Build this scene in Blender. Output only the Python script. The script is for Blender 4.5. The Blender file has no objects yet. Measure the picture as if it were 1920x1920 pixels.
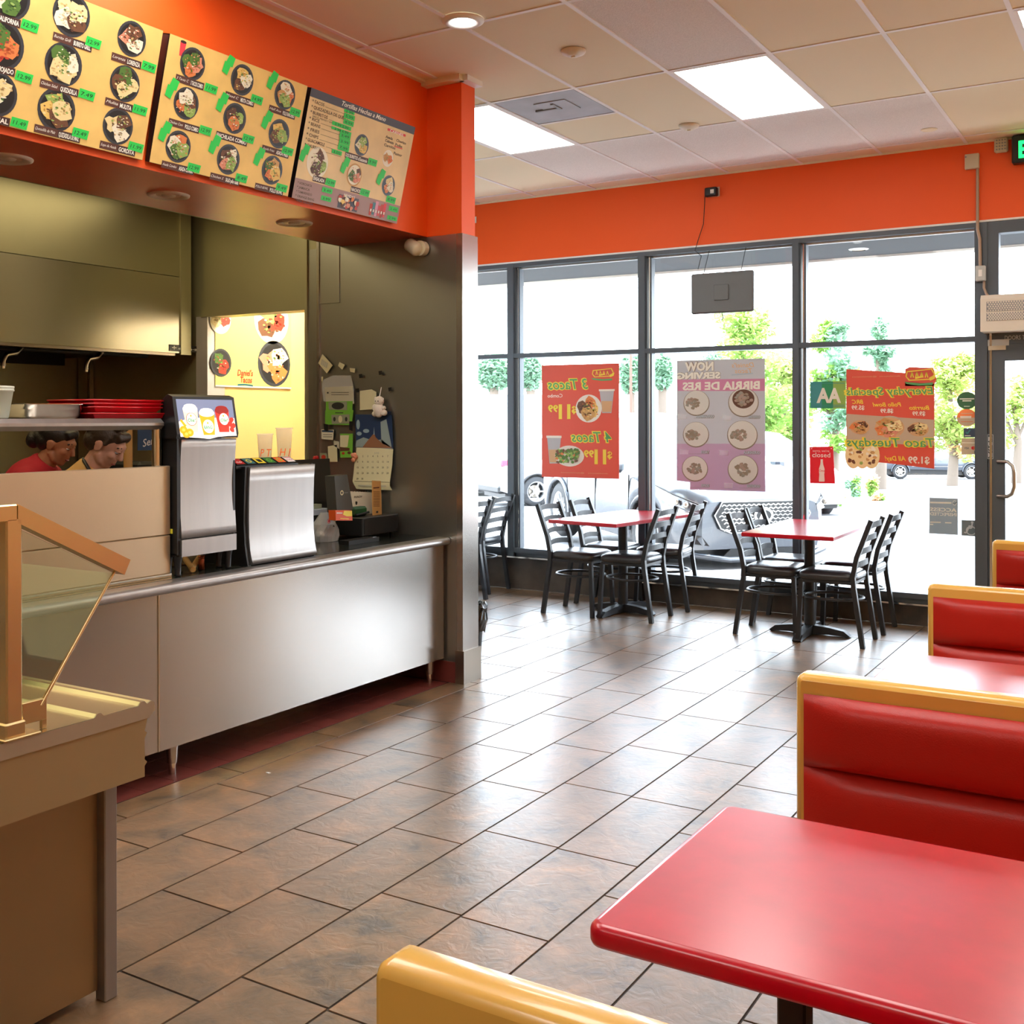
import bpy, math, random
from mathutils import Vector, Matrix
SC = bpy.context.scene
COL = SC.collection
# ------------------------------------------------------------------ camera
FPX = 2047.0; PPX = 960.0; PPY = 785.0; HC = 1.535
ROLL = math.atan(8 / 4620.0); YAW = math.atan(1240 / FPX)
cd = bpy.data.cameras.new('camera'); cam = bpy.data.objects.new('camera', cd); COL.objects.link(cam)
cd.sensor_width = 36; cd.lens = FPX / 1920 * 36; cd.shift_y = -(960 - PPY) / 1920
cd.clip_start = 0.05; cd.clip_end = 400
cam.matrix_world = Matrix.Translation((0, 0, HC)) @ Matrix.Rotation(YAW, 4, 'Z') @ Matrix.Rotation(math.pi / 2, 4, 'X') @ Matrix.Rotation(-ROLL, 4, 'Z')
SC.camera = cam
# ------------------------------------------------------------------ world, sun, exposure
w = bpy.data.worlds.new('sky'); SC.world = w; w.use_nodes = True
nt = w.node_tree; bg = nt.nodes['Background']
tc = nt.nodes.new('ShaderNodeTexCoord'); sx = nt.nodes.new('ShaderNodeSeparateXYZ'); cr = nt.nodes.new('ShaderNodeValToRGB')
nt.links.new(tc.outputs['Generated'], sx.inputs[0]); nt.links.new(sx.outputs['Z'], cr.inputs[0]); nt.links.new(cr.outputs[0], bg.inputs[0])
cr.color_ramp.elements[0].color = (.86, .94, 1, 1); cr.color_ramp.elements[1].color = (.62, .78, 1, 1)
bg.inputs[1].default_value = 8
sd = bpy.data.lights.new('sun', 'SUN'); sd.energy = 12; sd.angle = .01; sd.color = (1, .96, .9)
sun = bpy.data.objects.new('sun', sd); COL.objects.link(sun)
sun.rotation_euler = Vector((.08, .06, 1)).to_track_quat('Z', 'Y').to_euler()
SC.view_settings.view_transform = 'Standard'; SC.view_settings.look = 'None'
SC.view_settings.exposure = 0.8; SC.view_settings.gamma = 1
SC.view_settings.use_curve_mapping = False
try:
    SC.cycles.use_denoising = True; SC.cycles.max_bounces = 8; SC.cycles.transparent_max_bounces = 12
    SC.cycles.sample_clamp_indirect = 8; SC.cycles.caustics_reflective = False; SC.cycles.caustics_refractive = False
except Exception: pass

def ray(u, v):
    a, b = u - PPX, v - PPY; c, s = math.cos(ROLL), math.sin(ROLL)
    x = (a * c - b * s) / FPX; z = -(a * s + b * c) / FPX
    F = (-math.sin(YAW), math.cos(YAW)); R = (math.cos(YAW), math.sin(YAW))
    return Vector((F[0] + x * R[0], F[1] + x * R[1], z))
CP = Vector((0, 0, HC))
def onz(u, v, z): r = ray(u, v); return CP + r * ((z - HC) / r.z)
def ony(u, v, y): r = ray(u, v); return CP + r * (y / r.y)
def onx(u, v, x): r = ray(u, v); return CP + r * (x / r.x)
def ond(u, v, d): return CP + ray(u, v) * d

# ------------------------------------------------------------------ materials
def lin(c): return tuple((x / 12.92 if x <= .04045 else ((x + .055) / 1.055) ** 2.4) for x in (k / 255 for k in c))
MT = {}
def mat(n, rgb, rough=.5, metal=0, var=0, vs=8, bump=0, bs=60, spec=None, emit=0, ecol=None, alpha=None, trans=0, aniso=None, coat=0, stretch=(1, 1, 1), c2=None):
    m = bpy.data.materials.new(n); m.use_nodes = True; t = m.node_tree; p = t.nodes['Principled BSDF']
    c = lin(rgb) + (1,)
    p.inputs['Base Color'].default_value = c; p.inputs['Roughness'].default_value = rough; p.inputs['Metallic'].default_value = metal
    if spec is not None: p.inputs['Specular IOR Level'].default_value = spec
    if coat: p.inputs['Coat Weight'].default_value = coat; p.inputs['Coat Roughness'].default_value = .05
    if emit: p.inputs['Emission Color'].default_value = (lin(ecol) if ecol else c[:3]) + (1,); p.inputs['Emission Strength'].default_value = emit
    if var or bump or c2:
        tx = t.nodes.new('ShaderNodeTexCoord'); mp = t.nodes.new('ShaderNodeMapping'); mp.inputs['Scale'].default_value = stretch
        t.links.new(tx.outputs['Object'], mp.inputs[0])
    if var or c2:
        n1 = t.nodes.new('ShaderNodeTexNoise'); n1.inputs['Scale'].default_value = vs; n1.inputs['Detail'].default_value = 5
        t.links.new(mp.outputs[0], n1.inputs['Vector'])
        rp = t.nodes.new('ShaderNodeValToRGB'); rp.color_ramp.elements[0].position = .3; rp.color_ramp.elements[1].position = .7
        d = lin(c2) if c2 else tuple(max(0, x * (1 - var)) for x in c[:3])
        rp.color_ramp.elements[0].color = tuple(d) + (1,)
        rp.color_ramp.elements[1].color = tuple(min(1, x * (1 + var * .5)) for x in c[:3]) + (1,)
        t.links.new(n1.outputs[0], rp.inputs[0]); t.links.new(rp.outputs[0], p.inputs['Base Color'])
    if bump:
        n2 = t.nodes.new('ShaderNodeTexNoise'); n2.inputs['Scale'].default_value = bs; n2.inputs['Detail'].default_value = 4
        b = t.nodes.new('ShaderNodeBump'); b.inputs['Strength'].default_value = bump; b.inputs['Distance'].default_value = .004
        t.links.new(mp.outputs[0], n2.inputs['Vector']); t.links.new(n2.outputs[0], b.inputs['Height']); t.links.new(b.outputs[0], p.inputs['Normal'])
    if trans:   # thin translucent sheet (film, leaf, cup)
        o = t.nodes['Material Output']; tl = t.nodes.new('ShaderNodeBsdfTranslucent'); tl.inputs[0].default_value = c
        mx = t.nodes.new('ShaderNodeMixShader'); mx.inputs[0].default_value = trans
        t.links.new(p.outputs[0], mx.inputs[1]); t.links.new(tl.outputs[0], mx.inputs[2]); t.links.new(mx.outputs[0], o.inputs[0])
        last = mx
    else: last = p
    if alpha is not None:   # partly see-through sheet
        o = t.nodes['Material Output']; tp = t.nodes.new('ShaderNodeBsdfTransparent')
        mx = t.nodes.new('ShaderNodeMixShader'); mx.inputs[0].default_value = alpha
        t.links.new(tp.outputs[0], mx.inputs[1]); t.links.new(last.outputs[0], mx.inputs[2]); t.links.new(mx.outputs[0], o.inputs[0])
    MT[n] = m; return m
def glassmat(n, tint=(1, 1, 1), refl=.06, fres=True):
    m = bpy.data.materials.new(n); m.use_nodes = True; t = m.node_tree; t.nodes.remove(t.nodes['Principled BSDF'])
    o = t.nodes['Material Output']; tp = t.nodes.new('ShaderNodeBsdfTransparent'); tp.inputs[0].default_value = tuple(tint) + (1,)
    gl = t.nodes.new('ShaderNodeBsdfGlossy'); gl.inputs['Roughness'].default_value = .02
    mx = t.nodes.new('ShaderNodeMixShader')
    lw = t.nodes.new('ShaderNodeLayerWeight'); lw.inputs[0].default_value = .5
    p5 = t.nodes.new('ShaderNodeMath'); p5.operation = 'POWER'; p5.inputs[1].default_value = 5
    ma = t.nodes.new('ShaderNodeMath'); ma.operation = 'MULTIPLY_ADD'; ma.inputs[1].default_value = .9; ma.inputs[2].default_value = refl * .7
    t.links.new(lw.outputs['Facing'], p5.inputs[0]); t.links.new(p5.outputs[0], ma.inputs[0]); t.links.new(ma.outputs[0], mx.inputs[0])
    t.links.new(tp.outputs[0], mx.inputs[1]); t.links.new(gl.outputs[0], mx.inputs[2]); t.links.new(mx.outputs[0], o.inputs[0])
    MT[n] = m; return m
mat('orange_wall', (248, 92, 14), .55, bump=.15, bs=180)
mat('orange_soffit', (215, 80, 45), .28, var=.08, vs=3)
mat('cream_wall', (214, 170, 112), .6)
mat('tan_wall', (215, 185, 140), .6)
mat('yellow_wall', (250, 214, 140), .6)
mat('green_steel', (176, 172, 140), .42, .6, var=.05, vs=2)
mat('steel', (190, 184, 178), .21, .9, var=.05, vs=1.6, bump=.02, bs=8)
mat('steel_h', (172, 168, 166), .34, .88, var=.06, vs=2, bump=.05, bs=30, stretch=(1, 12, 1))
mat('steel_dark', (170, 160, 148), .33, 1, var=.06, vs=2)
mat('steel_polish', (222, 214, 200), .13, 1)
mat('steel_hood', (190, 184, 168), .24, 1, var=.05, vs=1.2)
mat('chrome', (230, 230, 230), .08, 1)
mat('black_metal', (48, 50, 54), .38, .2, spec=.5)
mat('frame_dark', (84, 92, 100), .45, .2)
mat('vinyl_black', (54, 57, 62), .28, spec=.6, bump=.1, bs=120)
mat('plastic_black', (24, 24, 26), .4)
mat('black', (14, 14, 15), .6)
mat('white', (240, 240, 238), .5)
mat('offwhite', (226, 220, 205), .5)
mat('grey', (140, 142, 145), .5)
mat('red_lam', (200, 8, 40), .28, var=.12, vs=14, coat=.5)
MT['red_lam'].node_tree.nodes['Principled BSDF'].inputs['Coat Roughness'].default_value = .2
mat('red_edge', (186, 12, 26), .3, coat=.25)
mat('yellow_lam', (238, 190, 92), .25, coat=.3)
mat('red_vinyl', (184, 36, 26), .34, bump=.12, bs=300, spec=.4)
mat('grout', (64, 56, 52), .8)
mat('brown_tile', (92, 80, 68), .35, var=.35, vs=5, c2=(58, 54, 50), bump=.3, bs=14)
mat('quarry', (112, 48, 40), .55, var=.2, vs=9)
mat('quarry_grout', (40, 22, 20), .8)
mat('ceil_tan', (236, 226, 200), .9, bump=.1, bs=200)
mat('ceil_white', (232, 228, 226), .9, var=.12, vs=160, bump=.6, bs=160)
mat('tbar', (238, 238, 240), .5)
mat('vent_grey', (168, 172, 182), .5, var=.15, vs=5)
mat('lamp', (255, 255, 250), .5, emit=6.5, ecol=(250, 250, 244))
mat('lamp_k', (255, 240, 210), .5, emit=1.7, ecol=(255, 232, 178))
mat('lamp_s', (255, 240, 200), .5, emit=34, ecol=(255, 248, 232))
mat('lamp_off', (222, 206, 180), .4)
mat('concrete', (196, 192, 186), .9, var=.06, vs=1.5, bump=.2, bs=30)
mat('asphalt', (96, 96, 97), .9, var=.08, vs=3, bump=.3, bs=60)
mat('stucco', (214, 208, 198), .9)
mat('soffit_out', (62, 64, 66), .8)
mat('steel_wall', (172, 172, 166), .3, .9, var=.04, vs=2)
mat('leaf', (150, 186, 92), .6, trans=.45, var=.35, vs=3)
mat('leaf2', (180, 196, 112), .6, trans=.45, var=.35, vs=3)
mat('leaf3', (140, 176, 146), .6, trans=.45, var=.3, vs=3)
mat('flower', (236, 196, 150), .6, trans=.3, var=.2, vs=5)
mat('bark', (110, 96, 84), .9)
glassmat('glass', (.96, .98, .98))
glassmat('glass_guard', (.9, .93, .88), .02)
mat('counter_top', (40, 42, 38), .12, spec=.6, var=.2, vs=30)
mat('steel_scr', (206, 186, 156), .34, .8, var=.05, vs=2, bump=.05, bs=60)
mat('steel_hood2', (170, 166, 140), .38, .9, var=.05, vs=2)
mat('red_tray', (206, 18, 34), .28, coat=.2)
mat('tub', (232, 234, 220), .4, trans=.3)
mat('clear_cup', (238, 240, 238), .15, alpha=.38)
mat('poster_y', (236, 226, 130), .5); mat('tape_y', (236, 220, 60), .5)
for n_, c_ in dict(b_red=(206, 30, 44), b_teal=(30, 110, 120), b_yel=(240, 214, 60), b_green=(34, 116, 52), b_orange=(232, 100, 44), b_white=(238, 232, 230), b_lime=(130, 180, 60), b_blue=(52, 80, 116), b_redo=(214, 76, 44), b_navy=(36, 46, 72), b_pink=(226, 150, 176)).items(): mat(n_, c_, .4)
for n_, c_ in dict(s_sky=(120, 130, 160), s_white=(255, 250, 240), s_cream=(250, 232, 196), s_red=(222, 52, 30), s_dred=(150, 24, 16), s_orange=(255, 176, 24), s_green=(24, 150, 84), s_yel=(255, 214, 90)).items(): mat(n_, c_, .3, emit=.42)
mat('bag', (20, 20, 22), .15, spec=.7)
mat('brass_steel', (226, 200, 148), .24, .75)
mat('steel_top', (206, 196, 172), .22, 1, var=.04, vs=3)
mat('steel_warm', (190, 168, 126), .36, .6, var=.06, vs=2, bump=.05, bs=60)
mat('steel_cab', (176, 152, 118), .36, 1, var=.1, vs=1.5)
mat('pole_red', (150, 80, 66), .7); mat('pole_pale', (226, 226, 228), .7)
mat('plush', (244, 236, 224), .95, bump=.8, bs=300); mat('cam_white', (236, 228, 196), .35); mat('term_grey', (72, 72, 66), .5)
mat('green_dark', (20, 78, 44), .3); mat('box_orange', (226, 92, 36), .4); mat('slip_blue', (178, 190, 206), .6); mat('copper', (176, 96, 66), .3, .6)
mat('film_red', (222, 96, 76), .45, trans=.16); mat('film_pink', (214, 140, 172), .5, trans=.16)
mat('film_teal', (70, 150, 150), .4, trans=.1); mat('film_green', (50, 150, 100), .4, trans=.1); mat('film_lime', (150, 184, 90), .4, trans=.1)
for n_, c_ in dict(w_green=(96, 176, 110), w_yel=(246, 226, 80), w_white=(244, 240, 226), w_line=(150, 136, 116), w_grey=(176, 186, 192), w_glyph=(214, 220, 224), w_red=(226, 40, 54), w_dgreen=(52, 84, 52), w_beige=(206, 188, 160), w_blue=(70, 84, 104), w_sign=(120, 132, 136), w_tan=(222, 178, 130), w_pgrey=(196, 196, 198)).items(): mat(n_, c_, .5, trans=.2 if n_ == 'w_pgrey' else .14)
mat('film_mauve', (192, 164, 184), .5, trans=.22); mat('film_or', (226, 120, 66), .5, trans=.08); mat('w_flap', (255, 255, 255), .5, trans=.8)
mat('w_cream', (214, 212, 202), .5, trans=.06); mat('w_food', (170, 146, 130), .5, trans=.05); mat('w_food2', (150, 146, 132), .5, trans=.05); mat('w_sign2', (160, 174, 182), .5, trans=.2)
mat('tv_back', (104, 108, 110), .5, bump=.3, bs=200); mat('box_beige', (206, 196, 172), .5); mat('box_grey', (190, 194, 192), .5); mat('conduit', (176, 150, 130), .4); mat('curtain', (222, 214, 200), .45)
mat('exit_green', (20, 230, 90), .4, emit=2.2)
mat('steel_jamb', (206, 202, 204), .4, .3)
mat('steel_lip', (196, 184, 160), .36, .6, var=.05, vs=3)
# ------------------------------------------------------------------ mesh helpers
WL = {}
class MB:
    def __init__(s): s.v = []; s.f = []; s.m = []; s.sm = []; s.T = None
    def add(s, vs, fs, m, smooth=False):
        o = len(s.v)
        s.v += [(s.T @ Vector(q)) if s.T else Vector(q) for q in vs]
        for f in fs: s.f.append([o + i for i in f]); s.m.append(m); s.sm.append(smooth)
        return s
    def box(s, x0, x1, y0, y1, z0, z1, m, bev=0):
        if x0 > x1: x0, x1 = x1, x0
        if y0 > y1: y0, y1 = y1, y0
        if z0 > z1: z0, z1 = z1, z0
        b = min(bev, (x1 - x0) * .45, (y1 - y0) * .45, (z1 - z0) * .45)
        if b <= 0:
            v = [(x, y, z) for x in (x0, x1) for y in (y0, y1) for z in (z0, z1)]
            return s.add(v, [(0, 1, 3, 2), (4, 6, 7, 5), (0, 4, 5, 1), (2, 3, 7, 6), (0, 2, 6, 4), (1, 5, 7, 3)], m)
        v = []; 
        X = (x0, x1); Y = (y0, y1); Z = (z0, z1); idx = {}
        for i in (0, 1):
            for j in (0, 1):
                for k in (0, 1):
                    sx, sy, sz = (1 - 2 * i) * b, (1 - 2 * j) * b, (1 - 2 * k) * b
                    for ax in range(3):
                        p = [X[i] + sx, Y[j] + sy, Z[k] + sz]; p[ax] = (X, Y, Z)[ax][(i, j, k)[ax]]
                        idx[(i, j, k, ax)] = len(v); v.append(tuple(p))
        g = lambda i, j, k, a: idx[(i, j, k, a)]
        f = []
        for a in range(3):
            for e in (0, 1):
                q = []
                for (p, r) in ((0, 0), (1, 0), (1, 1), (0, 1)):
                    t = [0, 0, 0]; t[a] = e; t[(a + 1) % 3] = p; t[(a + 2) % 3] = r; q.append(g(*t, a))
                f.append(q if e else q[::-1])
        for a in range(3):
            b1, b2 = (a + 1) % 3, (a + 2) % 3
            for p in (0, 1):
                for r in (0, 1):
                    t0 = [0, 0, 0]; t0[b1] = p; t0[b2] = r; t1 = list(t0); t1[a] = 1
                    q = [g(*t0, b1), g(*t1, b1), g(*t1, b2), g(*t0, b2)]
                    f.append(q if (p ^ r) else q[::-1])
        for i in (0, 1):
            for j in (0, 1):
                for k in (0, 1):
                    q = [g(i, j, k, 0), g(i, j, k, 1), g(i, j, k, 2)]
                    f.append(q if (i + j + k) % 2 else q[::-1])
        return s.add(v, f, m)
    def prism(s, pts, d, m, smooth=False):   # pts: closed 3D outline, d: extrusion vector
        n = len(pts); d = Vector(d); a = [Vector(p) for p in pts]; v = a + [p + d for p in a]
        s.add(v, [list(range(n))[::-1], list(range(n, 2 * n))], m)
        return s.add(v, [(i, (i + 1) % n, n + (i + 1) % n, n + i) for i in range(n)], m, smooth)
    def cyl(s, c, r, h, m, ax='z', seg=20, r2=None, smooth=True, caps=True):
        r2 = r if r2 is None else r2; v = []; c = Vector(c)
        A = {'z': (Vector((1, 0, 0)), Vector((0, 1, 0)), Vector((0, 0, 1))), 'x': (Vector((0, 1, 0)), Vector((0, 0, 1)), Vector((1, 0, 0))), 'y': (Vector((0, 0, 1)), Vector((1, 0, 0)), Vector((0, 1, 0)))}[ax]
        for rr, hh in ((r, 0), (r2, h)):
            for i in range(seg):
                t = 2 * math.pi * i / seg; v.append(c + A[0] * rr * math.cos(t) + A[1] * rr * math.sin(t) + A[2] * hh)
        s.add(v, [(i, (i + 1) % seg, seg + (i + 1) % seg, seg + i) for i in range(seg)], m, smooth)
        if caps: s.add(v, [list(range(seg))[::-1], list(range(seg, 2 * seg))], m)
        return s
    def lathe(s, prof, c, m, seg=24, ax='z', smooth=True):
        c = Vector(c); v = []
        A = {'z': (Vector((1, 0, 0)), Vector((0, 1, 0)), Vector((0, 0, 1))), 'x': (Vector((0, 1, 0)), Vector((0, 0, 1)), Vector((1, 0, 0))), 'y': (Vector((0, 0, 1)), Vector((1, 0, 0)), Vector((0, 1, 0)))}[ax]
        for r, h in prof:
            for i in range(seg):
                t = 2 * math.pi * i / seg; v.append(c + A[0] * r * math.cos(t) + A[1] * r * math.sin(t) + A[2] * h)
        f = [(k * seg + i, k * seg + (i + 1) % seg, (k + 1) * seg + (i + 1) % seg, (k + 1) * seg + i) for k in range(len(prof) - 1) for i in range(seg)]
        return s.add(v, f, m, smooth)
    def tube(s, pts, r, m, seg=8, closed=False, square=False):
        P = [Vector(p) for p in pts]; n = len(P); R = r if isinstance(r, (list, tuple)) else [r] * n
        if square: seg = 4
        v = []; up = None
        for i in range(n):
            a = P[i - 1] if (i or closed) else P[i]; b = P[(i + 1) % n] if (i < n - 1 or closed) else P[i]
            t = (b - a).normalized()
            if up is None:
                up = Vector((0, 0, 1)) if abs(t.z) < .9 else Vector((1, 0, 0))
            x = up.cross(t)
            if x.length < 1e-4: x = Vector((1, 0, 0)).cross(t)
            x.normalize(); y = t.cross(x).normalized(); up = y
            for k in range(seg):
                q = 2 * math.pi * (k + (.5 if square else 0)) / seg; v.append(P[i] + (x * math.cos(q) + y * math.sin(q)) * R[i] * (1.414 if square else 1))
        e = n if closed else n - 1
        s.add(v, [(i * seg + k, i * seg + (k + 1) % seg, ((i + 1) % n) * seg + (k + 1) % seg, ((i + 1) % n) * seg + k) for i in range(e) for k in range(seg)], m, not square)
        if not closed: s.add(v, [list(range(seg))[::-1], list(range((n - 1) * seg, n * seg))], m)
        return s
    def ell(s, c, r, m, seg=16, rings=10, T=None):
        v = []; c = Vector(c)
        for i in range(rings + 1):
            a = math.pi * i / rings
            for k in range(seg):
                b = 2 * math.pi * k / seg; p = Vector((r[0] * math.sin(a) * math.cos(b), r[1] * math.sin(a) * math.sin(b), r[2] * math.cos(a)))
                v.append(c + (T @ p if T else p))
        return s.add(v, [(i * seg + k, (i + 1) * seg + k, (i + 1) * seg + (k + 1) % seg, i * seg + (k + 1) % seg) for i in range(rings) for k in range(seg)], m, True)
    def build(s, name, parent=None, **tags):
        me = bpy.data.meshes.new(name)
        off = Vector((0, 0, 0)); loc = Vector((0, 0, 0))
        if parent is None:
            if s.v:
                xs = [p.x for p in s.v]; ys = [p.y for p in s.v]; zs = [p.z for p in s.v]
                off = loc = Vector(((min(xs) + max(xs)) / 2, (min(ys) + max(ys)) / 2, min(zs)))
        else: off = WL.get(parent.name, Vector((0, 0, 0)))
        me.from_pydata([tuple(p - off) for p in s.v], [], s.f)
        names = []
        for m in s.m:
            if m not in names: names.append(m)
        for m in names: me.materials.append(MT[m])
        me.polygons.foreach_set('material_index', [names.index(m) for m in s.m])
        me.polygons.foreach_set('use_smooth', s.sm)
        me.update()
        o = bpy.data.objects.new(name, me); COL.objects.link(o); o.location = loc
        if parent: o.parent = parent
        WL[o.name] = off
        for k, q in tags.items(): o[k] = q
        return o
def tagit(o, label=None, category=None, group=None, kind=None):
    for k, q in (('label', label), ('category', category), ('group', group), ('kind', kind)):
        if q: o[k] = q
    return o
def thing(name, loc, label, cat, group=None, rz=0):
    o = bpy.data.objects.new(name, None); COL.objects.link(o); o.location = loc; o.rotation_euler.z = rz
    o.empty_display_size = .1
    WL[o.name] = Vector(loc); return tagit(o, label, cat, group)
def dup(o, loc=None, rz=None, label=None, group=None, parent=None):
    c = o.copy(); COL.objects.link(c)
    if parent: c.parent = parent
    if loc is not None: c.location = loc
    if rz is not None: c.rotation_euler.z = rz
    if label: c['label'] = label
    if group: c['group'] = group
    for ch in [k for k in bpy.data.objects if k.parent is o and k is not c]: dup(ch, parent=c)
    return c
def struct(name, mb): o = mb.build(name); o['kind'] = 'structure'; return o
def sbox(name, *a, **k): return struct(name, MB().box(*a, **k))

# ------------------------------------------------------------------ printed sheets and lettering
_tc = {}
def textgeo(t, shear=0, bold=0):
    k = (t, shear, bold)
    if k not in _tc:
        c = bpy.data.curves.new('t', 'FONT'); c.body = t; c.resolution_u = 2; c.shear = shear; c.offset = bold; c.fill_mode = 'FRONT'
        o = bpy.data.objects.new('t', c); me = o.to_mesh()
        vs = [(p.co.x, p.co.y) for p in me.vertices]; fs = [tuple(p.vertices) for p in me.polygons]; o.to_mesh_clear()
        bpy.data.objects.remove(o); bpy.data.curves.remove(c)
        if not vs: vs = [(0, 0)]
        x0 = min(p[0] for p in vs); x1 = max(p[0] for p in vs)
        _tc[k] = ([(p[0] - x0, p[1]) for p in vs], fs, max(x1 - x0, 1e-3))
    return _tc[k]
class Sheet:
    """flat frame: origin O, axes U (right) V (up) N (towards the viewer)"""
    def __init__(s, O, U, V, mb=None):
        s.O = Vector(O); s.U = Vector(U).normalized(); s.V = Vector(V).normalized(); s.N = s.U.cross(s.V).normalized(); s.mb = mb or MB()
    def at(s, u, v, n=0): return s.O + s.U * u + s.V * v + s.N * n
    def uv(s, px, py):   # the point of this plane seen at a place of the photograph
        r = ray(px, py); t = (s.O - CP).dot(s.N) / r.dot(s.N); d = CP + r * t - s.O; return d.dot(s.U), d.dot(s.V)
    def poly(s, pts, n, m): s.mb.add([s.at(a, b, n) for a, b in pts], [list(range(len(pts)))], m); return s
    def rect(s, u0, v0, u1, v1, n, m): return s.poly([(u0, v0), (u1, v0), (u1, v1), (u0, v1)], n, m)
    def slab(s, u0, v0, u1, v1, n0, n1, m): s.mb.prism([s.at(u0, v0, n0), s.at(u1, v0, n0), s.at(u1, v1, n0), s.at(u0, v1, n0)], s.N * (n1 - n0), m); return s
    def ell(s, u, v, a, b, n, m, seg=28, t0=0, t1=2 * math.pi, rot=0):
        p = []
        for i in range(seg + (0 if t1 - t0 > 6.28 else 1)):
            t = t0 + (t1 - t0) * i / seg; x, y = a * math.cos(t), b * math.sin(t)
            p.append((u + x * math.cos(rot) - y * math.sin(rot), v + x * math.sin(rot) + y * math.cos(rot)))
        return s.poly(p, n, m)
    def ring(s, u, v, a, b, w, n, m, seg=32):
        vs = [s.at(u + (a - k) * math.cos(2 * math.pi * i / seg), v + (b - k) * math.sin(2 * math.pi * i / seg), n) for k in (0, w) for i in range(seg)]
        s.mb.add(vs, [(i, (i + 1) % seg, seg + (i + 1) % seg, seg + i) for i in range(seg)], m); return s
    def line(s, pts, w, n, m):
        for (a, b), (c, d) in zip(pts, pts[1:]):
            L = math.hypot(c - a, d - b) or 1e-6; x, y = -(d - b) / L * w / 2, (c - a) / L * w / 2
            s.poly([(a - x, b - y), (c - x, d - y), (c + x, d + y), (a + x, b + y)], n, m)
        return s
    def text(s, t, u, v, h, n, m, w=None, shear=0, bold=.01, mirror=False, align='l', rot=0):
        vs, fs, L = textgeo(t, shear, bold); k = h / .73; kx = (w / L) if w else k
        W = L * kx; o = {'l': 0, 'c': -W / 2, 'r': -W}[align]
        q = []
        for x, y in vs:
            a, b = x * kx + o, y * k
            if mirror: a = -a
            q.append(s.at(u + a * math.cos(rot) - b * math.sin(rot), v + a * math.sin(rot) + b * math.cos(rot), n))
        s.mb.add(q, [f[::-1] if mirror else f for f in fs], m); return s
    def blob(s, u, v, a, b, n, m, rnd, seg=11, j=.3):
        p = []
        for i in range(seg):
            t = 2 * math.pi * i / seg; k = 1 + rnd.uniform(-j, j); p.append((u + a * k * math.cos(t), v + b * k * math.sin(t)))
        return s.poly(p, n, m)
FOOD = dict(rice=(226, 132, 70), meat=(112, 72, 46), green=(84, 122, 48), cream=(244, 238, 214), bean=(96, 62, 44), tort=(240, 220, 160), red=(196, 60, 40), lett=(150, 182, 90), fries=(236, 200, 110), tan=(206, 160, 96), pink=(226, 150, 120))
FOOD.update(rice2=(200, 100, 50), meat2=(78, 48, 34), green2=(56, 92, 36), cream2=(214, 200, 160), tort2=(216, 184, 120), lett2=(190, 210, 130), fries2=(208, 160, 74), tan2=(176, 124, 66), pink2=(200, 110, 84), red2=(150, 40, 28), bean2=(66, 40, 30))
SHADE = {k: k + '2' for k in ('rice', 'meat', 'green', 'cream', 'tort', 'lett', 'fries', 'tan', 'pink', 'red', 'bean')}
for k_, c_ in FOOD.items(): mat('f_' + k_, c_, .5)
mat('plate_dark', (58, 62, 70), .35); mat('plate_in', (30, 32, 36), .35)
mat('tape', (40, 214, 84), .5); mat('ink', (22, 34, 20), .6); mat('label_brown', (92, 52, 40), .6)
def dish(sh, u, v, r, pal, seed, n=.001, rim='plate_dark', inner='plate_in', name='dish_picture', parent=None, oval=1.0):
    rnd = random.Random(seed); mb = MB(); S = Sheet(sh.O, sh.U, sh.V, mb)
    S.ell(u, v, r, r * oval, n, rim); S.ell(u, v, r * .86, r * .86 * oval, n + .0004, inner)
    k = n + .0008; G = len(pal)
    for i, c in enumerate(pal):   # each food fills a sector of the plate, small flecks on top
        a = 2 * math.pi * i / G + rnd.uniform(0, .5) + seed; d = r * (.36 if G > 1 else 0)
        S.blob(u + d * math.cos(a), v + d * math.sin(a) * oval, r * .5, r * .46 * oval, k, 'f_' + c, rnd); k += .0003
        for j in range(30):
            b = rnd.uniform(0, 6.28); e = rnd.uniform(0, .44) * r; c3 = rnd.choice(pal + [SHADE.get(c, c)]) if rnd.random() < .6 else SHADE.get(c, c)
            S.blob(u + d * math.cos(a) + e * math.cos(b), v + (d * math.sin(a) + e * math.sin(b)) * oval, r * rnd.uniform(.03, .10), r * rnd.uniform(.02, .06), k, 'f_' + c3, rnd, 6)
        k += .0003
    for j in range(10):
        b = rnd.uniform(0, 6.28); e = rnd.uniform(0, .55) * r
        S.blob(u + e * math.cos(b), v + e * math.sin(b) * oval, r * .08, r * .04, k, 'f_' + rnd.choice(['green', 'cream', pal[0], 'lett']), rnd, 6)
    return mb.build(name, parent) if parent else mb
# ================================================================== THE ROOM
YW = 8.45; ZC = 3.515; XM = -3.77; ZS = 2.61; XE = .62; YB = -3.6
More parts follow.
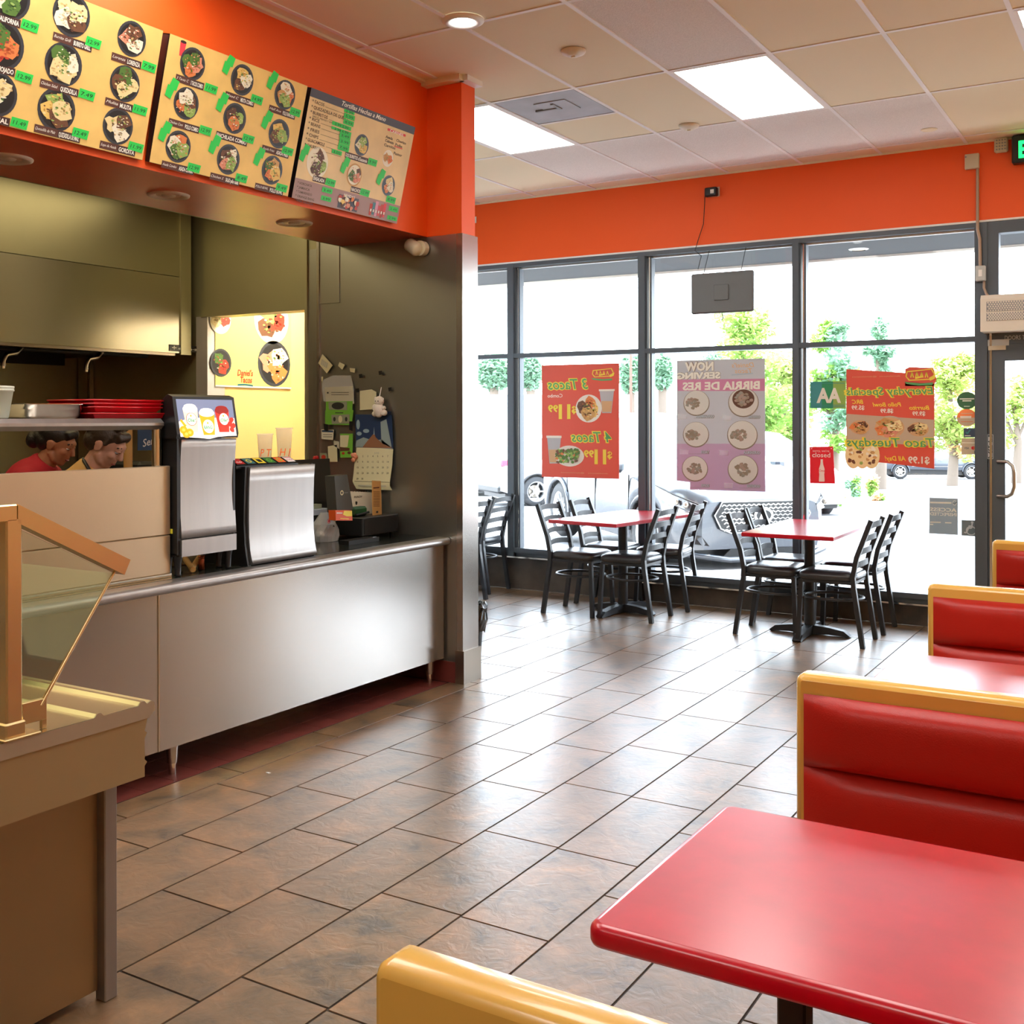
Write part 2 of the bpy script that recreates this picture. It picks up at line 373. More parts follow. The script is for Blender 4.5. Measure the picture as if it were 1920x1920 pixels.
# ---- floor: slabs of 12x24 tile laid in staggered columns, dark grout between
TX = [-3.7635 + .3133 * i for i in range(0, 15)]
OFF = {0: .35, 1: .180, 2: .327, 3: -.033, 4: .168, 5: -.303, 6: .31, 7: .05, 8: .42, 9: .2, 10: .5, 11: .1, 12: .36, 13: .0, 14: .25}
def tile_mat():
    m = bpy.data.materials.new('slate_tile'); m.use_nodes = True; t = m.node_tree; p = t.nodes['Principled BSDF']
    tx = t.nodes.new('ShaderNodeTexCoord'); at = t.nodes.new('ShaderNodeAttribute'); at.attribute_name = 'tile'
    ad = t.nodes.new('ShaderNodeVectorMath'); ad.operation = 'ADD'; t.links.new(tx.outputs['Object'], ad.inputs[0]); t.links.new(at.outputs['Vector'], ad.inputs[1])
    n1 = t.nodes.new('ShaderNodeTexNoise'); n1.inputs['Scale'].default_value = 4.6; n1.inputs['Detail'].default_value = 12; n1.inputs['Roughness'].default_value = .72; n1.inputs['Distortion'].default_value = .5
    rp = t.nodes.new('ShaderNodeValToRGB'); e = rp.color_ramp.elements
    e[0].position = .34; e[0].color = lin((62, 52, 46)) + (1,); e[1].position = .68; e[1].color = lin((166, 124, 84)) + (1,)
    q = e.new(.45); q.color = lin((114, 90, 64)) + (1,); q = e.new(.58); q.color = lin((140, 106, 74)) + (1,)
    t.links.new(ad.outputs[0], n1.inputs['Vector']); t.links.new(n1.outputs[0], rp.inputs[0])
    hs = t.nodes.new('ShaderNodeHueSaturation'); mr = t.nodes.new('ShaderNodeMapRange'); mr.inputs[1].default_value = 0; mr.inputs[2].default_value = 30; mr.inputs[3].default_value = .82; mr.inputs[4].default_value = 1.16
    sp = t.nodes.new('ShaderNodeSeparateXYZ'); t.links.new(at.outputs['Vector'], sp.inputs[0]); t.links.new(sp.outputs[2], mr.inputs[0]); t.links.new(mr.outputs[0], hs.inputs['Value'])
    t.links.new(rp.outputs[0], hs.inputs['Color']); t.links.new(hs.outputs[0], p.inputs['Base Color'])
    n2 = t.nodes.new('ShaderNodeTexNoise'); n2.inputs['Scale'].default_value = 18; n2.inputs['Detail'].default_value = 9; n2.inputs['Distortion'].default_value = 1.2
    b = t.nodes.new('ShaderNodeBump'); b.inputs['Strength'].default_value = .4; b.inputs['Distance'].default_value = .009
    t.links.new(ad.outputs[0], n2.inputs['Vector']); t.links.new(n2.outputs[0], b.inputs['Height']); t.links.new(b.outputs[0], p.inputs['Normal'])
    mr2 = t.nodes.new('ShaderNodeMapRange'); mr2.inputs[3].default_value = .3; mr2.inputs[4].default_value = .48; t.links.new(n1.outputs[0], mr2.inputs[0]); t.links.new(mr2.outputs[0], p.inputs['Roughness'])
    p.inputs['Specular IOR Level'].default_value = .9; p.inputs['Coat Weight'].default_value = .85; p.inputs['Coat Roughness'].default_value = .3; p.inputs['Coat IOR'].default_value = 1.6
    MT['slate_tile'] = m
tile_mat()
fl = MB().box(-8.2, XE + .1, YB - .1, YW + .02, -.12, -.004, 'grout'); floor = struct('floor', fl)
tm = MB(); rnd = random.Random(3); tv = []
def tile(x0, x1, y0, y1):
    g = .0035; n0 = len(tm.v); x0, x1, y0, y1 = x0 + g, x1 - g, y0 + g, y1 - g; b = .0006
    v = [(x0 + b, y0 + b, 0), (x1 - b, y0 + b, 0), (x1 - b, y1 - b, 0), (x0 + b, y1 - b, 0), (x0, y0, -.003), (x1, y0, -.003), (x1, y1, -.003), (x0, y1, -.003)]
    tm.add(v, [(0, 1, 2, 3), (4, 5, 1, 0), (5, 6, 2, 1), (6, 7, 3, 2), (7, 4, 0, 3)], 'slate_tile')
    r = (rnd.uniform(0, 20), rnd.uniform(0, 20), rnd.uniform(0, 30)); tv.extend([r] * 8)
cols = [(-3.612, -3.45, 0)] + [(TX[i], TX[i + 1], OFF[i]) for i in range(1, 14)]
for x0, x1, o in cols:
    o = {(-3.612): 2.827 % .6215, }.get(x0, o)
    y = o - .6215 * 7
    while y < YW:
        a, b = max(y, YB), min(y + .6215, 5.41 if x0 < -3.5 else YW)
        if b > a + .02: tile(x0, min(x1, XE), a, b)
        y += .6215
for i in range(0):   # alcove west of the column
    x0 = -3.45 - .3133 * (i + 1); y = 5.4 - (i % 3) * .2
    if i == 0: y = 5.30
    while y < YW:
        tile(x0 if i else -3.7635, x0 + .3133 if i else -3.45 , max(y, 5.42), min(y + .6215, YW)) if min(y + .6215, YW) > max(y, 5.42) + .02 and i else None
        y += .6215
y=0
for k in range(0):
    a = max(5.2, 5.313 + .6215 * (k - 1)); b = 5.313 + .6215 * k
    if k and b < YW + .6: tile(-3.7635, -3.45, max(a, 5.42), min(b, YW))
for i in range(8):   # alcove beyond the pillar
    xb = -3.45 - .3133 * i; y = (2.827 if i % 2 else 2.664) % .6215 - .1 * (i // 2)
    while y < YW:
        a, b = max(y, 5.41), min(y + .6215, YW)
        if b > a + .02: tile(xb - .3133, xb, a, b)
        y += .6215
ft = tm.build('floor_tiles', floor)
at = ft.data.attributes.new('tile', 'FLOAT_VECTOR', 'POINT'); at.data.foreach_set('vector', [c for r in tv for c in r])
q = MB()   # dark red quarry tile under and behind the counter
for i in range(26):
    for j in range(62):
        x1 = -3.614 - .155 * i; y0 = YB + .155 * j
        if y0 + .155 > 5.9 or x1 - .155 < -7.7: continue
        if y0 + .155 > 5.26 and x1 > -4.7: continue
        q.box(x1 - .152, x1, y0, y0 + .152, -.003, .001, 'quarry')
q.box(-7.9, -3.612, YB, 5.26, -.004, -.0005, 'quarry_grout').box(-7.9, -4.75, 5.26, 5.99, -.004, -.0005, 'quarry_grout')
q.build('quarry_floor', floor)
# ---- ceiling: lay-in panels on a white T-bar grid
GX = [-3.662 + .5975 * i for i in range(-4, 8)]; GY = [4.575 + 1.2135 * i for i in range(-7, 4)]
cl = struct('ceiling', MB().box(-8.2, XE + .1, YB - .1, YW + .1, ZC + .012, ZC + .2, 'ceil_tan'))
LIT = {(3, 8), (6, 8), (9, 8), (6, 5), (8, 5), (8, 2), (6, 2), (10, 5), (4, 5), (4, 4)}   # troffer cells (x, y index), last two added to brighten the menu wall
WHT = {(6, 7), (6, 9), (7, 9), (4, 9), (3, 9), (5, 9)}
pan = MB(); bar = MB()
for i in range(len(GX) - 1):
    for j in range(len(GY)):
        x0, x1 = GX[i], min(GX[i + 1], XE); y0 = GY[j]; y1 = GY[j + 1] if j + 1 < len(GY) else YW
        if (i, j) in LIT or x0 > XE or x1 < x0: continue
        if x1 <= XM and y0 < 5.2: continue
        if (i, j) == (4, 8): y0 = GY[j] + .6      # half a cell is taken by the air vent
        pan.box(x0 + .01, x1 - .01, y0 + .01, y1 - .01, ZC + .002, ZC + .012, 'ceil_white' if (i, j) in WHT else 'ceil_tan')
for x in GX:
    if x <= XE: bar.box(x - .012, x + .012, YB if x > XM else 5.3, YW, ZC - .004, ZC + .006, 'tbar')
for y in GY: bar.box(XM if y < 5.2 else -5.7, XE, y - .012, y + .012, ZC - .003, ZC + .007, 'tbar')
bar.box(GX[4], GX[5], GY[8] + .6 - .012, GY[8] + .6 + .012, ZC - .003, ZC + .007, 'tbar')
pan.build('ceiling_panels', cl); bar.build('grid_bars', cl)
b = MB().box(XM, XM + .03, YB, 5.26, ZC - .012, ZC + .004, 'ceil_tan').box(-5.7, XE, YW - .03, YW, ZC - .012, ZC + .004, 'ceil_tan').box(XM, -3.5, 5.2, 5.262, ZC - .03, ZC + .004, 'ceil_tan').box(-3.53, -3.47, 5.24, 5.4, ZC - .03, ZC + .004, 'tbar')
b.build('edge_angle', cl)
# ---- walls
struct('wall_menu', MB().box(-3.9, XM, YB, 5.4, ZS, ZC, 'orange_wall').box(-4.42, -3.901, YB, 5.255, ZS - .001, ZS + .02, 'orange_soffit').box(-3.901, XM - .001, YB, 5.255, ZS - .001, ZS - .0002, 'orange_soffit').box(-4.44, -4.42, YB, 5.26, ZS, ZC, 'green_steel'))
struct('wall_pillar_top', MB().box(-3.77, -3.525, 5.26, 5.40, ZS, ZC, 'orange_wall'))
struct('wall_front', MB().box(-5.9, XE, YW - .02, YW + .2, 2.95, ZC + .02, 'orange_wall').box(-5.9, XE, YW - .024, YW + .1, 2.936, 2.95, 'white'))
struct('wall_low', MB().box(-5.9, -3.82, YW, YW + .14, 0, .285, 'brown_tile').box(-3.82, -1.2, YW, YW + .14, 0, .155, 'brown_tile').box(.2, XE, YW, YW + .14, 0, .155, 'brown_tile'))
struct('wall_right', MB().box(XE, XE + .15, YB, YW + .2, 0, ZC, 'cream_wall'))
struct('wall_back', MB().box(-8.2, XE, YB - .15, YB, 0, ZC, 'tan_wall'))
struct('wall_alcove', MB().box(-5.85, -5.7, 7.4, YW, 0, ZC, 'white').box(-5.85, -4.95, 7.32, 7.4, 0, ZC, 'white').box(-5.03, -4.95, 6.12, 7.32, 0, ZC, 'white').box(-4.78, -4.7, 5.41, 6.12, 0, ZC, 'white').box(-4.95, -4.7, 6.12, 6.16, 0, ZC, 'white'))
# kitchen shell
ek = MB().box(-4.70, -3.56, 5.262, 5.40, .12, ZS, 'steel_wall').box(-4.7, -3.56, 5.262, 5.4, ZS, ZC, 'green_steel').box(-4.72, -4.70, 5.25, 5.42, .12, 3.2, 'green_steel')
ek.box(-4.62, -4.60, 5.25, 5.262, .9, 3.2, 'steel'); ek.box(-4.6, -4.44, 5.257, 5.262, 2.26, 2.9, 'steel_wall')
struct('wall_kitchen_end', ek)
struct('wall_kitchen_side', MB().box(-7.9, -6.38, 6.0, 6.12, 0, 3.3, 'green_steel').box(-5.36, -4.7, 6.0, 6.12, 0, 3.3, 'green_steel').box(-6.38, -5.36, 6.0, 6.12, 2.325, 3.3, 'green_steel').box(-5.36, -5.3, 5.98, 6.0, 0, 2.36, 'green_steel').box(-6.44, -5.3, 5.98, 6.0, 2.325, 2.375, 'green_steel'))
struct('wall_kitchen_back', MB().box(-8.05, -7.9, YB, 6.12, 0, 3.3, 'green_steel'))
struct('wall_store', MB().box(-6.5, -6.38, 6.17, YW, 0, 3.3, 'yellow_wall').box(-6.5, -5.85, YW - .1, YW, 0, 3.3, 'yellow_wall').box(-5.95, -5.85, 7.25, YW, 0, 3.3, 'yellow_wall').box(-5.95, -5.03, 7.25, 7.32, 0, 3.3, 'offwhite').box(-5.1, -5.03, 6.12, 7.25, 0, 3.3, 'offwhite'))
sbox('trim_1', -6.5, -6.376, 5.99, 6.17, 0, 2.33, 'steel_jamb')
struct('ceiling_kitchen', MB().box(-8.05, -4.44, YB, 6.12, 3.2, 3.3, 'cream_wall').box(-6.5, -5.85, 6.12, YW, 3.2, 3.3, 'cream_wall').box(-5.85, -5.03, 6.12, 7.3, 3.2, 3.3, 'cream_wall'))
# stainless column at the end of the counter opening, with a stepped foot
pc = MB().box(-3.56, -3.518, 5.255, 5.42, .19, ZS, 'steel').box(-3.63, -3.56, 5.255, 5.262, .12, ZS, 'steel_wall')
pc.box(-3.565, -3.505, 5.245, 5.43, 0, .19, 'steel_dark').box(-4.7, -3.565, 5.25, 5.262, 0, .12, 'quarry')
struct('wall_pillar', pc)
# ---- window wall
WX = [(-5.9, -5.13), (-5.03, -3.835), (-3.78, -2.505), (-2.46, -1.205)]
wf = MB(); D0, D1 = YW - .02, YW + .08
for x0, x1, sill in ((-5.9, -5.08, .285), (-5.08, -3.815, .285), (-3.815, -2.495, .155), (-2.495, -1.2, .155)):
    wf.box(x0, x1, D0, D1, sill + .045, sill + .085, 'frame_dark').box(x0, x1, D0 - .03, D1, sill, sill + .012, 'steel_polish').box(x0, x1, D0 + .02, D1 - .02, sill + .012, sill + .045, 'frame_dark')
    wf.box(x0, x1, D0, D1, 2.083, 2.122, 'frame_dark').box(x0, x1, D0, D1, 2.9, 2.938, 'frame_dark').box(x0, x1, D0 + .05, D1 - .02, 2.885, 2.9, 'white')
for x0, x1, z0 in ((-5.155, -5.09, .285), (-3.862, -3.80, .155), (-2.545, -2.495, .155), (-1.22, -1.165, 0)):
    wf.box(x0, x1, D0 - .003, D1 + .003, z0 + .001, 2.9365, 'frame_dark')
    wf.box(x1, x1 + .012, D0 + .02, D1, z0, 2.9, 'frame_dark').box(x1 + .022, x1 + .034, D0 + .04, D1, z0, 2.9, 'steel_polish').box(x1 + .034, x1 + .05, D0 + .03, D1, z0, 2.9, 'frame_dark')
struct('window_1', wf)
for n, (x0, x1, z0) in enumerate(((-5.9, -5.13, .33), (-5.05, -3.86, .33), (-3.77, -2.54, .2), (-2.45, -1.22, .2))):
    g = MB()
    for a, b in ((z0, 2.085), (2.12, 2.9)): g.add([(x0, YW + .03, a), (x1, YW + .03, a), (x1, YW + .03, b), (x0, YW + .03, b)], [(0, 1, 2, 3)], 'glass')
    struct('window_%d' % (n + 2), g)
g = MB().add([(-1.03, YW + .03, 2.37), (-.1, YW + .03, 2.37), (-.1, YW + .03, 2.86), (-1.03, YW + .03, 2.86)], [(0, 1, 2, 3)], 'glass').add([(.05, YW + .03, .2), (XE, YW + .03, .2), (XE, YW + .03, 2.9), (.05, YW + .03, 2.9)], [(0, 1, 2, 3)], 'glass')
struct('window_6', g)
# ---- glass door with frame, header and transom light
df = MB()
df.box(-1.164, -1.135, D0 - .01, D1, 0, 2.935, 'frame_dark').box(-1.135, -1.06, D0, D1, 2.12, 2.935, 'frame_dark').box(-1.06, -.08, D0 + .001, D1, 2.85, 2.935, 'frame_dark').box(-1.134, -.081, D0 + .001, D1 - .001, 2.061, 2.119, 'frame_dark').box(-1.059, -.081, D0 + .001, D1 - .001, 2.119, 2.37, 'frame_dark').box(-.08, .05, D0, D1, 0, 2.94, 'frame_dark')
df.box(-1.12, -1.105, D0 - .012, D0, 0, 2.3, 'steel_polish')
struct('door_1', df)
dl = MB().box(-1.13, -1.02, D0 - .005, D0 + .045, .02, 2.06, 'frame_dark').box(-.2, -.09, D0 - .005, D0 + .045, .02, 2.06, 'frame_dark').box(-1.02, -.2, D0 - .005, D0 + .045, 1.94, 2.06, 'frame_dark').box(-1.02, -.2, D0 - .005, D0 + .045, .02, .26, 'frame_dark')
dl.add([(-1.02, D0 + .02, .26), (-.2, D0 + .02, .26), (-.2, D0 + .02, 1.94), (-1.02, D0 + .02, 1.94)], [(0, 1, 2, 3)], 'glass')
dlo = struct('door_2', dl)
h0 = ony(1875, 865, D0); h1 = ony(1875, 930, D0)
MB().tube([(-1.07, D0 - .004, h0.z), (-1.0, D0 - .03, h0.z + .0), (-.965, D0 - .06, h0.z - .03), (-.955, D0 - .06, h0.z - .08), (-.955, D0 - .06, h1.z + .07), (-.97, D0 - .06, h1.z + .02), (-1.0, D0 - .04, h1.z), (-1.07, D0 - .004, h1.z)], .014, 'steel_dark', 10).build('door_handle', dlo)
# ================================================================== LAMPS AND CEILING FITTINGS
for k, (i, j) in enumerate(sorted(LIT)):
    x0, x1, y0, y1 = GX[i], GX[i + 1], GY[j], GY[j + 1]; x1 = min(x1, XE)
    seen = {(3, 8): 'lit ceiling panel light partly hidden by the orange pillar', (6, 8): 'lit ceiling panel light beside the grey air vent', (9, 8): 'lit ceiling panel light cut off at the top corner near the exit sign'}
    t = thing('ceiling_light', ((x0 + x1) / 2, (y0 + y1) / 2, ZC), seen.get((i, j), 'lit ceiling panel light, out of view over the back of the dining room'), 'ceiling light', 'ceiling panel lights')
    fr = MB(); a = .03
    fr.box(x0 + .012, x0 + a, y0 + .012, y1 - .012, ZC - .004, ZC + .01, 'white').box(x1 - a, x1 - .012, y0 + .012, y1 - .012, ZC - .004, ZC + .01, 'white').box(x0 + a, x1 - a, y0 + .012, y0 + a, ZC - .004, ZC + .01, 'white').box(x0 + a, x1 - a, y1 - a, y1 - .012, ZC - .004, ZC + .01, 'white')
    fr.build('frame', t); MB().box(x0 + a, x1 - a, y0 + a, y1 - a, ZC - .001, ZC + .006, 'lamp').build('diffuser', t)
x0, x1, y0, y1 = GX[4] + .02, GX[5] - .02, GY[8] + .02, GY[8] + .58
t = thing('air_vent', ((x0 + x1) / 2, (y0 + y1) / 2, ZC), 'square grey metal air vent in the ceiling grid', 'air vent')
MB().box(x0, x1, y0, y1, ZC - .001, ZC + .008, 'vent_grey').build('panel', t)
v = MB()
v.box(x0 + .2, x0 + .42, y0 + .14, y0 + .36, ZC - .006, ZC - .0015, 'vent_grey').box(x0 + .14, x0 + .3, y0 + .27, y0 + .29, ZC - .012, ZC - .001, 'grey').box(x0 + .3, x0 + .32, y0 + .18, y0 + .3, ZC - .012, ZC - .001, 'grey')
v.build('diverter', t)
for k in range(4):   # kitchen lighting above the cook line
    t = thing('kitchen_light', (-5.6, .6 + 1.45 * k, 3.2), 'long warm ceiling light fixture above the kitchen, hidden behind the menu wall', 'ceiling light', 'kitchen ceiling lights')
    MB().box(-6.2, -5.0, .1 + 1.45 * k, 1.2 + 1.45 * k, 3.16, 3.199, 'white').build('housing', t); MB().box(-6.17, -5.03, .13 + 1.45 * k, 1.17 + 1.45 * k, 3.15, 3.161, 'lamp_k').build('diffuser', t)
t = thing('kitchen_light', (-5.45, 6.7, 3.2), 'warm ceiling light fixture in the yellow back room', 'ceiling light', 'kitchen ceiling lights')
MB().box(-5.9, -5.2, 6.4, 7.0, 3.14, 3.199, 'white').build('housing', t); MB().box(-5.88, -5.22, 6.42, 6.98, 3.13, 3.141, 'lamp_s').build('diffuser', t)
lab = ['recessed can light under the menu soffit below the first menu board', 'recessed can light under the menu soffit below the middle menu board', 'recessed can light under the menu soffit below the tortilla menu board']
for k, (px, py) in enumerate(((14, 296), (316, 365), (552, 417))):
    p = onz(px, py, ZS); t = thing('recessed_light', (p.x, p.y, ZS), lab[k], 'recessed light', 'can lights in the menu soffit')
    MB().lathe([(.055, .004), (.06, -.004), (.085, -.012), (.098, -.008), (.1, 0)], (p.x, p.y, ZS), 'offwhite', 32).build('trim_ring', t)
    MB().cyl((p.x, p.y, ZS - .004), .057, .004, 'lamp_off').build('lens', t); MB().lathe([(.0, -.01), (.03, -.009), (.036, -.002)], (p.x, p.y, ZS), 'offwhite').build('bulb', t)
p = onz(868, 38, ZC); t = thing('recessed_light', (p.x, p.y, ZC), 'round eyeball downlight in the dining ceiling above the orange pillar', 'recessed light')
MB().lathe([(.06, -.006), (.065, -.012), (.085, -.018), (.105, -.006), (.107, 0)], (p.x, p.y, ZC), 'white', 32).build('trim_ring', t)
MB().ell((p.x, p.y, ZC - .002), (.058, .058, .025), 'lamp').build('bulb', t)
for k, (px, py) in enumerate(((1075, 95), (1292, 235))):
    p = onz(px, py, ZC); t = thing('smoke_detector', (p.x, p.y, ZC), ['round cream ceiling detector on the tan panel near the downlight', 'round cream ceiling detector beside the lit panel light near the windows'][k], 'smoke detector')
    MB().lathe([(0, -.03), (.03, -.03), (.04, -.022), (.062, -.016), (.068, -.006), (.068, 0)], (p.x, p.y, ZC), 'offwhite', 28).build('cover', t); MB().box(p.x - .012, p.x + .012, p.y - .004, p.y + .004, ZC - .036, ZC - .029, 'ceil_tan').build('sensor', t)
p = onz(1742, 243, ZC)
tagit(MB().lathe([(0, -.004), (.05, -.004), (.055, 0)], (p.x, p.y, ZC), 'ceil_tan').build('sprinkler_cover'), 'flat round sprinkler cover in the ceiling near the window wall', 'sprinkler cover')
# ================================================================== COUNTER LINE
XC = -3.64
t = thing('service_counter', (-4.05, 2.4, 0), 'long stainless steel service counter with a rounded front edge', 'counter')
m = MB()
m.box(XC - .02, XC, 3.15, 5.235, .14, .802, 'steel'); m.build('front_panel', t)
MB().box(XC - .02, XC - .002, YB + .1, 3.144, .14, .802, 'steel').build('front_panel', t)
MB().box(XC - .012, XC + .002, 3.144, 3.15, .14, .8, 'steel_polish').build('seam_strip', t)
prof = []
for i in range(9):
    a = -math.pi / 2 + math.pi * i / 8; prof.append((-3.622 + .022 * math.cos(a), .823 + .022 * math.sin(a)))
P = [(x, YB + .1, z) for x, z in prof] + [(-3.70, YB + .1, .845), (-3.70, YB + .1, .801)]
MB().prism(P, (0, 5.25 - YB - .1, 0), 'steel_h', True).build('rolled_edge', t)
MB().box(-4.45, -3.70, YB + .1, 5.248, .80, .846, 'counter_top').build('countertop', t)
for y in (.2, 3.28, 5.19):
    MB().cyl((-3.71, y, .05), .022, .1, 'steel', r2=.028).cyl((-3.71, y, 0), .016, .06, 'steel_polish').build('leg', t)
    MB().cyl((-4.38, y, 0), .02, .8, 'steel').build('leg', t)
MB().box(-4.4, -3.75, YB + .2, 5.1, .14, .16, 'steel_dark').build('undershelf', t)
# upright screen panel standing on the counter and the pass shelf over it
t = thing('counter_screen', (-3.76, 1.6, .846), 'tall stainless steel screen panel standing on the service counter below the pass shelf', 'screen panel')
MB().box(-3.775, -3.75, -.6, 3.308, 1.032, 1.332, 'steel_scr', .003).build('panel', t)
MB().box(-3.775, -3.75, -.6, 3.308, .862, 1.029, 'steel_scr', .003).build('panel', t)
MB().box(-3.8, -3.742, -.6, 3.308, .847, .862, 'steel_polish').build('weld_strip', t)
MB().box(-3.765, -3.745, 3.309, 3.322, 1.035, 1.055, 'tape_y').build('clip', t)
t = thing('pass_shelf', (-3.9, 1.6, .846), 'stainless pass shelf with a rounded rim, holding the pan and red trays', 'shelf')
MB().box(-4.1, -3.765, -.6, 3.302, 1.49, 1.538, 'steel_h', .018).build('shelf_board', t)
for y in (0, 1.7, 3.275):
    MB().cyl((-3.80, y, .848), .02, .645, 'steel_polish').build('post', t)
    if y < 3: MB().cyl((-4.05, y, .848), .02, .645, 'steel_polish').build('post', t)
# things on the shelf
def onshelf(px): return onx(px, 785, -3.86).y
zt = 1.5385
tr = MB()
def tray(mb, y0, y1, z, x0=-4.08, x1=-3.8):
    mb.prism([(x0, y0 + .02, z), (x1, y0 + .02, z), (x1, y1 - .02, z), (x0, y1 - .02, z)], (0, 0, .004), 'red_tray')
    o = [(x0, y0 + .02, z), (x1, y0 + .02, z), (x1, y1 - .02, z), (x0, y1 - .02, z)]; u = [(x0 - .0, y0, z + .02), (x1 + .015, y0, z + .02), (x1 + .015, y1, z + .02), (x0 - .0, y1, z + .02)]
    mb.add(o + u, [(0, 1, 5, 4), (1, 2, 6, 5), (2, 3, 7, 6), (3, 0, 4, 7)], 'red_tray')
    mb.tube([(q[0], q[1], q[2]) for q in u], .0035, 'red_tray', 6, True)
labs = ['red plastic serving tray at the bottom of the stack on the pass shelf', 'red plastic serving tray second from the bottom on the pass shelf', 'red plastic serving tray second from the top on the pass shelf', 'red plastic serving tray on top of the stack on the pass shelf']
for k, (dz, a, b) in enumerate(((0, 152, 300), (.026, 154, 282), (.041, 153, 283), (.056, 152, 284))):
    mb = MB(); tray(mb, onshelf(a), onshelf(b), zt + .001 + dz); tagit(mb.build('serving_tray'), labs[k], 'tray', 'red trays on the pass shelf')
y0, y1 = onshelf(40), onshelf(150); mb = MB()
def pan(mb, x0, x1, y0, y1, z, h, m, lip=.014):
    R = lambda a, b, c, d, r, zz: [(a + r * (1 - math.cos(q)) if 0 else 0, 0, 0) for q in (0,)]
    def rr(x0, x1, y0, y1, r, z):
        o = []
        for cx, cy, s in ((x1 - r, y0 + r, -90), (x1 - r, y1 - r, 0), (x0 + r, y1 - r, 90), (x0 + r, y0 + r, 180)):
            for i in range(6): a = math.radians(s + 18 * i); o.append((cx + r * math.cos(a), cy + r * math.sin(a), z))
        return o
    L = [rr(x0 + .02, x1 - .02, y0 + .02, y1 - .02, .03, z), rr(x0 + .01, x1 - .01, y0 + .01, y1 - .01, .035, z + .01), rr(x0 + .005, x1 - .005, y0 + .005, y1 - .005, .035, z + h * .62), rr(x0, x1, y0, y1, .04, z + h * .66), rr(x0, x1, y0, y1, .04, z + h), rr(x0 - lip, x1 + lip, y0 - lip, y1 + lip, .045, z + h + .001), rr(x0 + .01, x1 - .01, y0 + .01, y1 - .01, .035, z + h - .004), rr(x0 + .02, x1 - .02, y0 + .02, y1 - .02, .03, z + .004)]
    v = [p for r in L for p in r]; n = 24
    mb.add(v, [(k * n + i, k * n + (i + 1) % n, (k + 1) * n + (i + 1) % n, (k + 1) * n + i) for k in range(len(L) - 1) for i in range(n)], m, True)
    mb.add(v, [list(range(n))[::-1], list(range(7 * n, 8 * n))], m)
pan(mb, -4.06, -3.815, y0, y1, zt, .058, 'steel_polish', .012)
tagit(mb.build('steam_pan'), 'shallow stainless steam table pan on the pass shelf beside the red trays', 'pan')
y1 = onshelf(30); mb = MB()
mb.lathe([(0, 0), (.075, 0), (.08, .004), (.096, .105), (.1, .106), (.1, .112), (.097, .114), (.1, .118), (.1, .125), (.092, .126), (.076, .006), (0, .006)], (-3.90, y1 - .10, zt), 'tub', 32)
tagit(mb.build('food_tub'), 'white plastic food tub with a ribbed rim at the left end of the pass shelf', 'tub')
# hanging utensil, dark machine and blue sign seen through the gap under the shelf
# ---- the two drink machines
t = thing('juice_dispenser', (-3.9, 3.48, .846), 'tall steel bubbler juice dispenser with a lit drink picture on top', 'drink dispenser')
F = -3.705; y0, y1 = 3.315, 3.66
for y in (3.335, 3.632):
    for x in (F - .03, F - .09): MB().lathe([(.011, 0), (.016, .002), (.013, .01), (.016, .06), (.022, .086)], (x, y, .847), 'plastic_black', 14).build('leg', t)
MB().box(F - .11, F - .012, y0, y0 + .02, .94, 1.45, 'plastic_black').box(F - .11, F - .012, y1 - .012, y1, .94, 1.44, 'plastic_black').box(F - .11, F - .10, y0, y1, .94, 1.45, 'plastic_black').box(F - .11, F - .02, y0, y1, .932, .945, 'plastic_black').build('body', t)
mb = MB(); P = []
for i in range(13):
    z = 1.012 + (1.447 - 1.012) * i / 12; P.append((F - .012 * math.sin(math.pi * i / 12) - .004, z))
mb.prism([(x, y0 + .02, z) for x, z in P] + [(F - .05, y0 + .02, 1.447), (F - .05, y0 + .02, 1.012)], (0, y1 - y0 - .02, 0), 'steel_h', True); mb.build('front_door', t)
MB().box(F - .04, F - .002, y0 + .018, y1 - .002, .932, 1.006, 'steel_h').box(F - .04, F - .02, y0 + .03, y1 - .01, 1.0, 1.013, 'black').build('drip_panel', t)
hd = MB().prism([(F - .11, y0 - .01, 1.45), (F - .005, y0 - .01, 1.45), (F + .0, y0 - .01, 1.47), (F - .03, y0 - .01, 1.635), (F - .06, y0 - .01, 1.645), (F - .10, y0 - .01, 1.62)], (0, y1 - y0 + .02, 0), 'plastic_black').build('sign_box', t)
S = Sheet((F + .001, y0 + .008, 1.458), (0, 1, 0), (-.03, 0, .165)); W, H = y1 - y0 - .012, .168
S.rect(0, 0, W, H, .0015, 's_sky'); S.blob(W * .5, .02, W * .45, .03, .0018, 's_white', random.Random(1), 16, .15); S.poly([(0, 0), (W, 0), (W, H * .5), (W * .9, H * .42), (W * .78, H * .5), (W * .2, H * .5), (0, H * .4)], .0017, 's_white')
def cup(u, v, w, h, m, foam, nn):
    S.poly([(u - w * .36, v), (u + w * .36, v), (u + w / 2, v + h * .8), (u - w / 2, v + h * .8)], nn, m); S.ell(u, v + h * .8, w * .5, h * .14, nn + .0002, foam); S.ell(u, v + h * .88, w * .42, h * .1, nn + .0003, foam)
cup(W * .22, .02, .085, .13, 's_cream', 's_white', .002); cup(W * .78, .018, .085, .125, 's_red', 's_dred', .002); cup(W * .5, .006, .092, .125, 's_orange', 's_white', .0026)
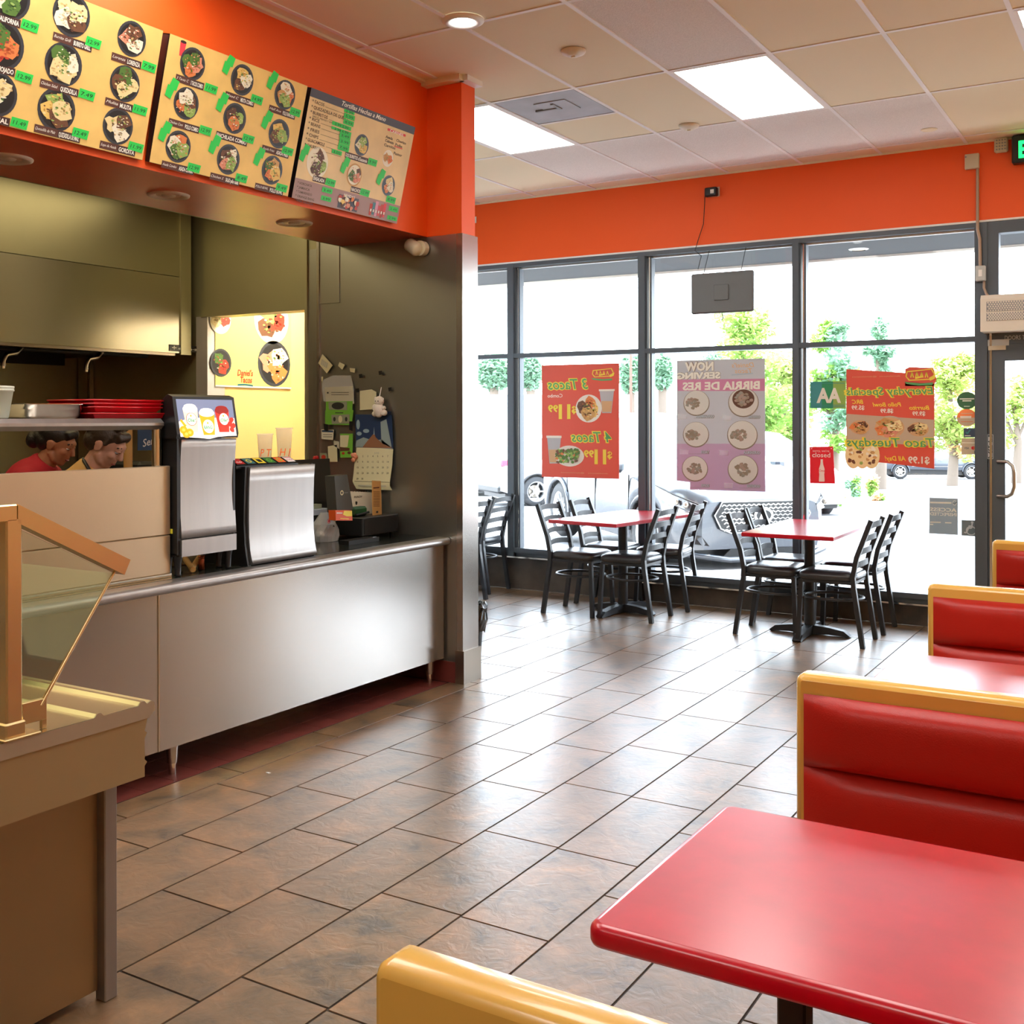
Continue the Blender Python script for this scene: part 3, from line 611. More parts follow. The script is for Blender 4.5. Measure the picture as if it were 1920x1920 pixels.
for u, v, w1, w2, r in ((.22, .078, 'Oe', 'Ole!', .031), (.80, .078, 'Oe', 'Ole!', .031), (.5, .045, 'Orange', 'BANG!', .035)):
    S.ell(W * u, v, r, r * .95, .0032, 's_red' if u != .5 else 's_orange'); S.ell(W * u, v, r * .92, r * .88, .0034, 's_white')
    S.text(w2, W * u, v - .012, .016, .0037, 's_green', w=r * 1.5, align='c', bold=.02, shear=.2 if u != .5 else 0); S.ell(W * u - .002, v + .015, .005, .005, .0037, 's_orange')
for u, v in ((.06, .03), (.16, .018), (.10, .012)): S.ell(W * u, v, .022, .018, .0038, 's_orange'); S.ell(W * u, v, .009, .007, .004, 's_yel')
S.line([(.01, .075), (.035, .045)], .012, .0038, 's_orange')
for u, v in ((.93, .075), (.9, .055), (.96, .045), (.92, .03)): S.blob(W * u, v, .014, .014, .0038, 's_red', random.Random(int(v * 999)), 8)
S.mb.build('lit_picture', hd)
# ---- flavour tower
t = thing('soda_fountain', (-3.95, 3.95, .846), 'wide steel soda fountain with six flavour badges along its top', 'soda dispenser')
y0, y1 = 3.735, 4.195
P = [(-3.704, 1.308), (-3.71, 1.24), (-3.713, 1.15), (-3.714, 1.06), (-3.712, .98), (-3.706, .92), (-3.697, .88), (-3.688, .852), (-3.74, .852), (-3.74, 1.308)]
MB().prism([(x, y0 + .01, z) for x, z in P], (0, y1 - y0 - .01, 0), 'steel_h', True).build('front_panel', t)
P = [(-3.715, 1.312), (-3.722, 1.2), (-3.726, 1.05), (-3.72, .95), (-3.71, .89), (-3.70, .847), (-4.3, .847), (-4.3, 1.30)]
MB().prism([(x, y0 - .012, z) for x, z in P], (0, .022, 0), 'plastic_black').build('side_panel', t)
MB().prism([(x, y1 - .012, z) for x, z in P], (0, .012, 0), 'plastic_black').build('side_panel', t)
MB().box(-4.3, -3.74, y0, y1 - .012, .87, 1.30, 'plastic_black').build('body', t)
MB().cyl((-3.79, y0 - .02, 1.03), .008, .012, 'chrome', 'y').build('lock', t)
bd = MB().prism([(-3.74, 3.69, 1.301), (-3.74, 3.69, 1.315), (-3.80, 3.69, 1.345), (-3.83, 3.69, 1.345), (-3.83, 3.69, 1.301)], (0, .42, 0), 'plastic_black').build('badge_rail', t)
for k, (c, w1) in enumerate((('b_red', 'ico'), ('b_teal', ''), ('b_yel', 'Bg'), ('b_green', ''), ('b_orange', ''), ('b_white', 'S'))):
    S = Sheet((-3.7405, 3.695 + .069 * k, 1.3165), (0, 1, 0), (-.06, 0, .03)); S.slab(.004, .004, .064, .062, -.001, .004, 'plastic_black'); S.rect(.008, .008, .060, .058, .0045, c)
    if k == 2: S.rect(.02, .018, .048, .046, .005, 'black')
    elif k == 5: S.text('EDGY', .034, .02, .016, .005, 'b_red', w=.046, align='c'); S.line([(.01, .05), (.058, .05)], .006, .005, 'b_red')
    elif k == 0: S.text('co', .034, .02, .02, .005, 'white', w=.035, align='c', shear=.3)
    else: S.ell(.034, .033, .016, .016, .005, 'b_lime' if k != 1 else 'b_yel'); S.ell(.034, .033, .01, .01, .0053, c)
    S.mb.build('flavour_badge', t)
def plastic_cup(px, py0, py1, rtop, label, letters):
    p = onx(px, py0, -3.93); h = onx(px, py1, -3.93).z - 1.3005
    mb = MB().lathe([(0, .003), (rtop * .7, .003), (rtop * .72, 0), (rtop * .98, h - .006), (rtop * 1.06, h - .004), (rtop * 1.06, h), (rtop * .96, h)], (-3.93, p.y, 1.3005), 'clear_cup', 28)
    S = Sheet((-3.93 + rtop * .92 * .74 - .67 * .027, p.y - rtop * .92 * .67 - .74 * .027, 1.335), (.67, .74, 0), (.1 * .74, -.1 * .67, 1), mb)
    S.text(letters, .0, .012, .04, .001, 'b_orange', shear=.2, bold=0, w=.055); tagit(mb.build('plastic_cup'), label, 'cup', 'clear cups on the soda fountain')
plastic_cup(497, 858, 813, .040, 'shorter clear plastic cup with orange lettering on the soda fountain', 'P T')
plastic_cup(533, 857, 802, .043, 'taller clear plastic cup with orange lettering on the soda fountain', 'H J')
# ================================================================== HOOD AND BACK OF KITCHEN
XH = -6.5
t = thing('range_hood', (-7.1, 3.2, 2.04), 'big stainless exhaust hood over the cook line with a black name badge', 'range hood')
MB().box(XH - .02, XH, -1, 5.83, 2.04, 2.62, 'steel_hood').build('front_panel', t)
MB().box(XH - .022, XH - .004, -1, 5.86, 2.625, 3.195, 'steel_hood2').build('upper_panel', t)
MB().box(-7.88, XH - .02, 5.82, 5.83, 2.04, 3.195, 'steel_hood2').box(XH - .01, XH + .012, 5.83, 5.93, 2.03, 3.195, 'green_steel').build('end_panel', t)
MB().box(-7.88, XH - .03, -.9, 5.81, 2.2, 2.22, 'black').box(-7.86, -7.83, -.9, 5.8, 1.98, 2.2, 'black').box(XH - .1, XH - .02, -.9, 5.8, 2.02, 2.04, 'steel_dark').build('filter_bank', t)
S = Sheet((XH + .001, onx(317, 657, XH).y, 2.052), (0, 1, 0), (0, 0, 1)); S.slab(0, 0, .34, .05, 0, .004, 'plastic_black'); S.text('econ-air', .085, .015, .022, .0045, 'white', w=.235, bold=.02)
for q in (0, 1.57): S.line([(.045 - .022 * math.cos(q), .027 - .014 * math.sin(q)), (.045 + .022 * math.cos(q), .027 + .014 * math.sin(q))], .007, .0045, 'white')
S.rect(.1, .006, .32, .008, .0045, 'grey'); S.mb.build('name_badge', t)
for px in (40, 190):
    p = onx(px, 668, -6.7); MB().tube([(-6.7, p.y, 2.2), (-6.7, p.y, 2.02), (-6.68, p.y - .05, 1.985), (-6.67, p.y - .13, 1.97), (-6.66, p.y - .16, 1.93), (-6.655, p.y - .165, 1.89)], .016, 'steel_dark', 8).cyl((-6.655, p.y - .165, 1.875), .012, .03, 'chrome').build('fire_nozzle', t)
MB().tube([(-6.72, -.8, 2.02), (-6.72, 5.7, 2.02)], .018, 'black', 8).build('supply_pipe', t)
t = thing('corner_guard', (-7.86, 5.97, 0), 'tall folded steel trim up the kitchen corner left of the doorway', 'corner trim')
MB().box(-7.88, -7.76, 5.965, 5.985, 0, 2.9, 'green_steel').box(-7.73, -7.715, 5.96, 5.99, 0, 2.9, 'steel').build('trim_sheet', t)
# prep table between the hood and the counter
t = thing('prep_table', (-6.25, 3.0, 0), 'stainless kitchen work table behind the counter, mostly hidden', 'work table')
MB().box(-6.45, -6.05, .5, 5.0, .86, .9, 'steel').build('tabletop', t)
for x, y in ((-6.4, .55), (-6.1, .55), (-6.4, 4.95), (-6.1, 4.95)): MB().cyl((x, y, 0), .02, .86, 'steel').build('leg', t)
p = onx(240, 840, -5.0); t = thing('wooden_pole', (-5.0, p.y, 0), 'pale wooden pole standing in the kitchen right of the bending cook', 'pole')
MB().cyl((-5.0, p.y, .02), .024, 1.5, 'f_tan', seg=14).build('shaft', t); MB().cyl((-5.0, p.y, 0), .1, .02, 'steel').build('base', t)
p = onx(276, 822, -5.1); t = thing('wall_notice', (-5.1, p.y, 1.4), 'blue printed sign with white script behind the shelf post', 'sign')
t.location = (-5.1, p.y, 1.37); S = Sheet((-5.1, p.y - .07, 1.385), (0, 1, 0), (0, 0, 1)); S.slab(0, 0, .19, .13, 0, .004, 'b_blue'); S.mb.build('panel', t); S = Sheet((-5.1, p.y - .07, 1.385), (0, 1, 0), (0, 0, 1)); S.text('Seno', .035, .02, .045, .005, 'white', shear=.3, rot=.2); S.mb.build('lettering', t)
p = onx(276, 865, -5.5); t = thing('kitchen_machine', (-5.65, p.y, .0), 'black kitchen machine behind the shelf post', 'kitchen machine')
MB().box(-5.8, -5.5, p.y - .06, p.y + .08, .9, 1.27, 'plastic_black', .02).build('housing', t); MB().box(-5.502, -5.49, p.y - .04, p.y + .06, 1.1, 1.2, 'black').build('panel', t); MB().box(-5.78, -5.54, p.y - .05, p.y + .07, 0, .9, 'steel_dark').build('stand', t)
# ---- poster on the yellow wall beyond the doorway
S = Sheet((-6.376, 5.95, 1.793), (0, 1, 0), (0, 0, 1)); u1 = S.uv(545, 726)[0]; u0 = .03 + .5 * 0
S.O = Vector((-6.374, 6.5, 1.793)); E_ = S.uv(545, 726)[0]
t = thing('menu_poster', (-6.374, 6.3, 1.8), 'pale yellow food poster on the yellow wall seen through the kitchen doorway', 'poster')
S = Sheet((-6.3745, 6.13, 1.793), (0, 1, 0), (0, 0, 1)); A = S.uv(421, 723)[0]; B = S.uv(545, 726)[0]
S.slab(A - .1, 0, B, .82, 0, .006, 'poster_y'); S.rect(A - .1, -.004, B, .008, .007, 'white'); S.mb.build('sheet', t)
for px, py, r, pal, sd_ in ((508, 600, .2, ['meat', 'red', 'lett'], 4), (513, 682, .19, ['pink', 'rice', 'cream'], 9), (413, 680, .11, ['red', 'green'], 5), (412, 600, .11, ['red', 'tort'], 6)):
    a, b = S.uv(px, py); dish(S, a, b, r, pal, sd_, .008, 'plate_dark' if py > 650 else 'f_cream', 'plate_in' if py > 650 else 'f_cream', parent=t)
L = Sheet(S.O, S.U, S.V); a, b = S.uv(444, 704); L.text("Daniel's", a, b, .05, .009, 'b_redo', w=.17, shear=.15, bold=.02); L.text('Tacos', a + .03, b - .055, .05, .009, 'b_redo', w=.13, shear=.15, bold=.02); L.line([(a, b - .075), (a + .08, b - .07), (a + .17, b - .078)], .012, .009, 'b_teal'); L.mb.build('logo_lettering', t)
# ================================================================== STEAM TABLE WITH SNEEZE GUARD (left foreground)
t = thing('steam_table', (-2.9, .6, 0), 'stainless serving table with a ribbed tray slide at the left foreground', 'serving table')
x1, x0, ye, yb = -2.3, -3.3, 1.975, -1.2
def ribline(x):
    pts = []
    for yc in (1.80, 1.935): pts += [(x, yc - .014, .79), (x, yc - .006, .799), (x, yc + .006, .799), (x, yc + .014, .79)]
    return [(x, yb, .79)] + pts + [(x, ye - .012, .796), (x, ye - .003, .79), (x, ye, .778)]
A, B = ribline(x0), ribline(x1); n = len(A); mb = MB(); mb.add(A + B, [(i, n + i, n + i + 1, i + 1) for i in range(n - 1)], 'steel_top', False)
mb.prism([(x1 + .001, y, z) for _, y, z in B] + [(x1 + .001, ye, .768), (x1 + .001, ye - .02, .752), (x1 + .001, yb, .752)], (-.004, 0, 0), 'steel_lip'); mb.build('tray_slide', t)
ed = [(ye - .02, .752), (ye - .03, .72), (ye - .022, .713), (ye - .03, .70), (ye - .03, .645), (ye - .022, .637), (ye - .03, .628), (ye - .03, .6)]
mb = MB().prism([(x1 - .004, y, z) for y, z in ed] + [(x1 - .004, yb, .6), (x1 - .004, yb, .752)], (-.006, 0, 0), 'steel_warm'); mb.box(x0, x1 - .01, ye - .04, ye - .034, .6, .752, 'steel_warm').build('apron', t)
for (x, y) in ((-2.425, 1.92), (-3.2, 1.92), (-2.425, -1.1), (-3.2, -1.1)): MB().box(x - .02, x + .02, y - .02, y + .02, 0, .775, 'steel_h', .003).build('leg', t)
MB().box(-3.2, -2.43, yb + .1, 1.895, .03, .6, 'steel_cab').build('cabinet_body', t)
mb = MB().box(x0 + .1, x1 - .1, yb + .2, 1.5, .785, .7905, 'steel_h')
t2 = thing('sneeze_guard', (-2.33, 1.58, .79), 'brass-toned steel sneeze guard with slanted glass on the serving table', 'sneeze guard')
GXP = -2.33
MB().box(GXP - .019, GXP + .019, 1.555, 1.597, .795, 1.305, 'brass_steel', .004).build('post', t2)
MB().box(GXP - .024, GXP + .024, 1.549, 1.603, .793, .83, 'brass_steel', .004).box(GXP - .035, GXP + .035, 1.54, 1.635, .7905, .797, 'brass_steel', .002).build('base_plate', t2)
d = Vector((0, 1.905 - 1.585, 1.172 - 1.337)).normalized(); nrm = Vector((0, d.z, -d.y))
a = Vector((GXP, 1.585, 1.337)); b = a + d * .362
mb = MB(); q = [a - Vector((.019, 0, 0)), b - Vector((.019, 0, 0)), b - Vector((.019, 0, 0)) + nrm * .041, Vector((GXP - .019, 1.585, 1.293))]
mb.prism(q, (.038, 0, 0), 'brass_steel'); mb.box(GXP - .019, GXP + .019, 1.0, 1.585, 1.297, 1.337, 'brass_steel', .003); mb.build('top_rail', t2)
MB().box(GXP - .019, GXP + .019, 1.04, 1.08, .79, 1.297, 'brass_steel', .004).build('post', t2)
mb = MB(); p0 = Vector((GXP, 1.603, 1.275)); p1 = Vector((GXP, 1.868, 1.139)); p2 = Vector((GXP, 1.655, .852)); p3 = Vector((GXP, 1.603, .838))
mb.prism([p0 + Vector((-.003, 0, 0)), p1 + Vector((-.003, 0, 0)), p2 + Vector((-.003, 0, 0)), p3 + Vector((-.003, 0, 0))], (.006, 0, 0), 'glass_guard'); mb.build('side_glass', t2)
mb = MB(); v = Vector((-.9, 0, 0)); e = Vector((0, .005, 0)); mb.add([p1, p2, p2 + v, p1 + v, p1 + e, p2 + e, p2 + v + e, p1 + v + e], [(0, 1, 2, 3), (7, 6, 5, 4)], 'glass_guard'); mb.add([p1 - Vector((0, .003, 0)), p2 - Vector((0, .003, 0)), p2 + e, p1 + e], [(0, 1, 2, 3)], 'brass_steel'); mb.build('front_glass', t2)
MB().tube([p1 + Vector((.002, .002, .004)), p2 + Vector((.002, .002, -.004))], .004, 'brass_steel', 6).build('edge_strip', t2)
MB().box(GXP - .01, GXP + .004, 1.605, 1.672, .812, .864, 'brass_steel', .002).box(GXP - .008, GXP + .002, 1.66, 1.672, .791, .815, 'brass_steel').build('glass_clip', t2)
# ================================================================== BOOTHS
def booth(yf, sides, label, foot=1):
    t = thing('booth_bench', (-.17, yf + .035, 0), label, 'booth', 'booth benches along the right wall')
    xa, xb, th, zt = -.78, .5, .07, .92
    o = []
    def rr(y, ins):
        r = .02; p = []
        z0 = .30
        for cx, cz, s in ((xb - r, zt - r, 0), (xa + r, zt - r, 90)):
            for i in range(6): q = math.radians(s + 18 * i); p.append((cx + (r - ins) * math.cos(q), y, cz + (r - ins) * math.sin(q)))
        return [(xb - ins, y, z0)] + p + [(xa + ins, y, z0)]
    L = [rr(yf, .014), rr(yf + .004, .006), rr(yf + .014, 0), rr(yf + th - .014, 0), rr(yf + th - .004, .006), rr(yf + th, .014)]; n = len(L[0]); mb = MB()
    mb.add([p for r in L for p in r], [(k * n + i, (k + 1) * n + i, (k + 1) * n + (i + 1) % n, k * n + (i + 1) % n) for k in range(5) for i in range(n)], 'yellow_lam', True)
    mb.add([p for r in L for p in r], [list(range(n)), list(range(5 * n, 6 * n))[::-1]], 'yellow_lam'); mb.build('back_shell', t)
    for s in sides:
        y = yf if s < 0 else yf + th
        def pad(z0, z1, name):   # padded roll: quilted upholstery between two stitched seams
            nx, nz = 20, 14; v = []; xl, xr = xa + .022, xb - .02
            for i in range(nx + 1):
                for k in range(nz + 1):
                    u, w_ = i / nx, k / nz
                    e = (1 - abs(2 * u - 1) ** 14) ** .4 * (1 - abs(2 * w_ - 1) ** 4.0) ** .55 if 0 < i < nx and 0 < k < nz else 0
                    v.append((xl + (xr - xl) * u, y + s * (.004 + .042 * e), z0 + (z1 - z0) * w_))
            mb = MB(); mb.add(v, [(i * (nz + 1) + k, (i + 1) * (nz + 1) + k, (i + 1) * (nz + 1) + k + 1, i * (nz + 1) + k + 1) if s < 0 else (i * (nz + 1) + k, i * (nz + 1) + k + 1, (i + 1) * (nz + 1) + k + 1, (i + 1) * (nz + 1) + k) for i in range(nx) for k in range(nz)], 'red_vinyl', True)
            return mb.build(name, t)
        pad(.704, .876, 'back_cushion'); pad(.47, .704, 'back_cushion')
        ya, yb2 = (y - .43, y) if s < 0 else (y, y + .43)
        MB().box(xa, xb, ya, yb2, .37, .405, 'yellow_lam', .012).build('seat_shell', t)
        MB().box(xa + .02, xb - .02, ya + .01, yb2 - .005 if s < 0 else yb2 - .01, .405, .47, 'red_vinyl', .025).build('seat_cushion', t)
    fx = [-.15, .35]
    for x in fx:
        MB().box(x - .03, x + .03, yf + .01, yf + th - .01, .02, .37, 'black_metal').box(x - .035, x + .035, yf - .32 * (-1 in sides) , yf + th + .32 * (1 in sides), 0, .03, 'black_metal').build('leg', t)
booth(.975, (1,), 'yellow booth back with a plain rear face at the bottom edge of the photo')
booth(2.60, (-1, 1), 'red and yellow double booth bench right behind the large red table')
booth(4.25, (-1, 1), 'red and yellow double booth bench behind the second booth table')
booth(5.93, (-1,), 'red and yellow booth bench farthest back, nearest the glass door')
def booth_table(y0, y1, label):
    t = thing('booth_table', (-.17, (y0 + y1) / 2, 0), label, 'table', 'red booth tables along the right wall')
    r = .028; xa, xb = -.775, .45; L = []
    def rr(ins, z):
        p = []
        for cx, cy, s in ((xb - r, y0 + r, -90), (xb - r, y1 - r, 0), (xa + r, y1 - r, 90), (xa + r, y0 + r, 180)):
            for i in range(7): q = math.radians(s + 15 * i); p.append((cx + (r - ins) * math.cos(q), cy + (r - ins) * math.sin(q), z))
        return p
    L = [rr(.012, .724), rr(.003, .727), rr(0, .733), rr(0, .749), rr(.002, .754), rr(.007, .7585), rr(.014, .76)]; n = len(L[0]); mb = MB(); v = [p for q in L for p in q]
    mb.add(v, [(k * n + i, k * n + (i + 1) % n, (k + 1) * n + (i + 1) % n, (k + 1) * n + i) for k in range(len(L) - 1) for i in range(n)], 'red_lam', True)
    mb.add(v, [list(range(n))[::-1], list(range((len(L) - 1) * n, len(L) * n))], 'red_lam'); mb.build('tabletop', t)
    ym = (y0 + y1) / 2
    for x in (-.54, .2):
        MB().box(x - .024, x + .024, ym - .024, ym + .024, .03, .70, 'black_metal', .004).build('pedestal', t)
        MB().box(x - .2, x + .2, ym - .03, ym + .03, 0, .03, 'black_metal', .01).box(x - .03, x + .03, ym - .26, ym + .26, 0, .03, 'black_metal', .01).build('foot', t)
        MB().box(x - .12, x + .12, ym - .12, ym + .12, .70, .724, 'black_metal').build('bracket', t)
booth_table(1.49, 2.105, 'big glossy red tabletop in the right foreground')
booth_table(3.15, 3.765, 'booth table whose top mirrors the windows, behind the first red cushioned back')
booth_table(4.81, 5.42, 'booth table hidden behind the third yellow booth back')
# ================================================================== CAFE TABLES AND LADDERBACK CHAIRS
def cafe_table(x, y, rz, label):
    t = thing('cafe_table', (0, 0, 0), label, 'table', 'red cafe tables by the window')
    MB().box(-.31, .31, -.58, .58, .732, .76, 'red_lam', .004).build('tabletop', t)
    MB().cyl((0, 0, .03), .038, .69, 'black_metal', seg=24).build('pedestal', t)
    MB().box(-.1, .1, -.2, .2, .715, .732, 'black_metal').build('bracket', t)
    for a in range(4):
        c, s = math.cos(math.pi / 2 * a), math.sin(math.pi / 2 * a); L = .27 if a % 2 == 0 else .33; P = []
        prof = [(.03, .005), (L * .5, .012), (L * .85, .008), (L, 0), (L + .015, .012), (L * .9, .045), (L * .5, .062), (.03, .07)]
        w_ = .03; MB().prism([(c * r - s * -w_, s * r + c * -w_, z) for r, z in prof], (-s * 2 * w_, c * 2 * w_, 0), 'black_metal').build('foot', t)
    t.location = (x, y, 0); t.rotation_euler.z = rz; return t
cafe_table(-3.735, 7.86, math.radians(-7), 'left red cafe table by the windows, under the red taco banner')
cafe_table(-2.215, 7.74, math.radians(1), 'right red cafe table by the windows, in front of the closed sign')
def chair():
    t = thing('ladderback_chair', (0, 0, 0), 'x', 'chair', 'black ladderback chairs by the windows')
    # local: back at x=0, seat towards +x
    for s in (-1, 1):
        y = s * .178
        MB().tube([(-.03, y * 1.03, 0), (.03, y, .40), (.035, y, .47), (.01, y, .60), (-.085, y * .98, .855)], .0155, 'black_metal', square=True).build('leg', t)
        MB().tube([(.405, y * 1.02, 0), (.385, y * .95, .43)], .0145, 'black_metal', square=True).build('leg', t)
        MB().box(.03, .39, y * .96 - .008, y * .96 + .008, .415, .435, 'black_metal').build('rail', t)
    for x in (.03, .375): MB().box(x, x + .015, -.17, .17, .415, .435, 'black_metal').build('rail', t)
    for z in (.545, .635, .725, .815):
        x = .01 - .095 * (z - .60) / .255 if z > .6 else .02; v = []; n = 10
        for i in range(n + 1):
            q = -1 + 2 * i / n; yy = q * .172; xx = x - .03 * (1 - q * q)
            zz = z + .012 * (1 - q * q)
            v += [(xx, yy, zz - .02), (xx, yy, zz + .02), (xx + .004, yy, zz + .02), (xx + .004, yy, zz - .02)]
        f = [(i * 4 + a, i * 4 + (a + 1) % 4, i * 4 + 4 + (a + 1) % 4, i * 4 + 4 + a) for i in range(n) for a in range(4)]
        MB().add(v, f, 'black_metal').build('slat', t)
    # padded seat
    L = []
    def rr(i, z, bulge=0):
        p = []
        for k in range(32):
            a = 2 * math.pi * k / 32; c, s = math.cos(a), math.sin(a); e = .35
            x = math.copysign(abs(c) ** e, c); y = math.copysign(abs(s) ** e, s)
            x *= 1; wy = .205 + .0 * x
            p.append((.215 + (.2 - i) * x, (wy - i - .018 * (1 - x) * .5) * y, z))
        return p
    L = [rr(.012, .436), rr(.002, .444), rr(0, .464), rr(.006, .482), rr(.03, .494), rr(.09, .50)]; v = [p for q in L for p in q]; n = 32
    mb = MB().add(v, [(k * n + i, k * n + (i + 1) % n, (k + 1) * n + (i + 1) % n, (k + 1) * n + i) for k in range(5) for i in range(n)], 'vinyl_black', True)
    mb.add(v, [list(range(n))[::-1], list(range(5 * n, 6 * n))], 'vinyl_black', True); mb.build('seat', t)
    P = [(.21 + .2 * math.cos(2 * math.pi * k / 40), .165 * math.sin(2 * math.pi * k / 40), .305) for k in range(40)]
    MB().tube(P, .010, 'black_metal', 8, True).build('footring', t)
    return t
base = chair(); used = 0
CH = [(-4.23, 7.685, 0, 'black chair left of the left red table, nearest the camera'), (-3.372, 7.71, math.pi, 'black chair right of the left red table, nearest the camera'),
 (-4.225, 8.22, .03, 'black chair left of the left red table, by the glass'), (-3.345, 8.30, math.pi + .12, 'black chair right of the left red table, by the glass'),
 (-2.645, 7.655, .02, 'black chair left of the right red table, nearest the camera'), (-1.80, 7.605, math.pi, 'black chair right of the right red table, nearest the camera'),
 (-2.68, 8.15, 0, 'black chair left of the right red table, by the glass'), (-1.783, 8.14, math.pi, 'black chair right of the right red table, by the glass'),
 (-5.02, 7.62, math.pi, 'black chair by the steel pillar, cut off by its edge'), (-5.15, 8.22, math.pi + .05, 'black chair beside the leftmost window post')]
for k, (x, y, rz, lb) in enumerate(CH):
    if k == 0: base.location = (x, y, 0); base.rotation_euler.z = rz; base['label'] = lb
    else: dup(base, (x, y, 0), rz, lb)
# trash can behind the pillar
p = onz(893, 1252, 0); t = thing('trash_can', (-3.82, 6.1, 0), 'black trash can with a black liner half hidden by the steel pillar', 'trash can')
cx, cy = p.x - .10 * math.cos(YAW) + .012, p.y - .10 * math.sin(YAW) + .05; t.location = (cx, cy, 0); WL[t.name] = Vector((cx, cy, 0))
MB().lathe([(0, 0), (.085, 0), (.09, .01), (.11, .36), (.11, .375), (.10, .375)], (cx, cy, 0), 'plastic_black', 28).build('bin', t)
mb = MB(); rnd = random.Random(5); seg = 48; v = []
for k, (r, z) in enumerate(((.115, .22), (.126, .26), (.132, .30), (.128, .345), (.132, .375), (.12, .395), (.105, .385), (.10, .34))):
    for i in range(seg): v.append((cx + (r + rnd.uniform(-.007, .007)) * math.cos(6.283 * i / seg), cy + (r + rnd.uniform(-.007, .007)) * math.sin(6.283 * i / seg), z + rnd.uniform(-.012, .012)))
mb.add(v, [(k * seg + i, k * seg + (i + 1) % seg, (k + 1) * seg + (i + 1) % seg, (k + 1) * seg + i) for k in range(7) for i in range(seg)], 'bag', False); mb.build('liner', t)
# ================================================================== OUTSIDE
def gz(x, y): return -.1 - .035 * max(-2.5, (x * -math.sin(YAW) + y * math.cos(YAW)) - 14)
sbox('sidewalk', -26, 8, YW + .14, 10.45, -.2, -.03, 'concrete')
sbox('wall_base_outside', -6, 1, YW + .1, YW + .16, -.1, .16, 'stucco')
mb = MB(); xs = [-90 + 6 * i for i in range(24)]; ys = [10.4, 14] + [18 + 6 * i for i in range(17)]
v = [(x, y, gz(x, y) - (.0 if y > 11 else .02)) for x in xs for y in ys]; n = len(ys)
mb.add(v, [(i * n + j, (i + 1) * n + j, (i + 1) * n + j + 1, i * n + j + 1) for i in range(len(xs) - 1) for j in range(n - 1)], 'asphalt'); struct('ground_parking', mb)
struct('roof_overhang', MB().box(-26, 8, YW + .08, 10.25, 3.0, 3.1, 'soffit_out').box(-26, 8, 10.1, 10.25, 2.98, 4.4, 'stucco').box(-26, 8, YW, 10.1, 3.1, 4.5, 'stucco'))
p = onz(1610, 467, 3.0)
tagit(MB().lathe([(.06, -.01), (.08, -.004), (.085, 0)], (p.x, p.y, 2.999), 'white').cyl((p.x, p.y, 2.994), .06, .005, 'lamp_off').build('canopy_light'), 'small round light under the outside canopy, seen through the window', 'light')
# white storage building and boundary wall far across the lot
pb = [ond(840, 800, 62), ond(1180, 800, 62)]
mb = MB(); d = pb[1] - pb[0]; zb = -2.6
mb.prism([(pb[0].x, pb[0].y, zb), (pb[1].x, pb[1].y, zb), (pb[1].x, pb[1].y, 2.9), (pb[0].x, pb[0].y, 2.9)], Vector((-d.y, d.x, 0)).normalized() * 3, 'white')
b = mb.build('storage_building'); tagit(b, 'long low white building across the parking lot behind the white car', 'building')
for k in range(6):
    a = pb[0] + d * (.05 + .16 * k); e = a + d * .1; MB().prism([(a.x, a.y, .3 + .5 * (k % 3)), (e.x, e.y, .3 + .5 * (k % 3)), (e.x, e.y, .37 + .5 * (k % 3)), (a.x, a.y, .37 + .5 * (k % 3))], Vector((d.y, -d.x, 0)).normalized() * .1, 'grey').build('ledge', b)
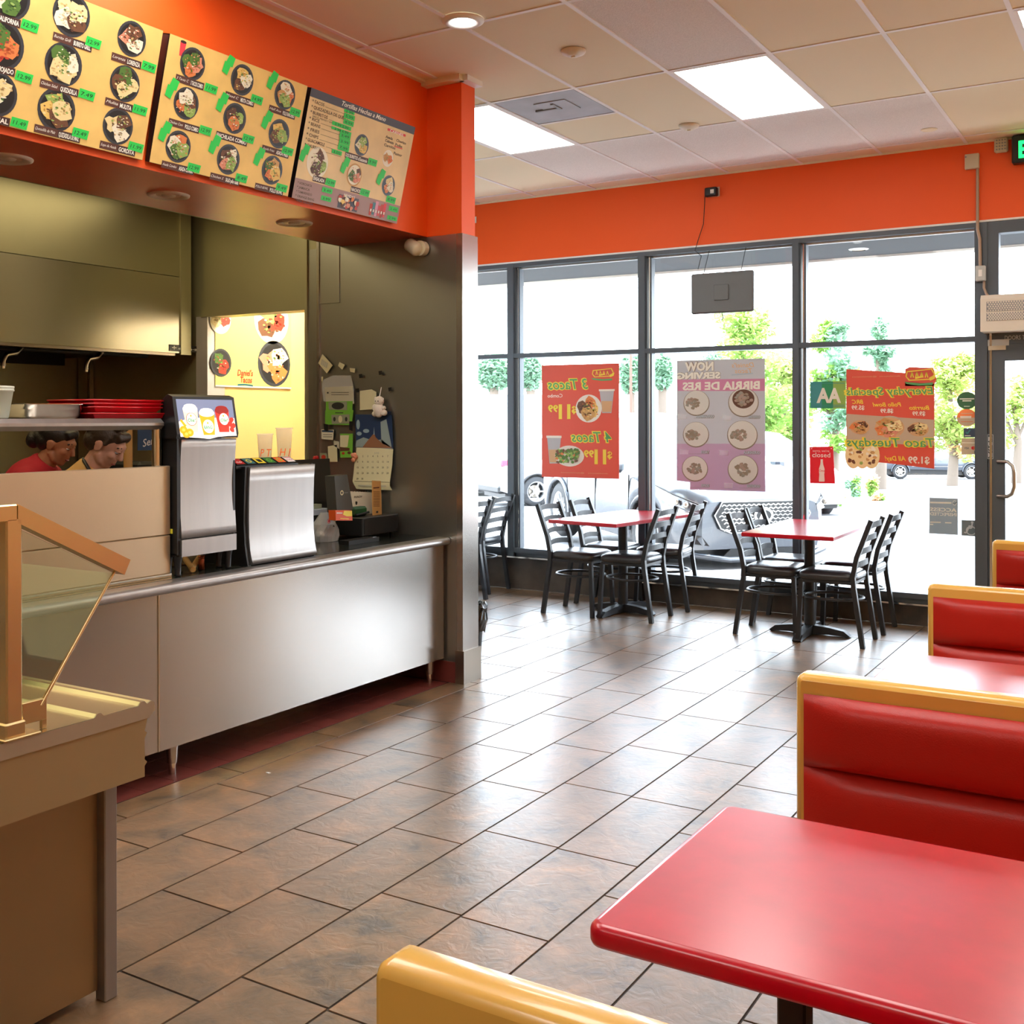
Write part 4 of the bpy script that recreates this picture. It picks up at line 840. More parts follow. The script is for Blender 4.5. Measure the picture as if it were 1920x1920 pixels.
# ---- cars
def lerp(tab, x):
    for (a, b), (c, e) in zip(tab, tab[1:]):
        if x <= c: return b + (e - b) * max(0, min(1, (x - a) / (c - a)))
    return tab[-1][1]
def car(name, loc, yaw, label, cat, C):
    t = thing(name, (0, 0, 0), label, cat, 'vehicles parked outside')
    L0, L1 = C['x']; N = C.get('n', 96); wz, wr = C['wz'], C['wr'] * 1.13; X = [L0 + (L1 - L0) * i / N for i in range(N + 1)]
    half = []; 
    for x in X:
        w = lerp(C['w'], x); top = lerp(C['top'], x); belt = min(lerp(C['belt'], x), top - .005); zb = lerp(C['bot'], x)
        for xw in C['wx']:
            if abs(x - xw) < wr: zb = max(zb, wz + math.sqrt(wr * wr - (x - xw) ** 2))
        rw = w * lerp(C['roofw'], x); mid = zb + (belt - zb) * .5
        half.append([(x, w * .97, zb), (x, w, zb + (belt - zb) * .25), (x, w * 1.0, mid), (x, w * .985, belt - .06 if belt - zb > .2 else belt - .01), (x, w * .93, belt), (x, w * .93 + (rw - w * .93) * .5, belt + (top - belt) * .5), (x, rw, top - .035 if top - belt > .1 else top - .004), (x, rw * .6, top + .006), (x, 0, top + .015)])
    v = []; f = []; m = []; K = 9
    for s in (1, -1):
        o = len(v); v += [(a, s * b, c) for st in half for a, b, c in st]
        for i in range(N):
            for k in range(K - 1):
                q = [o + i * K + k, o + (i + 1) * K + k, o + (i + 1) * K + k + 1, o + i * K + k + 1]
                f.append(q if s > 0 else q[::-1]); xm = (X[i] + X[i + 1]) / 2; g = 'body'
                if k in (4, 5) and any(a < xm < b for a, b in C['side']): g = 'glass'
                if k in (6, 7) and any(a < xm < b for a, b in C['screen']): g = 'glass'
                m.append(g)
    body = MB(); gl = MB()
    body.v = [Vector(p) for p in v]
    for q, g in zip(f, m):
        if g == 'body': body.f.append(q); body.m.append(C['paint']); body.sm.append(True)
    gl.v = [Vector(p) for p in v]
    for q, g in zip(f, m):
        if g == 'glass': gl.f.append(q); gl.m.append('car_glass'); gl.sm.append(True)
    for i, xx in ((0, L0), (N, L1)):
        st = half[i]; pts = [(a, b, c) for a, b, c in st] + [(a, -b, c) for a, b, c in st[::-1][1:]]
        body.add(pts, [list(range(len(pts)))], C['paint'])
    bo = body.build('body', t); gl.build('windows', t)
    MB().box(L0 + .15, L1 - .15, -.72, .72, .2, .5, 'plastic_black').build('underbody', t)
    for xw in C['wx']:
        for s in (-1, 1):
            yy = s * (C['hw'] - .12); r = C['wr']
            a = thing_part = MB().lathe([(r * .66, -.11 * 1), (r * .9, -.11), (r, -.07), (r, .07), (r * .9, .11), (r * .66, .11)], (xw, yy, wz), 'tire', 40, 'y').build('wheel', t)
            rm = MB().lathe([(r * .66, .105), (r * .6, .08), (r * .57, -.08), (r * .66, -.105)], (xw, yy, wz), 'alloy', 36, 'y').cyl((xw, yy + s * .03 - .01, wz), r * .15, .05, 'alloy', 'y').cyl((xw, yy - s * .04, wz), r * .4, .02, 'steel_dark', 'y')
            for k in range(C.get('spokes', 10)):
                q = 2 * math.pi * k / C.get('spokes', 10); c, sn = math.cos(q), math.sin(q); h = r * .05
                P = [(xw + c * r * .1 - sn * h, yy + s * .06, wz + sn * r * .1 + c * h), (xw + c * r * .62 - sn * h * .7, yy + s * .085, wz + sn * r * .62 + c * h * .7), (xw + c * r * .62 + sn * h * .7, yy + s * .085, wz + sn * r * .62 - c * h * .7), (xw + c * r * .1 + sn * h, yy + s * .06, wz + sn * r * .1 - c * h)]
                rm.prism(P, (0, -s * .03, 0), 'alloy')
            rm.build('rim', a)
            P = [(xw + wr * 1.0 * math.cos(q), s * (C['hw'] - .005), wz + wr * math.sin(q)) for q in [math.pi * i / 20 for i in range(21)]]
            MB().tube(P, .03, C.get('arch', C['paint']), 6).build('wheel_arch', t)
            MB().box(xw - wr, xw + wr, s * (C['hw'] - .45), s * (C['hw'] - .3), .3, wz + wr, 'black').build('wheel_well', t)
    for x, z0, z1 in C.get('lines', []):
        for s in (-1, 1): MB().box(x - .004, x + .004, s * (C['hw'] - .01), s * (C['hw'] + .004), z0, z1, 'black').build('door_gap', t)
    for x, z in C.get('handles', []):
        for s in (-1, 1): MB().box(x - .1, x + .1, s * (C['hw'] - .01), s * (C['hw'] + .02), z - .012, z + .012, 'chrome', .006).build('door_handle', t)
    return t
mat('tire', (46, 46, 48), .7); mat('alloy', (226, 228, 232), .25, .6); mat('car_glass', (110, 120, 124), .05, .0, spec=.9)
mat('paint_silver', (88, 92, 99), .25, .5, coat=.5); mat('paint_white', (246, 246, 248), .25, coat=.5); mat('paint_grey', (74, 78, 86), .3, .4, coat=.4)
mat('lens', (206, 210, 216), .08, .3, coat=.8); mat('lens_red', (214, 60, 86), .15, coat=.6)
# silver crossover parked nose-in outside the middle windows
C1 = dict(x=(-2.33, 2.32), hw=.95, wx=(-1.4, 1.4), wz=.37, wr=.37, paint='paint_silver', spokes=12, arch='paint_silver',
 w=[(-2.33, .78), (-2.15, .9), (-1.6, .95), (1.6, .95), (2.0, .9), (2.2, .82), (2.32, .70)],
 top=[(-2.33, 1.0), (-2.2, 1.15), (-1.95, 1.42), (-1.5, 1.6), (-.6, 1.68), (.15, 1.66), (.55, 1.52), (1.1, 1.16), (1.6, 1.09), (2.1, .99), (2.25, .9), (2.32, .80)],
 belt=[(-2.33, .95), (-2.0, 1.06), (-1.0, 1.06), (1.0, 1.02), (1.5, 1.02), (2.1, .93), (2.25, .85), (2.32, .77)],
 bot=[(-2.33, .42), (-2.0, .3), (-1.0, .27), (1.0, .27), (2.0, .26), (2.32, .30)],
 roofw=[(-2.33, .7), (-1.5, .68), (.4, .68), (1.1, .82), (2.32, .8)], side=[(-1.95, -1.1), (-1.0, -.1), (.0, .95)], screen=[(.25, 1.06), (-2.15, -1.7)],
 lines=[(-.05, .4, 1.05), (.98, .45, 1.0), (-1.05, .6, 1.05)], handles=[(-.25, .93), (-1.2, .94)])
def place(t, x, y, yaw, pitch=0, z=None):
    t.location = (x, y, gz(x, y) if z is None else z); t.rotation_euler = (0, pitch, yaw)
c1 = car('parked_car', 0, 0, 'silver crossover car parked outside with its wide mesh grille facing the windows', 'car', C1)
def arcpts(a, b, n, f): return [f(a + (b - a) * i / n) for i in range(n + 1)]
S = Sheet((2.335, -.62, .3), (0, 1, 0), (0, 0, 1))   # nose: u across 0..1.24, v up from .3
G = [(.14, .50), (.05, .36), (.12, .22), (.24, .17), (1.0, .17), (1.12, .22), (1.19, .36), (1.10, .50)]
mb = MB(); mb.prism([S.at(u, v, 0) for u, v in G], (.02, 0, 0), 'plastic_black'); gr = mb.build('grille', c1)
S2 = Sheet(S.O, S.U, S.V)
for r in range(8):
    for k in range(-1, 20):
        u, v = .1 + .058 * k + (.029 if r % 2 else 0), .195 + .037 * r
        hw_ = .5 - abs(v - .35) * .35
        if abs(u + .029 - .62) < hw_ and v < .475: S2.line([(u, v), (u + .029, v + .017), (u + .058, v)], .011, .024, 'chrome')
S2.mb.build('mesh_bars', gr)
MB().tube([S.at(u, v, .02) for u, v in G], .009, 'chrome', 8, True).build('grille_frame', c1)
S2 = Sheet(S.O, S.U, S.V); S2.ell(.62, .35, .105, .075, .03, 'plastic_black'); S2.ring(.62, .35, .115, .082, .02, .034, 'chrome')
S2.poly([(.555, .295), (.61, .41), (.617, .41), (.61, .285)], .036, 'chrome'); S2.poly([(.685, .295), (.63, .41), (.623, .41), (.63, .285)], .036, 'chrome'); S2.ring(.62, .35, .10, .07, .012, .035, 'alloy'); S2.mb.build('emblem', gr)
for s in (-1, 1):
    P = [(2.30, s * .66, .74), (2.20, s * .80, .80), (1.98, s * .895, .86), (1.72, s * .955, .93), (1.75, s * .955, .82), (2.0, s * .905, .745), (2.2, s * .82, .70), (2.3, s * .67, .68)]
    hl = MB().prism(P, (.03, s * .01, 0), 'lens').build('headlight', c1)
    MB().ell((2.22, s * .835, .765), (.03, .03, .035), 'steel_dark').ell((2.10, s * .885, .79), (.03, .02, .035), 'steel_dark').tube([(2.325, s * .66, .75), (2.22, s * .81, .815), (1.98, s * .91, .875), (1.72, s * .965, .94)], .008, 'black', 6).build('lamp_bezel', hl)
    MB().prism([(2.32, s * .62, .34), (2.26, s * .78, .36), (2.22, s * .82, .46), (2.30, s * .7, .44)], (.02, 0, 0), 'plastic_black').build('fog_lamp', c1)
    MB().box(.78, .98, s * .99, s * 1.13, 1.02, 1.16, 'paint_silver', .04).build('mirror', c1)
MB().prism([(2.335, -.5, .2), (2.335, .5, .2), (2.335, .38, .3), (2.335, -.38, .3)], (.015, 0, 0), 'black').build('lower_intake', c1)
MB().tube([(2.2, -.84, .25), (2.34, -.6, .22), (2.36, -.4, .19), (2.36, .4, .19), (2.34, .6, .22), (2.2, .84, .25)], .035, 'paint_silver', 8).build('bumper_lip', c1)
h = Vector((.751, -.661)); place(c1, -5.49, 12.82, math.atan2(h.y, h.x), .02)
# white car further away, seen from its rear corner
C2 = dict(C1); C2.update(paint='paint_white', x=(-2.25, 2.25), arch='plastic_black', spokes=5, belt=[(-2.25, 1.0), (-1.9, 1.12), (1.0, 1.0), (2.25, .8)], wr=.36, wz=.36, lines=[(-.1, .4, 1.0)], handles=[])
c2 = car('parked_car', 0, 0, 'white car across the lot, its alloy wheel right of the leftmost window post', 'car', C2)
MB().box(-2.27, -2.0, .6, .9, .95, 1.12, 'lens_red', .03).build('tail_light', c2); MB().box(-2.3, -1.95, -.8, .8, .32, .5, 'plastic_black', .04).build('bumper', c2)
MB().box(-2.27, -2.0, -.9, -.6, .95, 1.12, 'lens_red', .03).build('tail_light', c2)
p = ond(1003, 912, 25.5); hd = Vector((math.cos(YAW), math.sin(YAW))) * .93 + Vector((-math.sin(YAW), math.cos(YAW))) * .36; a = math.atan2(hd.y, hd.x); hd.normalize()
q = Vector((p.x, p.y)) + hd * 1.4 + Vector((-hd.y, hd.x)) * .83; place(c2, q.x, q.y, a, 0, gz(p.x, p.y) - .02)
p = ond(896, 860, 34); c3 = dup(c2, (p.x, p.y, gz(p.x, p.y)), a + 1.2, 'white car far left in the lot, mostly hidden by the steel pillar')
p = ond(1405, 842, 23); c4 = dup(c2, (p.x, p.y, gz(p.x, p.y)), math.atan2(h.y, h.x), 'white car behind the silver crossover, left of the closed sign')
# grey pickup truck
C3 = dict(x=(-2.75, 2.65), hw=.92, wx=(-1.75, 1.65), wz=.38, wr=.38, paint='paint_grey', spokes=6, n=110,
 w=[(-2.75, .9), (-2.6, .92), (2.3, .92), (2.65, .8)], top=[(-2.75, 1.12), (-.85, 1.12), (-.8, 1.15), (-.68, 1.7), (-.4, 1.76), (.55, 1.74), (.75, 1.66), (1.15, 1.2), (1.3, 1.16), (2.3, 1.08), (2.65, .98)],
 belt=[(-2.75, 1.08), (-.85, 1.08), (2.3, 1.02), (2.65, .95)], bot=[(-2.75, .5), (2.65, .42)], roofw=[(-2.75, .93), (-.85, .93), (-.6, .78), (.8, .78), (1.3, .9), (2.65, .9)],
 side=[(-.6, -.12), (0, .95)], screen=[(.65, 1.18)], lines=[(.98, .5, 1.05), (-.08, .5, 1.05)], handles=[(.15, .95)])
t5 = car('pickup_truck', 0, 0, 'grey pickup truck parked across the lot behind the everyday specials banner', 'truck', C3)
MB().box(-2.6, -.9, -.8, .8, 1.0, 1.13, 'black').build('truck_bed', t5); MB().box(-1.2, 1.2, -.935, -.925, .62, .64, 'chrome').box(2.55, 2.72, -.85, .85, .45, .62, 'chrome', .03).build('chrome_trim', t5)
p = ond(1748, 892, 55); hd = Vector((math.cos(YAW), math.sin(YAW))); place(t5, p.x, p.y, math.atan2(hd.y, hd.x) - .12, 0, 1.535 - 55 * 113 / FPX)
# ---- trees, hedge and shrubs
def foliage(mb, c, r, n, s, m, rnd, flat=1.0):
    for k in range(n):
        while True:
            q = Vector((rnd.uniform(-1, 1), rnd.uniform(-1, 1), rnd.uniform(-1, 1)))
            if .15 < q.length < 1: break
        p = Vector(c) + Vector((q.x * r[0], q.y * r[1], q.z * r[2])); a = Vector((rnd.uniform(-1, 1), rnd.uniform(-1, 1), rnd.uniform(-.6, .6))).normalized(); b = a.cross(Vector((rnd.uniform(-1, 1), rnd.uniform(-1, 1), 1))).normalized()
        z = s * rnd.uniform(.6, 1.3); mb.add([p - a * z, p + b * z * .5, p + a * z, p - b * z * .5], [(0, 1, 2, 3)], m)
def tree(px, base, top, wpx, d, label, m, seed, n=1500, m2=None, name='leafy_tree'):
    rnd = random.Random(seed); p = ond(px, base, d); z0 = gz(p.x, p.y) if abs(d) < 80 else p.z; zt = HC - (top - PPY) / FPX * d; zb = HC - (base - PPY) / FPX * d; wr = wpx / FPX * d / 2
    t = thing(name, (p.x, p.y, z0), label, 'tree', 'trees across the parking lot')
    MB().tube([(p.x, p.y, z0), (p.x + .1, p.y, z0 + (zt - z0) * .35), (p.x - .1, p.y + .1, z0 + (zt - z0) * .7)], [.22, .15, .06], 'bark', 8).tube([(p.x, p.y, z0 + (zt - z0) * .35), (p.x + wr * .4, p.y, z0 + (zt - z0) * .6)], .07, 'bark', 6).tube([(p.x, p.y, z0 + (zt - z0) * .35), (p.x - wr * .4, p.y, z0 + (zt - z0) * .62)], .07, 'bark', 6).build('trunk', t)
    mb = MB(); H = zt - zb; K = 26
    for k in range(K):
        u = rnd.random() ** .8; ww = wr * (1 - .55 * abs(u - .35) / .65)
        c = (p.x + rnd.uniform(-.75, .75) * ww, p.y + rnd.uniform(-.6, .6) * ww, zb + H * (.08 + .8 * u)); r = rnd.uniform(.28, .44) * wr
        foliage(mb, c, (r, r, r * .85), n // K, .085 * d / 28, m if rnd.random() < .7 or not m2 else m2, rnd)
    mb.build('foliage', t); return t
R_ = Vector((math.cos(YAW), math.sin(YAW), 0))
tree(1395, 860, 552, 185, 32, 'tall leafy tree below the hanging television', 'leaf', 1, 6500, 'leaf2')
tree(1560, 860, 575, 120, 36, 'tree left of the street lamp, behind the blue graded card', 'leaf', 2, 5000, 'leaf3')
tree(1650, 860, 570, 80, 38, 'slim tree right behind the street lamp', 'leaf3', 3, 3600)
tree(1470, 880, 640, 150, 34, 'broad green tree between the white poster and the closed sign', 'leaf2', 4, 5000, 'leaf')
tree(1785, 860, 655, 160, 42, 'pale green tree right of the everyday specials banner', 'leaf2', 5, 5000, 'flower')
tree(1905, 840, 690, 110, 46, 'pale tree seen through the glass door', 'leaf2', 6, 1500)
tree(1330, 760, 650, 90, 60, 'distant tree peeking over the white poster', 'leaf3', 8, 1500)
rnd = random.Random(11)
for k, (a, b, tp, bt, lb) in enumerate(((885, 968, 668, 728, 'far grey green hedge bush left of the leftmost window post'), (972, 1018, 668, 728, 'far hedge bush between the window post and the red banner'), (1160, 1204, 668, 735, 'far hedge bush right of the red taco banner'), (1222, 1262, 668, 728, 'far hedge bush left of the white poster'))):
    mb = MB(); D = 74; c = ond((a + b) / 2, (tp + bt) / 2, D); r = (b - a) / FPX * D / 2
    foliage(mb, c, (r * .9, .9, (bt - tp) / FPX * D / 2 * 1.2), 1400, .26, 'leaf3', rnd); hb = mb.build('hedge_bush'); tagit(hb, lb, 'bush', 'far hedge bushes')
    MB().cyl((c.x, c.y, gz(c.x, c.y)), .3, c.z - gz(c.x, c.y), 'bark').build('stem', hb)
def shrub(px, base, top, wpx, d, label, m, m2, seed, n=900):
    rnd = random.Random(seed); p = ond(px, base, d); z0 = gz(p.x, p.y); h = (base - top) / FPX * d; r = wpx / FPX * d / 2; mb = MB()
    for k in range(7):
        foliage(mb, (p.x + rnd.uniform(-.5, .5) * r, p.y + rnd.uniform(-.4, .4) * r, z0 + h * rnd.uniform(.25, .75)), (r * .5, r * .5, h * .3), n // 7, .07, m if k % 3 else m2, rnd)
    for k in range(5): mb.tube([(p.x, p.y, z0 - .1), (p.x + rnd.uniform(-.5, .5) * r, p.y + rnd.uniform(-.4, .4) * r, z0 + h * .6)], .015, 'bark', 5)
    return tagit(mb.build('flowering_shrub'), label, 'shrub', 'shrubs in the parking lot planting')
shrub(1557, 948, 880, 62, 25, 'leafy green shrub right of the closed sign', 'leaf', 'flower', 21)
shrub(1600, 912, 868, 34, 30, 'small shrub left of the street lamp base', 'leaf3', 'leaf', 22, 500)
shrub(1632, 912, 868, 30, 31, 'small shrub right of the street lamp base', 'leaf', 'flower', 23, 500)
shrub(1645, 922, 906, 26, 28, 'low orange flowering shrub by the lamp planter', 'flower', 'leaf', 24, 300)
rnd = random.Random(4); p = ond(1523, 946, 24); z0 = gz(p.x, p.y); mb = MB()
for k in range(26):
    a = rnd.uniform(0, 6.28); l = rnd.uniform(.5, .85); o = rnd.uniform(.15, .5); q = Vector((p.x, p.y, z0 - .02)); d1 = Vector((math.cos(a) * o, math.sin(a) * o, l)); sd_ = Vector((-math.sin(a), math.cos(a), 0)) * .035
    mb.add([q - sd_, q + sd_, q + d1 * .5 + sd_ * .9, q + d1, q + d1 * .5 - sd_ * .9], [(0, 1, 2, 3, 4)], 'leaf3' if k % 3 else 'leaf2')
tagit(mb.build('agave_plant'), 'spiky agave plant just right of the window post below the closed sign', 'plant')
# ---- lamp post, planter kerb, utility pole
p = ond(1612, 900, 54); zz = gz(p.x, p.y); t = thing('street_lamp', (p.x, p.y, zz), 'tall grey double-armed street lamp in the lot', 'street lamp')
zt = HC - (578 - PPY) / FPX * 54; MB().tube([(p.x, p.y, zz), (p.x, p.y, zt)], .12, 'grey', 10).build('pole', t)
MB().box(p.x - .6, p.x + .6, p.y - .6, p.y + .6, zz - .1, zz + .9, 'concrete').build('base', t)
for s in (-1, 1):
    MB().tube([Vector((p.x, p.y, zt)) , Vector((p.x, p.y, zt + .1)) + R_ * s * .4, Vector((p.x, p.y, zt + .25)) + R_ * s * .9], .05, 'grey', 6).build('arm', t)
    MB().tube([Vector((p.x, p.y, zt + .22)) + R_ * s * .8, Vector((p.x, p.y, zt + .42)) + R_ * s * 1.35], .1, 'white', 8).build('lamp_head', t)
a, b = ond(1580, 922, 26), ond(1618, 930, 26); z0 = gz(a.x, a.y)
tagit(MB().prism([(a.x, a.y, z0 - .05), (b.x, b.y, z0 - .05), (b.x, b.y, z0 + .16), (a.x, a.y, z0 + .16)], (.15, .2, 0), 'grey').build('wheel_stop'), 'grey concrete kerb stop beside the planting outside', 'kerb')
p = ond(1183, 800, 58); tagit(MB().tube([(p.x, p.y, gz(p.x, p.y)), (p.x, p.y, HC + 3.6)], .07, 'pole_red', 8).build('sign_pole'), 'thin reddish pole right of the red taco banner', 'pole')
p = ond(1037, 800, 75); t = thing('utility_pole', (p.x, p.y, gz(p.x, p.y)), 'pale tall utility pole seen above the red taco banner', 'pole')
MB().tube([(p.x, p.y, gz(p.x, p.y)), (p.x, p.y, HC + 10.5)], .2, 'pole_pale', 8).build('mast', t); MB().tube([Vector((p.x, p.y, HC + 8.8)) - R_ * 1.2, Vector((p.x, p.y, HC + 8.8)) + R_ * .2], .07, 'pole_pale', 6).build('crossarm', t)
mb = MB(); a, b = ond(1440, 850, 70), ond(1960, 850, 70); mb.prism([(a.x, a.y, -3), (b.x, b.y, -3), (b.x, b.y, -.3), (a.x, a.y, -.3)], (.1, .2, 0), 'white'); tagit(mb.build('boundary_fence'), 'long pale fence behind the pickup truck', 'fence')
# ================================================================== MENU BOARDS
for n_, c_ in dict(m_tan=(244, 204, 118), m_tan3=(240, 212, 156), m_head=(78, 80, 92), m_mauve=(170, 138, 132), m_ink=(84, 66, 48), m_red=(226, 62, 74), m_white=(248, 244, 232), m_dark=(58, 34, 30)).items():
    mat(n_, c_, .5, var=.12 if n_ in ('m_tan', 'm_tan3') else 0, vs=7)
BV = (.13, 0, .525)
def board(y0, y1, face, label):
    t = thing('menu_board', (-3.72, (y0 + y1) / 2, 2.63), label, 'menu board', 'menu boards above the counter')
    S = Sheet((-3.74, y0, 2.634), (0, 1, 0), BV); W = y1 - y0; H = .541
    S.slab(0, 0, W, H, -.005, -.001, 'plastic_black')
    for a in (0, W - .004): S.mb.prism([S.at(a, 0, -.001), S.at(a, H, -.001), S.at(a, H, -.055), S.at(a, .0, -.026)], S.U * .004, 'plastic_black')
    S.slab(0, H - .004, W, H, -.05, -.001, 'plastic_black'); S.mb.build('frame', t)
    F = Sheet(S.O, S.U, S.V); F.slab(0.001, 0.001, W, H, -.0009, 0, face); F.mb.build('printed_face', t)
    return t, S, W, H
def P4(S, x0, y0, x1, y1): a = S.uv(x0, y0); b = S.uv(x1, y1); return a[0], a[1], b[0], b[1]
def item(t, S, plate, r, pal, seed, bar, t1, t2, tape, price, rot=0, rim='plate_dark', inner='plate_in'):
    a, b = S.uv(*plate); dish(S, a, b, r, pal, seed, .001, rim, inner, parent=t)
    if bar:
        u0, v0, u1, v1 = P4(S, *bar); v = (v0 + v1) / 2; h = .0155; L = Sheet(S.O, S.U, S.V); um = u0 + (u1 - u0) * (.5 if t1 else 0)
        L.rect(u0, v - h, u1, v + h, .0012, 'label_brown'); L.rect(um, v - h * .8, u1 - .002, v + h * .8, .0015, 'm_dark')
        if t1: L.text(t1, u0 + .004, v - .004, .012, .0018, 'm_white', w=(um - u0) * .85, shear=.35, bold=0)
        L.text(t2, um + .004, v - .009, .018, .0018, 'm_white', w=(u1 - um) - .01, bold=.03); L.mb.build('dish_label', t)
    if tape:
        u0, v0, u1, v1 = P4(S, *tape); v = (v0 + v1) / 2; h = .017; L = Sheet(S.O, S.U, S.V)
        L.poly([(u0, v - h), (u1 - .004, v - h - .002), (u1, v + h), (u0 + .004, v + h + .001)], .0022, 'tape'); L.text(price, (u0 + u1) / 2, v - .008, .016, .0026, 'ink', w=(u1 - u0) * .72, align='c', shear=.15, bold=0); L.mb.build('price_tape', t)
def gtape(t, S, px, py, k=1):
    u, v = S.uv(px, py); L = Sheet(S.O, S.U, S.V)
    L.poly([(u - .026, v + .0), (u + .018, v - .006), (u + .028, v + .036), (u - .008, v + .046)], .0022, 'tape')
    L.poly([(u - .038, v - .036), (u - .006, v - .046), (u + .01, v + .006), (u - .03, v + .012)], .0026, 'tape'); L.mb.build('tape_patch', t)
t, S, W, H = board(2.2, 3.15, 'm_tan', 'yellow food menu board nearest the camera, burrito and quesadilla plates')
item(t, S, (18, -6), .083, ['lett', 'cream', 'green'], 1, (-40, 20, 38, 45), '', 'BURRITO CALIFORNIA', (39, 42, 72, 55), '12.99')
item(t, S, (134, 28), .082, ['tort', 'cream', 'meat', 'tort'], 2, (99, 68, 172, 90), 'Burrito Grill', 'BURRITO GRILL', (160, 74, 189, 86), '12.99')
item(t, S, (247, 73), .07, ['pink', 'cream', 'meat'], 3, (209, 104, 264, 124), 'Lorenza', 'LORENZA', (265, 120, 292, 130), '7.99')
item(t, S, (2, 84), .092, ['red', 'rice', 'green'], 4, (-40, 112, 27, 141), '', 'BURRITO MOJADO', (28, 139, 61, 150), '12.99')
item(t, S, (119, 121), .082, ['tort', 'cream', 'green', 'tort'], 5, (75, 154, 146, 176), 'Chicken Salad', 'QUEZADILLA', (147, 171, 177, 184), '7.49')
item(t, S, (234, 157), .073, ['tort', 'green', 'meat', 'tort'], 6, (197, 188, 248, 205), 'Mulita', 'MULITA', (248, 200, 275, 212), '11.99')
item(t, S, (-6, 176), .082, ['tort', 'cream'], 7, (-40, 216, 18, 229), '', 'ESPECIAL', (19, 226, 52, 236), '11.49')
item(t, S, (106, 206), .083, ['lett', 'fries', 'meat', 'tort'], 8, (64, 240, 150, 261), 'Quesadilla de Maiz', 'QUEZADILLA DE MAIZ', (135, 244, 165, 256), '12.49')
item(t, S, (221, 237), .074, ['tort', 'cream', 'meat'], 9, (187, 269, 253, 288), 'Sope de Asada', 'GORDITA', (240, 270, 268, 281), '11.99')
t, S, W, H = board(3.187, 4.04, 'm_tan', 'middle yellow menu board of nine combo plates marked with green tape')
for q in (((361, 120), ['green', 'rice', 'pink', 'green'], (329, 146, 382, 162), '3 Tacos C', '3 TACOS COMBO', (383, 161, 407, 171), '11.99'),
          ((454, 150), ['fries', 'meat', 'cream'], (422, 177, 476, 195), 'Mixed C', 'MIXTA COMBO', (470, 182, 492, 191), '14.99'),
          ((534, 178), ['rice', 'cream', 'tan', 'lett'], (504, 203, 553, 218), 'Half Ave', 'POLLO RANCHERO', (543, 206, 563, 214), '12.99'),
          ((349, 194), ['rice', 'lett', 'meat', 'cream'], (316, 227, 373, 245), 'Chicken Com', 'POLLO COMBO', (373, 240, 396, 249), '12.99'),
          ((440, 222), ['lett', 'bean', 'rice'], (405, 251, 463, 269), '', 'ENCHILADA COMBO', (454, 256, 476, 264), '12.99'),
          ((523, 251), ['fries', 'meat', 'lett'], (491, 277, 541, 292), 'Asada Fries', 'ASADA FRIES', (528, 279, 549, 287), '12.99'),
          ((334, 275), ['rice', 'cream', 'green', 'lett'], (303, 305, 363, 324), 'Asada Combo', 'ASADA COMBO', (351, 310, 375, 319), '12.99'),
          ((428, 299), ['cream', 'meat', 'pink', 'lett'], (394, 328, 448, 344), 'Chicken S', 'SALAD pollo o asada', (441, 330, 463, 338), '8.49'),
          ((510, 319), ['tan', 'green', 'rice', 'fries'], (478, 347, 530, 363), 'POLLO BOWL', 'POLLO BOWL', (517, 348, 538, 356), '9.49')):
    item(t, S, q[0], .069, q[1], q[0][0], q[2], q[3], q[4], q[5], q[6])
a, b = S.uv(342, 92); L = Sheet(S.O, S.U, S.V); L.poly([(a - .012, b - .03), (a + .012, b - .03), (a + .016, b + .03), (a - .016, b + .03)], .0005, 'm_red'); L.ell(a, b + .03, .016, .006, .0009, 'm_dark'); L.mb.build('cup_picture', t)
for p in ((430, 122), (324, 166), (418, 192), (311, 247), (404, 271), (512, 151), (502, 225), (487, 294)): gtape(t, S, *p)
t, S, W, H = board(4.068, 4.925, 'm_tan3', 'menu board with a dark heading for handmade tortillas, nearest the pillar')
L = Sheet(S.O, S.U, S.V); hb = S.uv(581, 180)[1]; L.rect(0, hb, W, H, .0006, 'm_head'); a, b = S.uv(640, 204); L.text('Tortillas Hechas a Mano', .235, hb + .012, .024, .001, 'm_white', w=.36, shear=.3, bold=.015)
L.rect(0, 0, W, .10, .0006, 'm_mauve')
rows = ['TACOS', 'QUEZADILLA DE QUESO', 'BURRITOS', 'RICE', 'BEANS', 'FRIES', 'CHIPS', 'GUACAMOLE', 'CHURROS']
vs = [.465, .438, .412, .376, .349, .322, .295, .268, .241]
vs = [S.uv(a, b)[1] - .012 for a, b in ((587, 187.5), (585.5, 198), (584, 208), (582, 220), (580, 229), (578, 239.5), (576, 249.5), (574.5, 259), (572.5, 269))]
for r, v in zip(rows, vs): L.text('* ' + r, .022, v, .016, .001, 'm_ink', bold=.015, w=.0135 * (len(r) + 1.5)); L.rect(.03 + .0138 * (len(r) + 1.5), v, .30, v + .0015, .001, 'm_ink')
L.text('ARROZ, FRIJOLES Y QUESO', .04, vs[2] - .013, .008, .001, 'm_ink', w=.17)
for k, r in enumerate(['HORCHATA', 'JAMAICA', 'TAMARINDO', 'ORANGE BANG', 'PIÑA COLADA']): L.text('* ' + r, .022, S.uv(558 - k, 342.5 + 8.2 * k)[1] - .004, .012, .001, 'm_ink', w=.011 * (len(r) + 1.5), bold=.015)
a0, b0, a1, b1 = P4(S, 727, 240, 760, 256); L.rect(a0, b1 - .002, a1, b0, .001, 'm_red'); L.text('CARNES', (a0 + a1) / 2, (b0 + b1) / 2 - .009, .014, .0014, 'm_white', w=(a1 - a0) * .75, align='c', bold=.03)
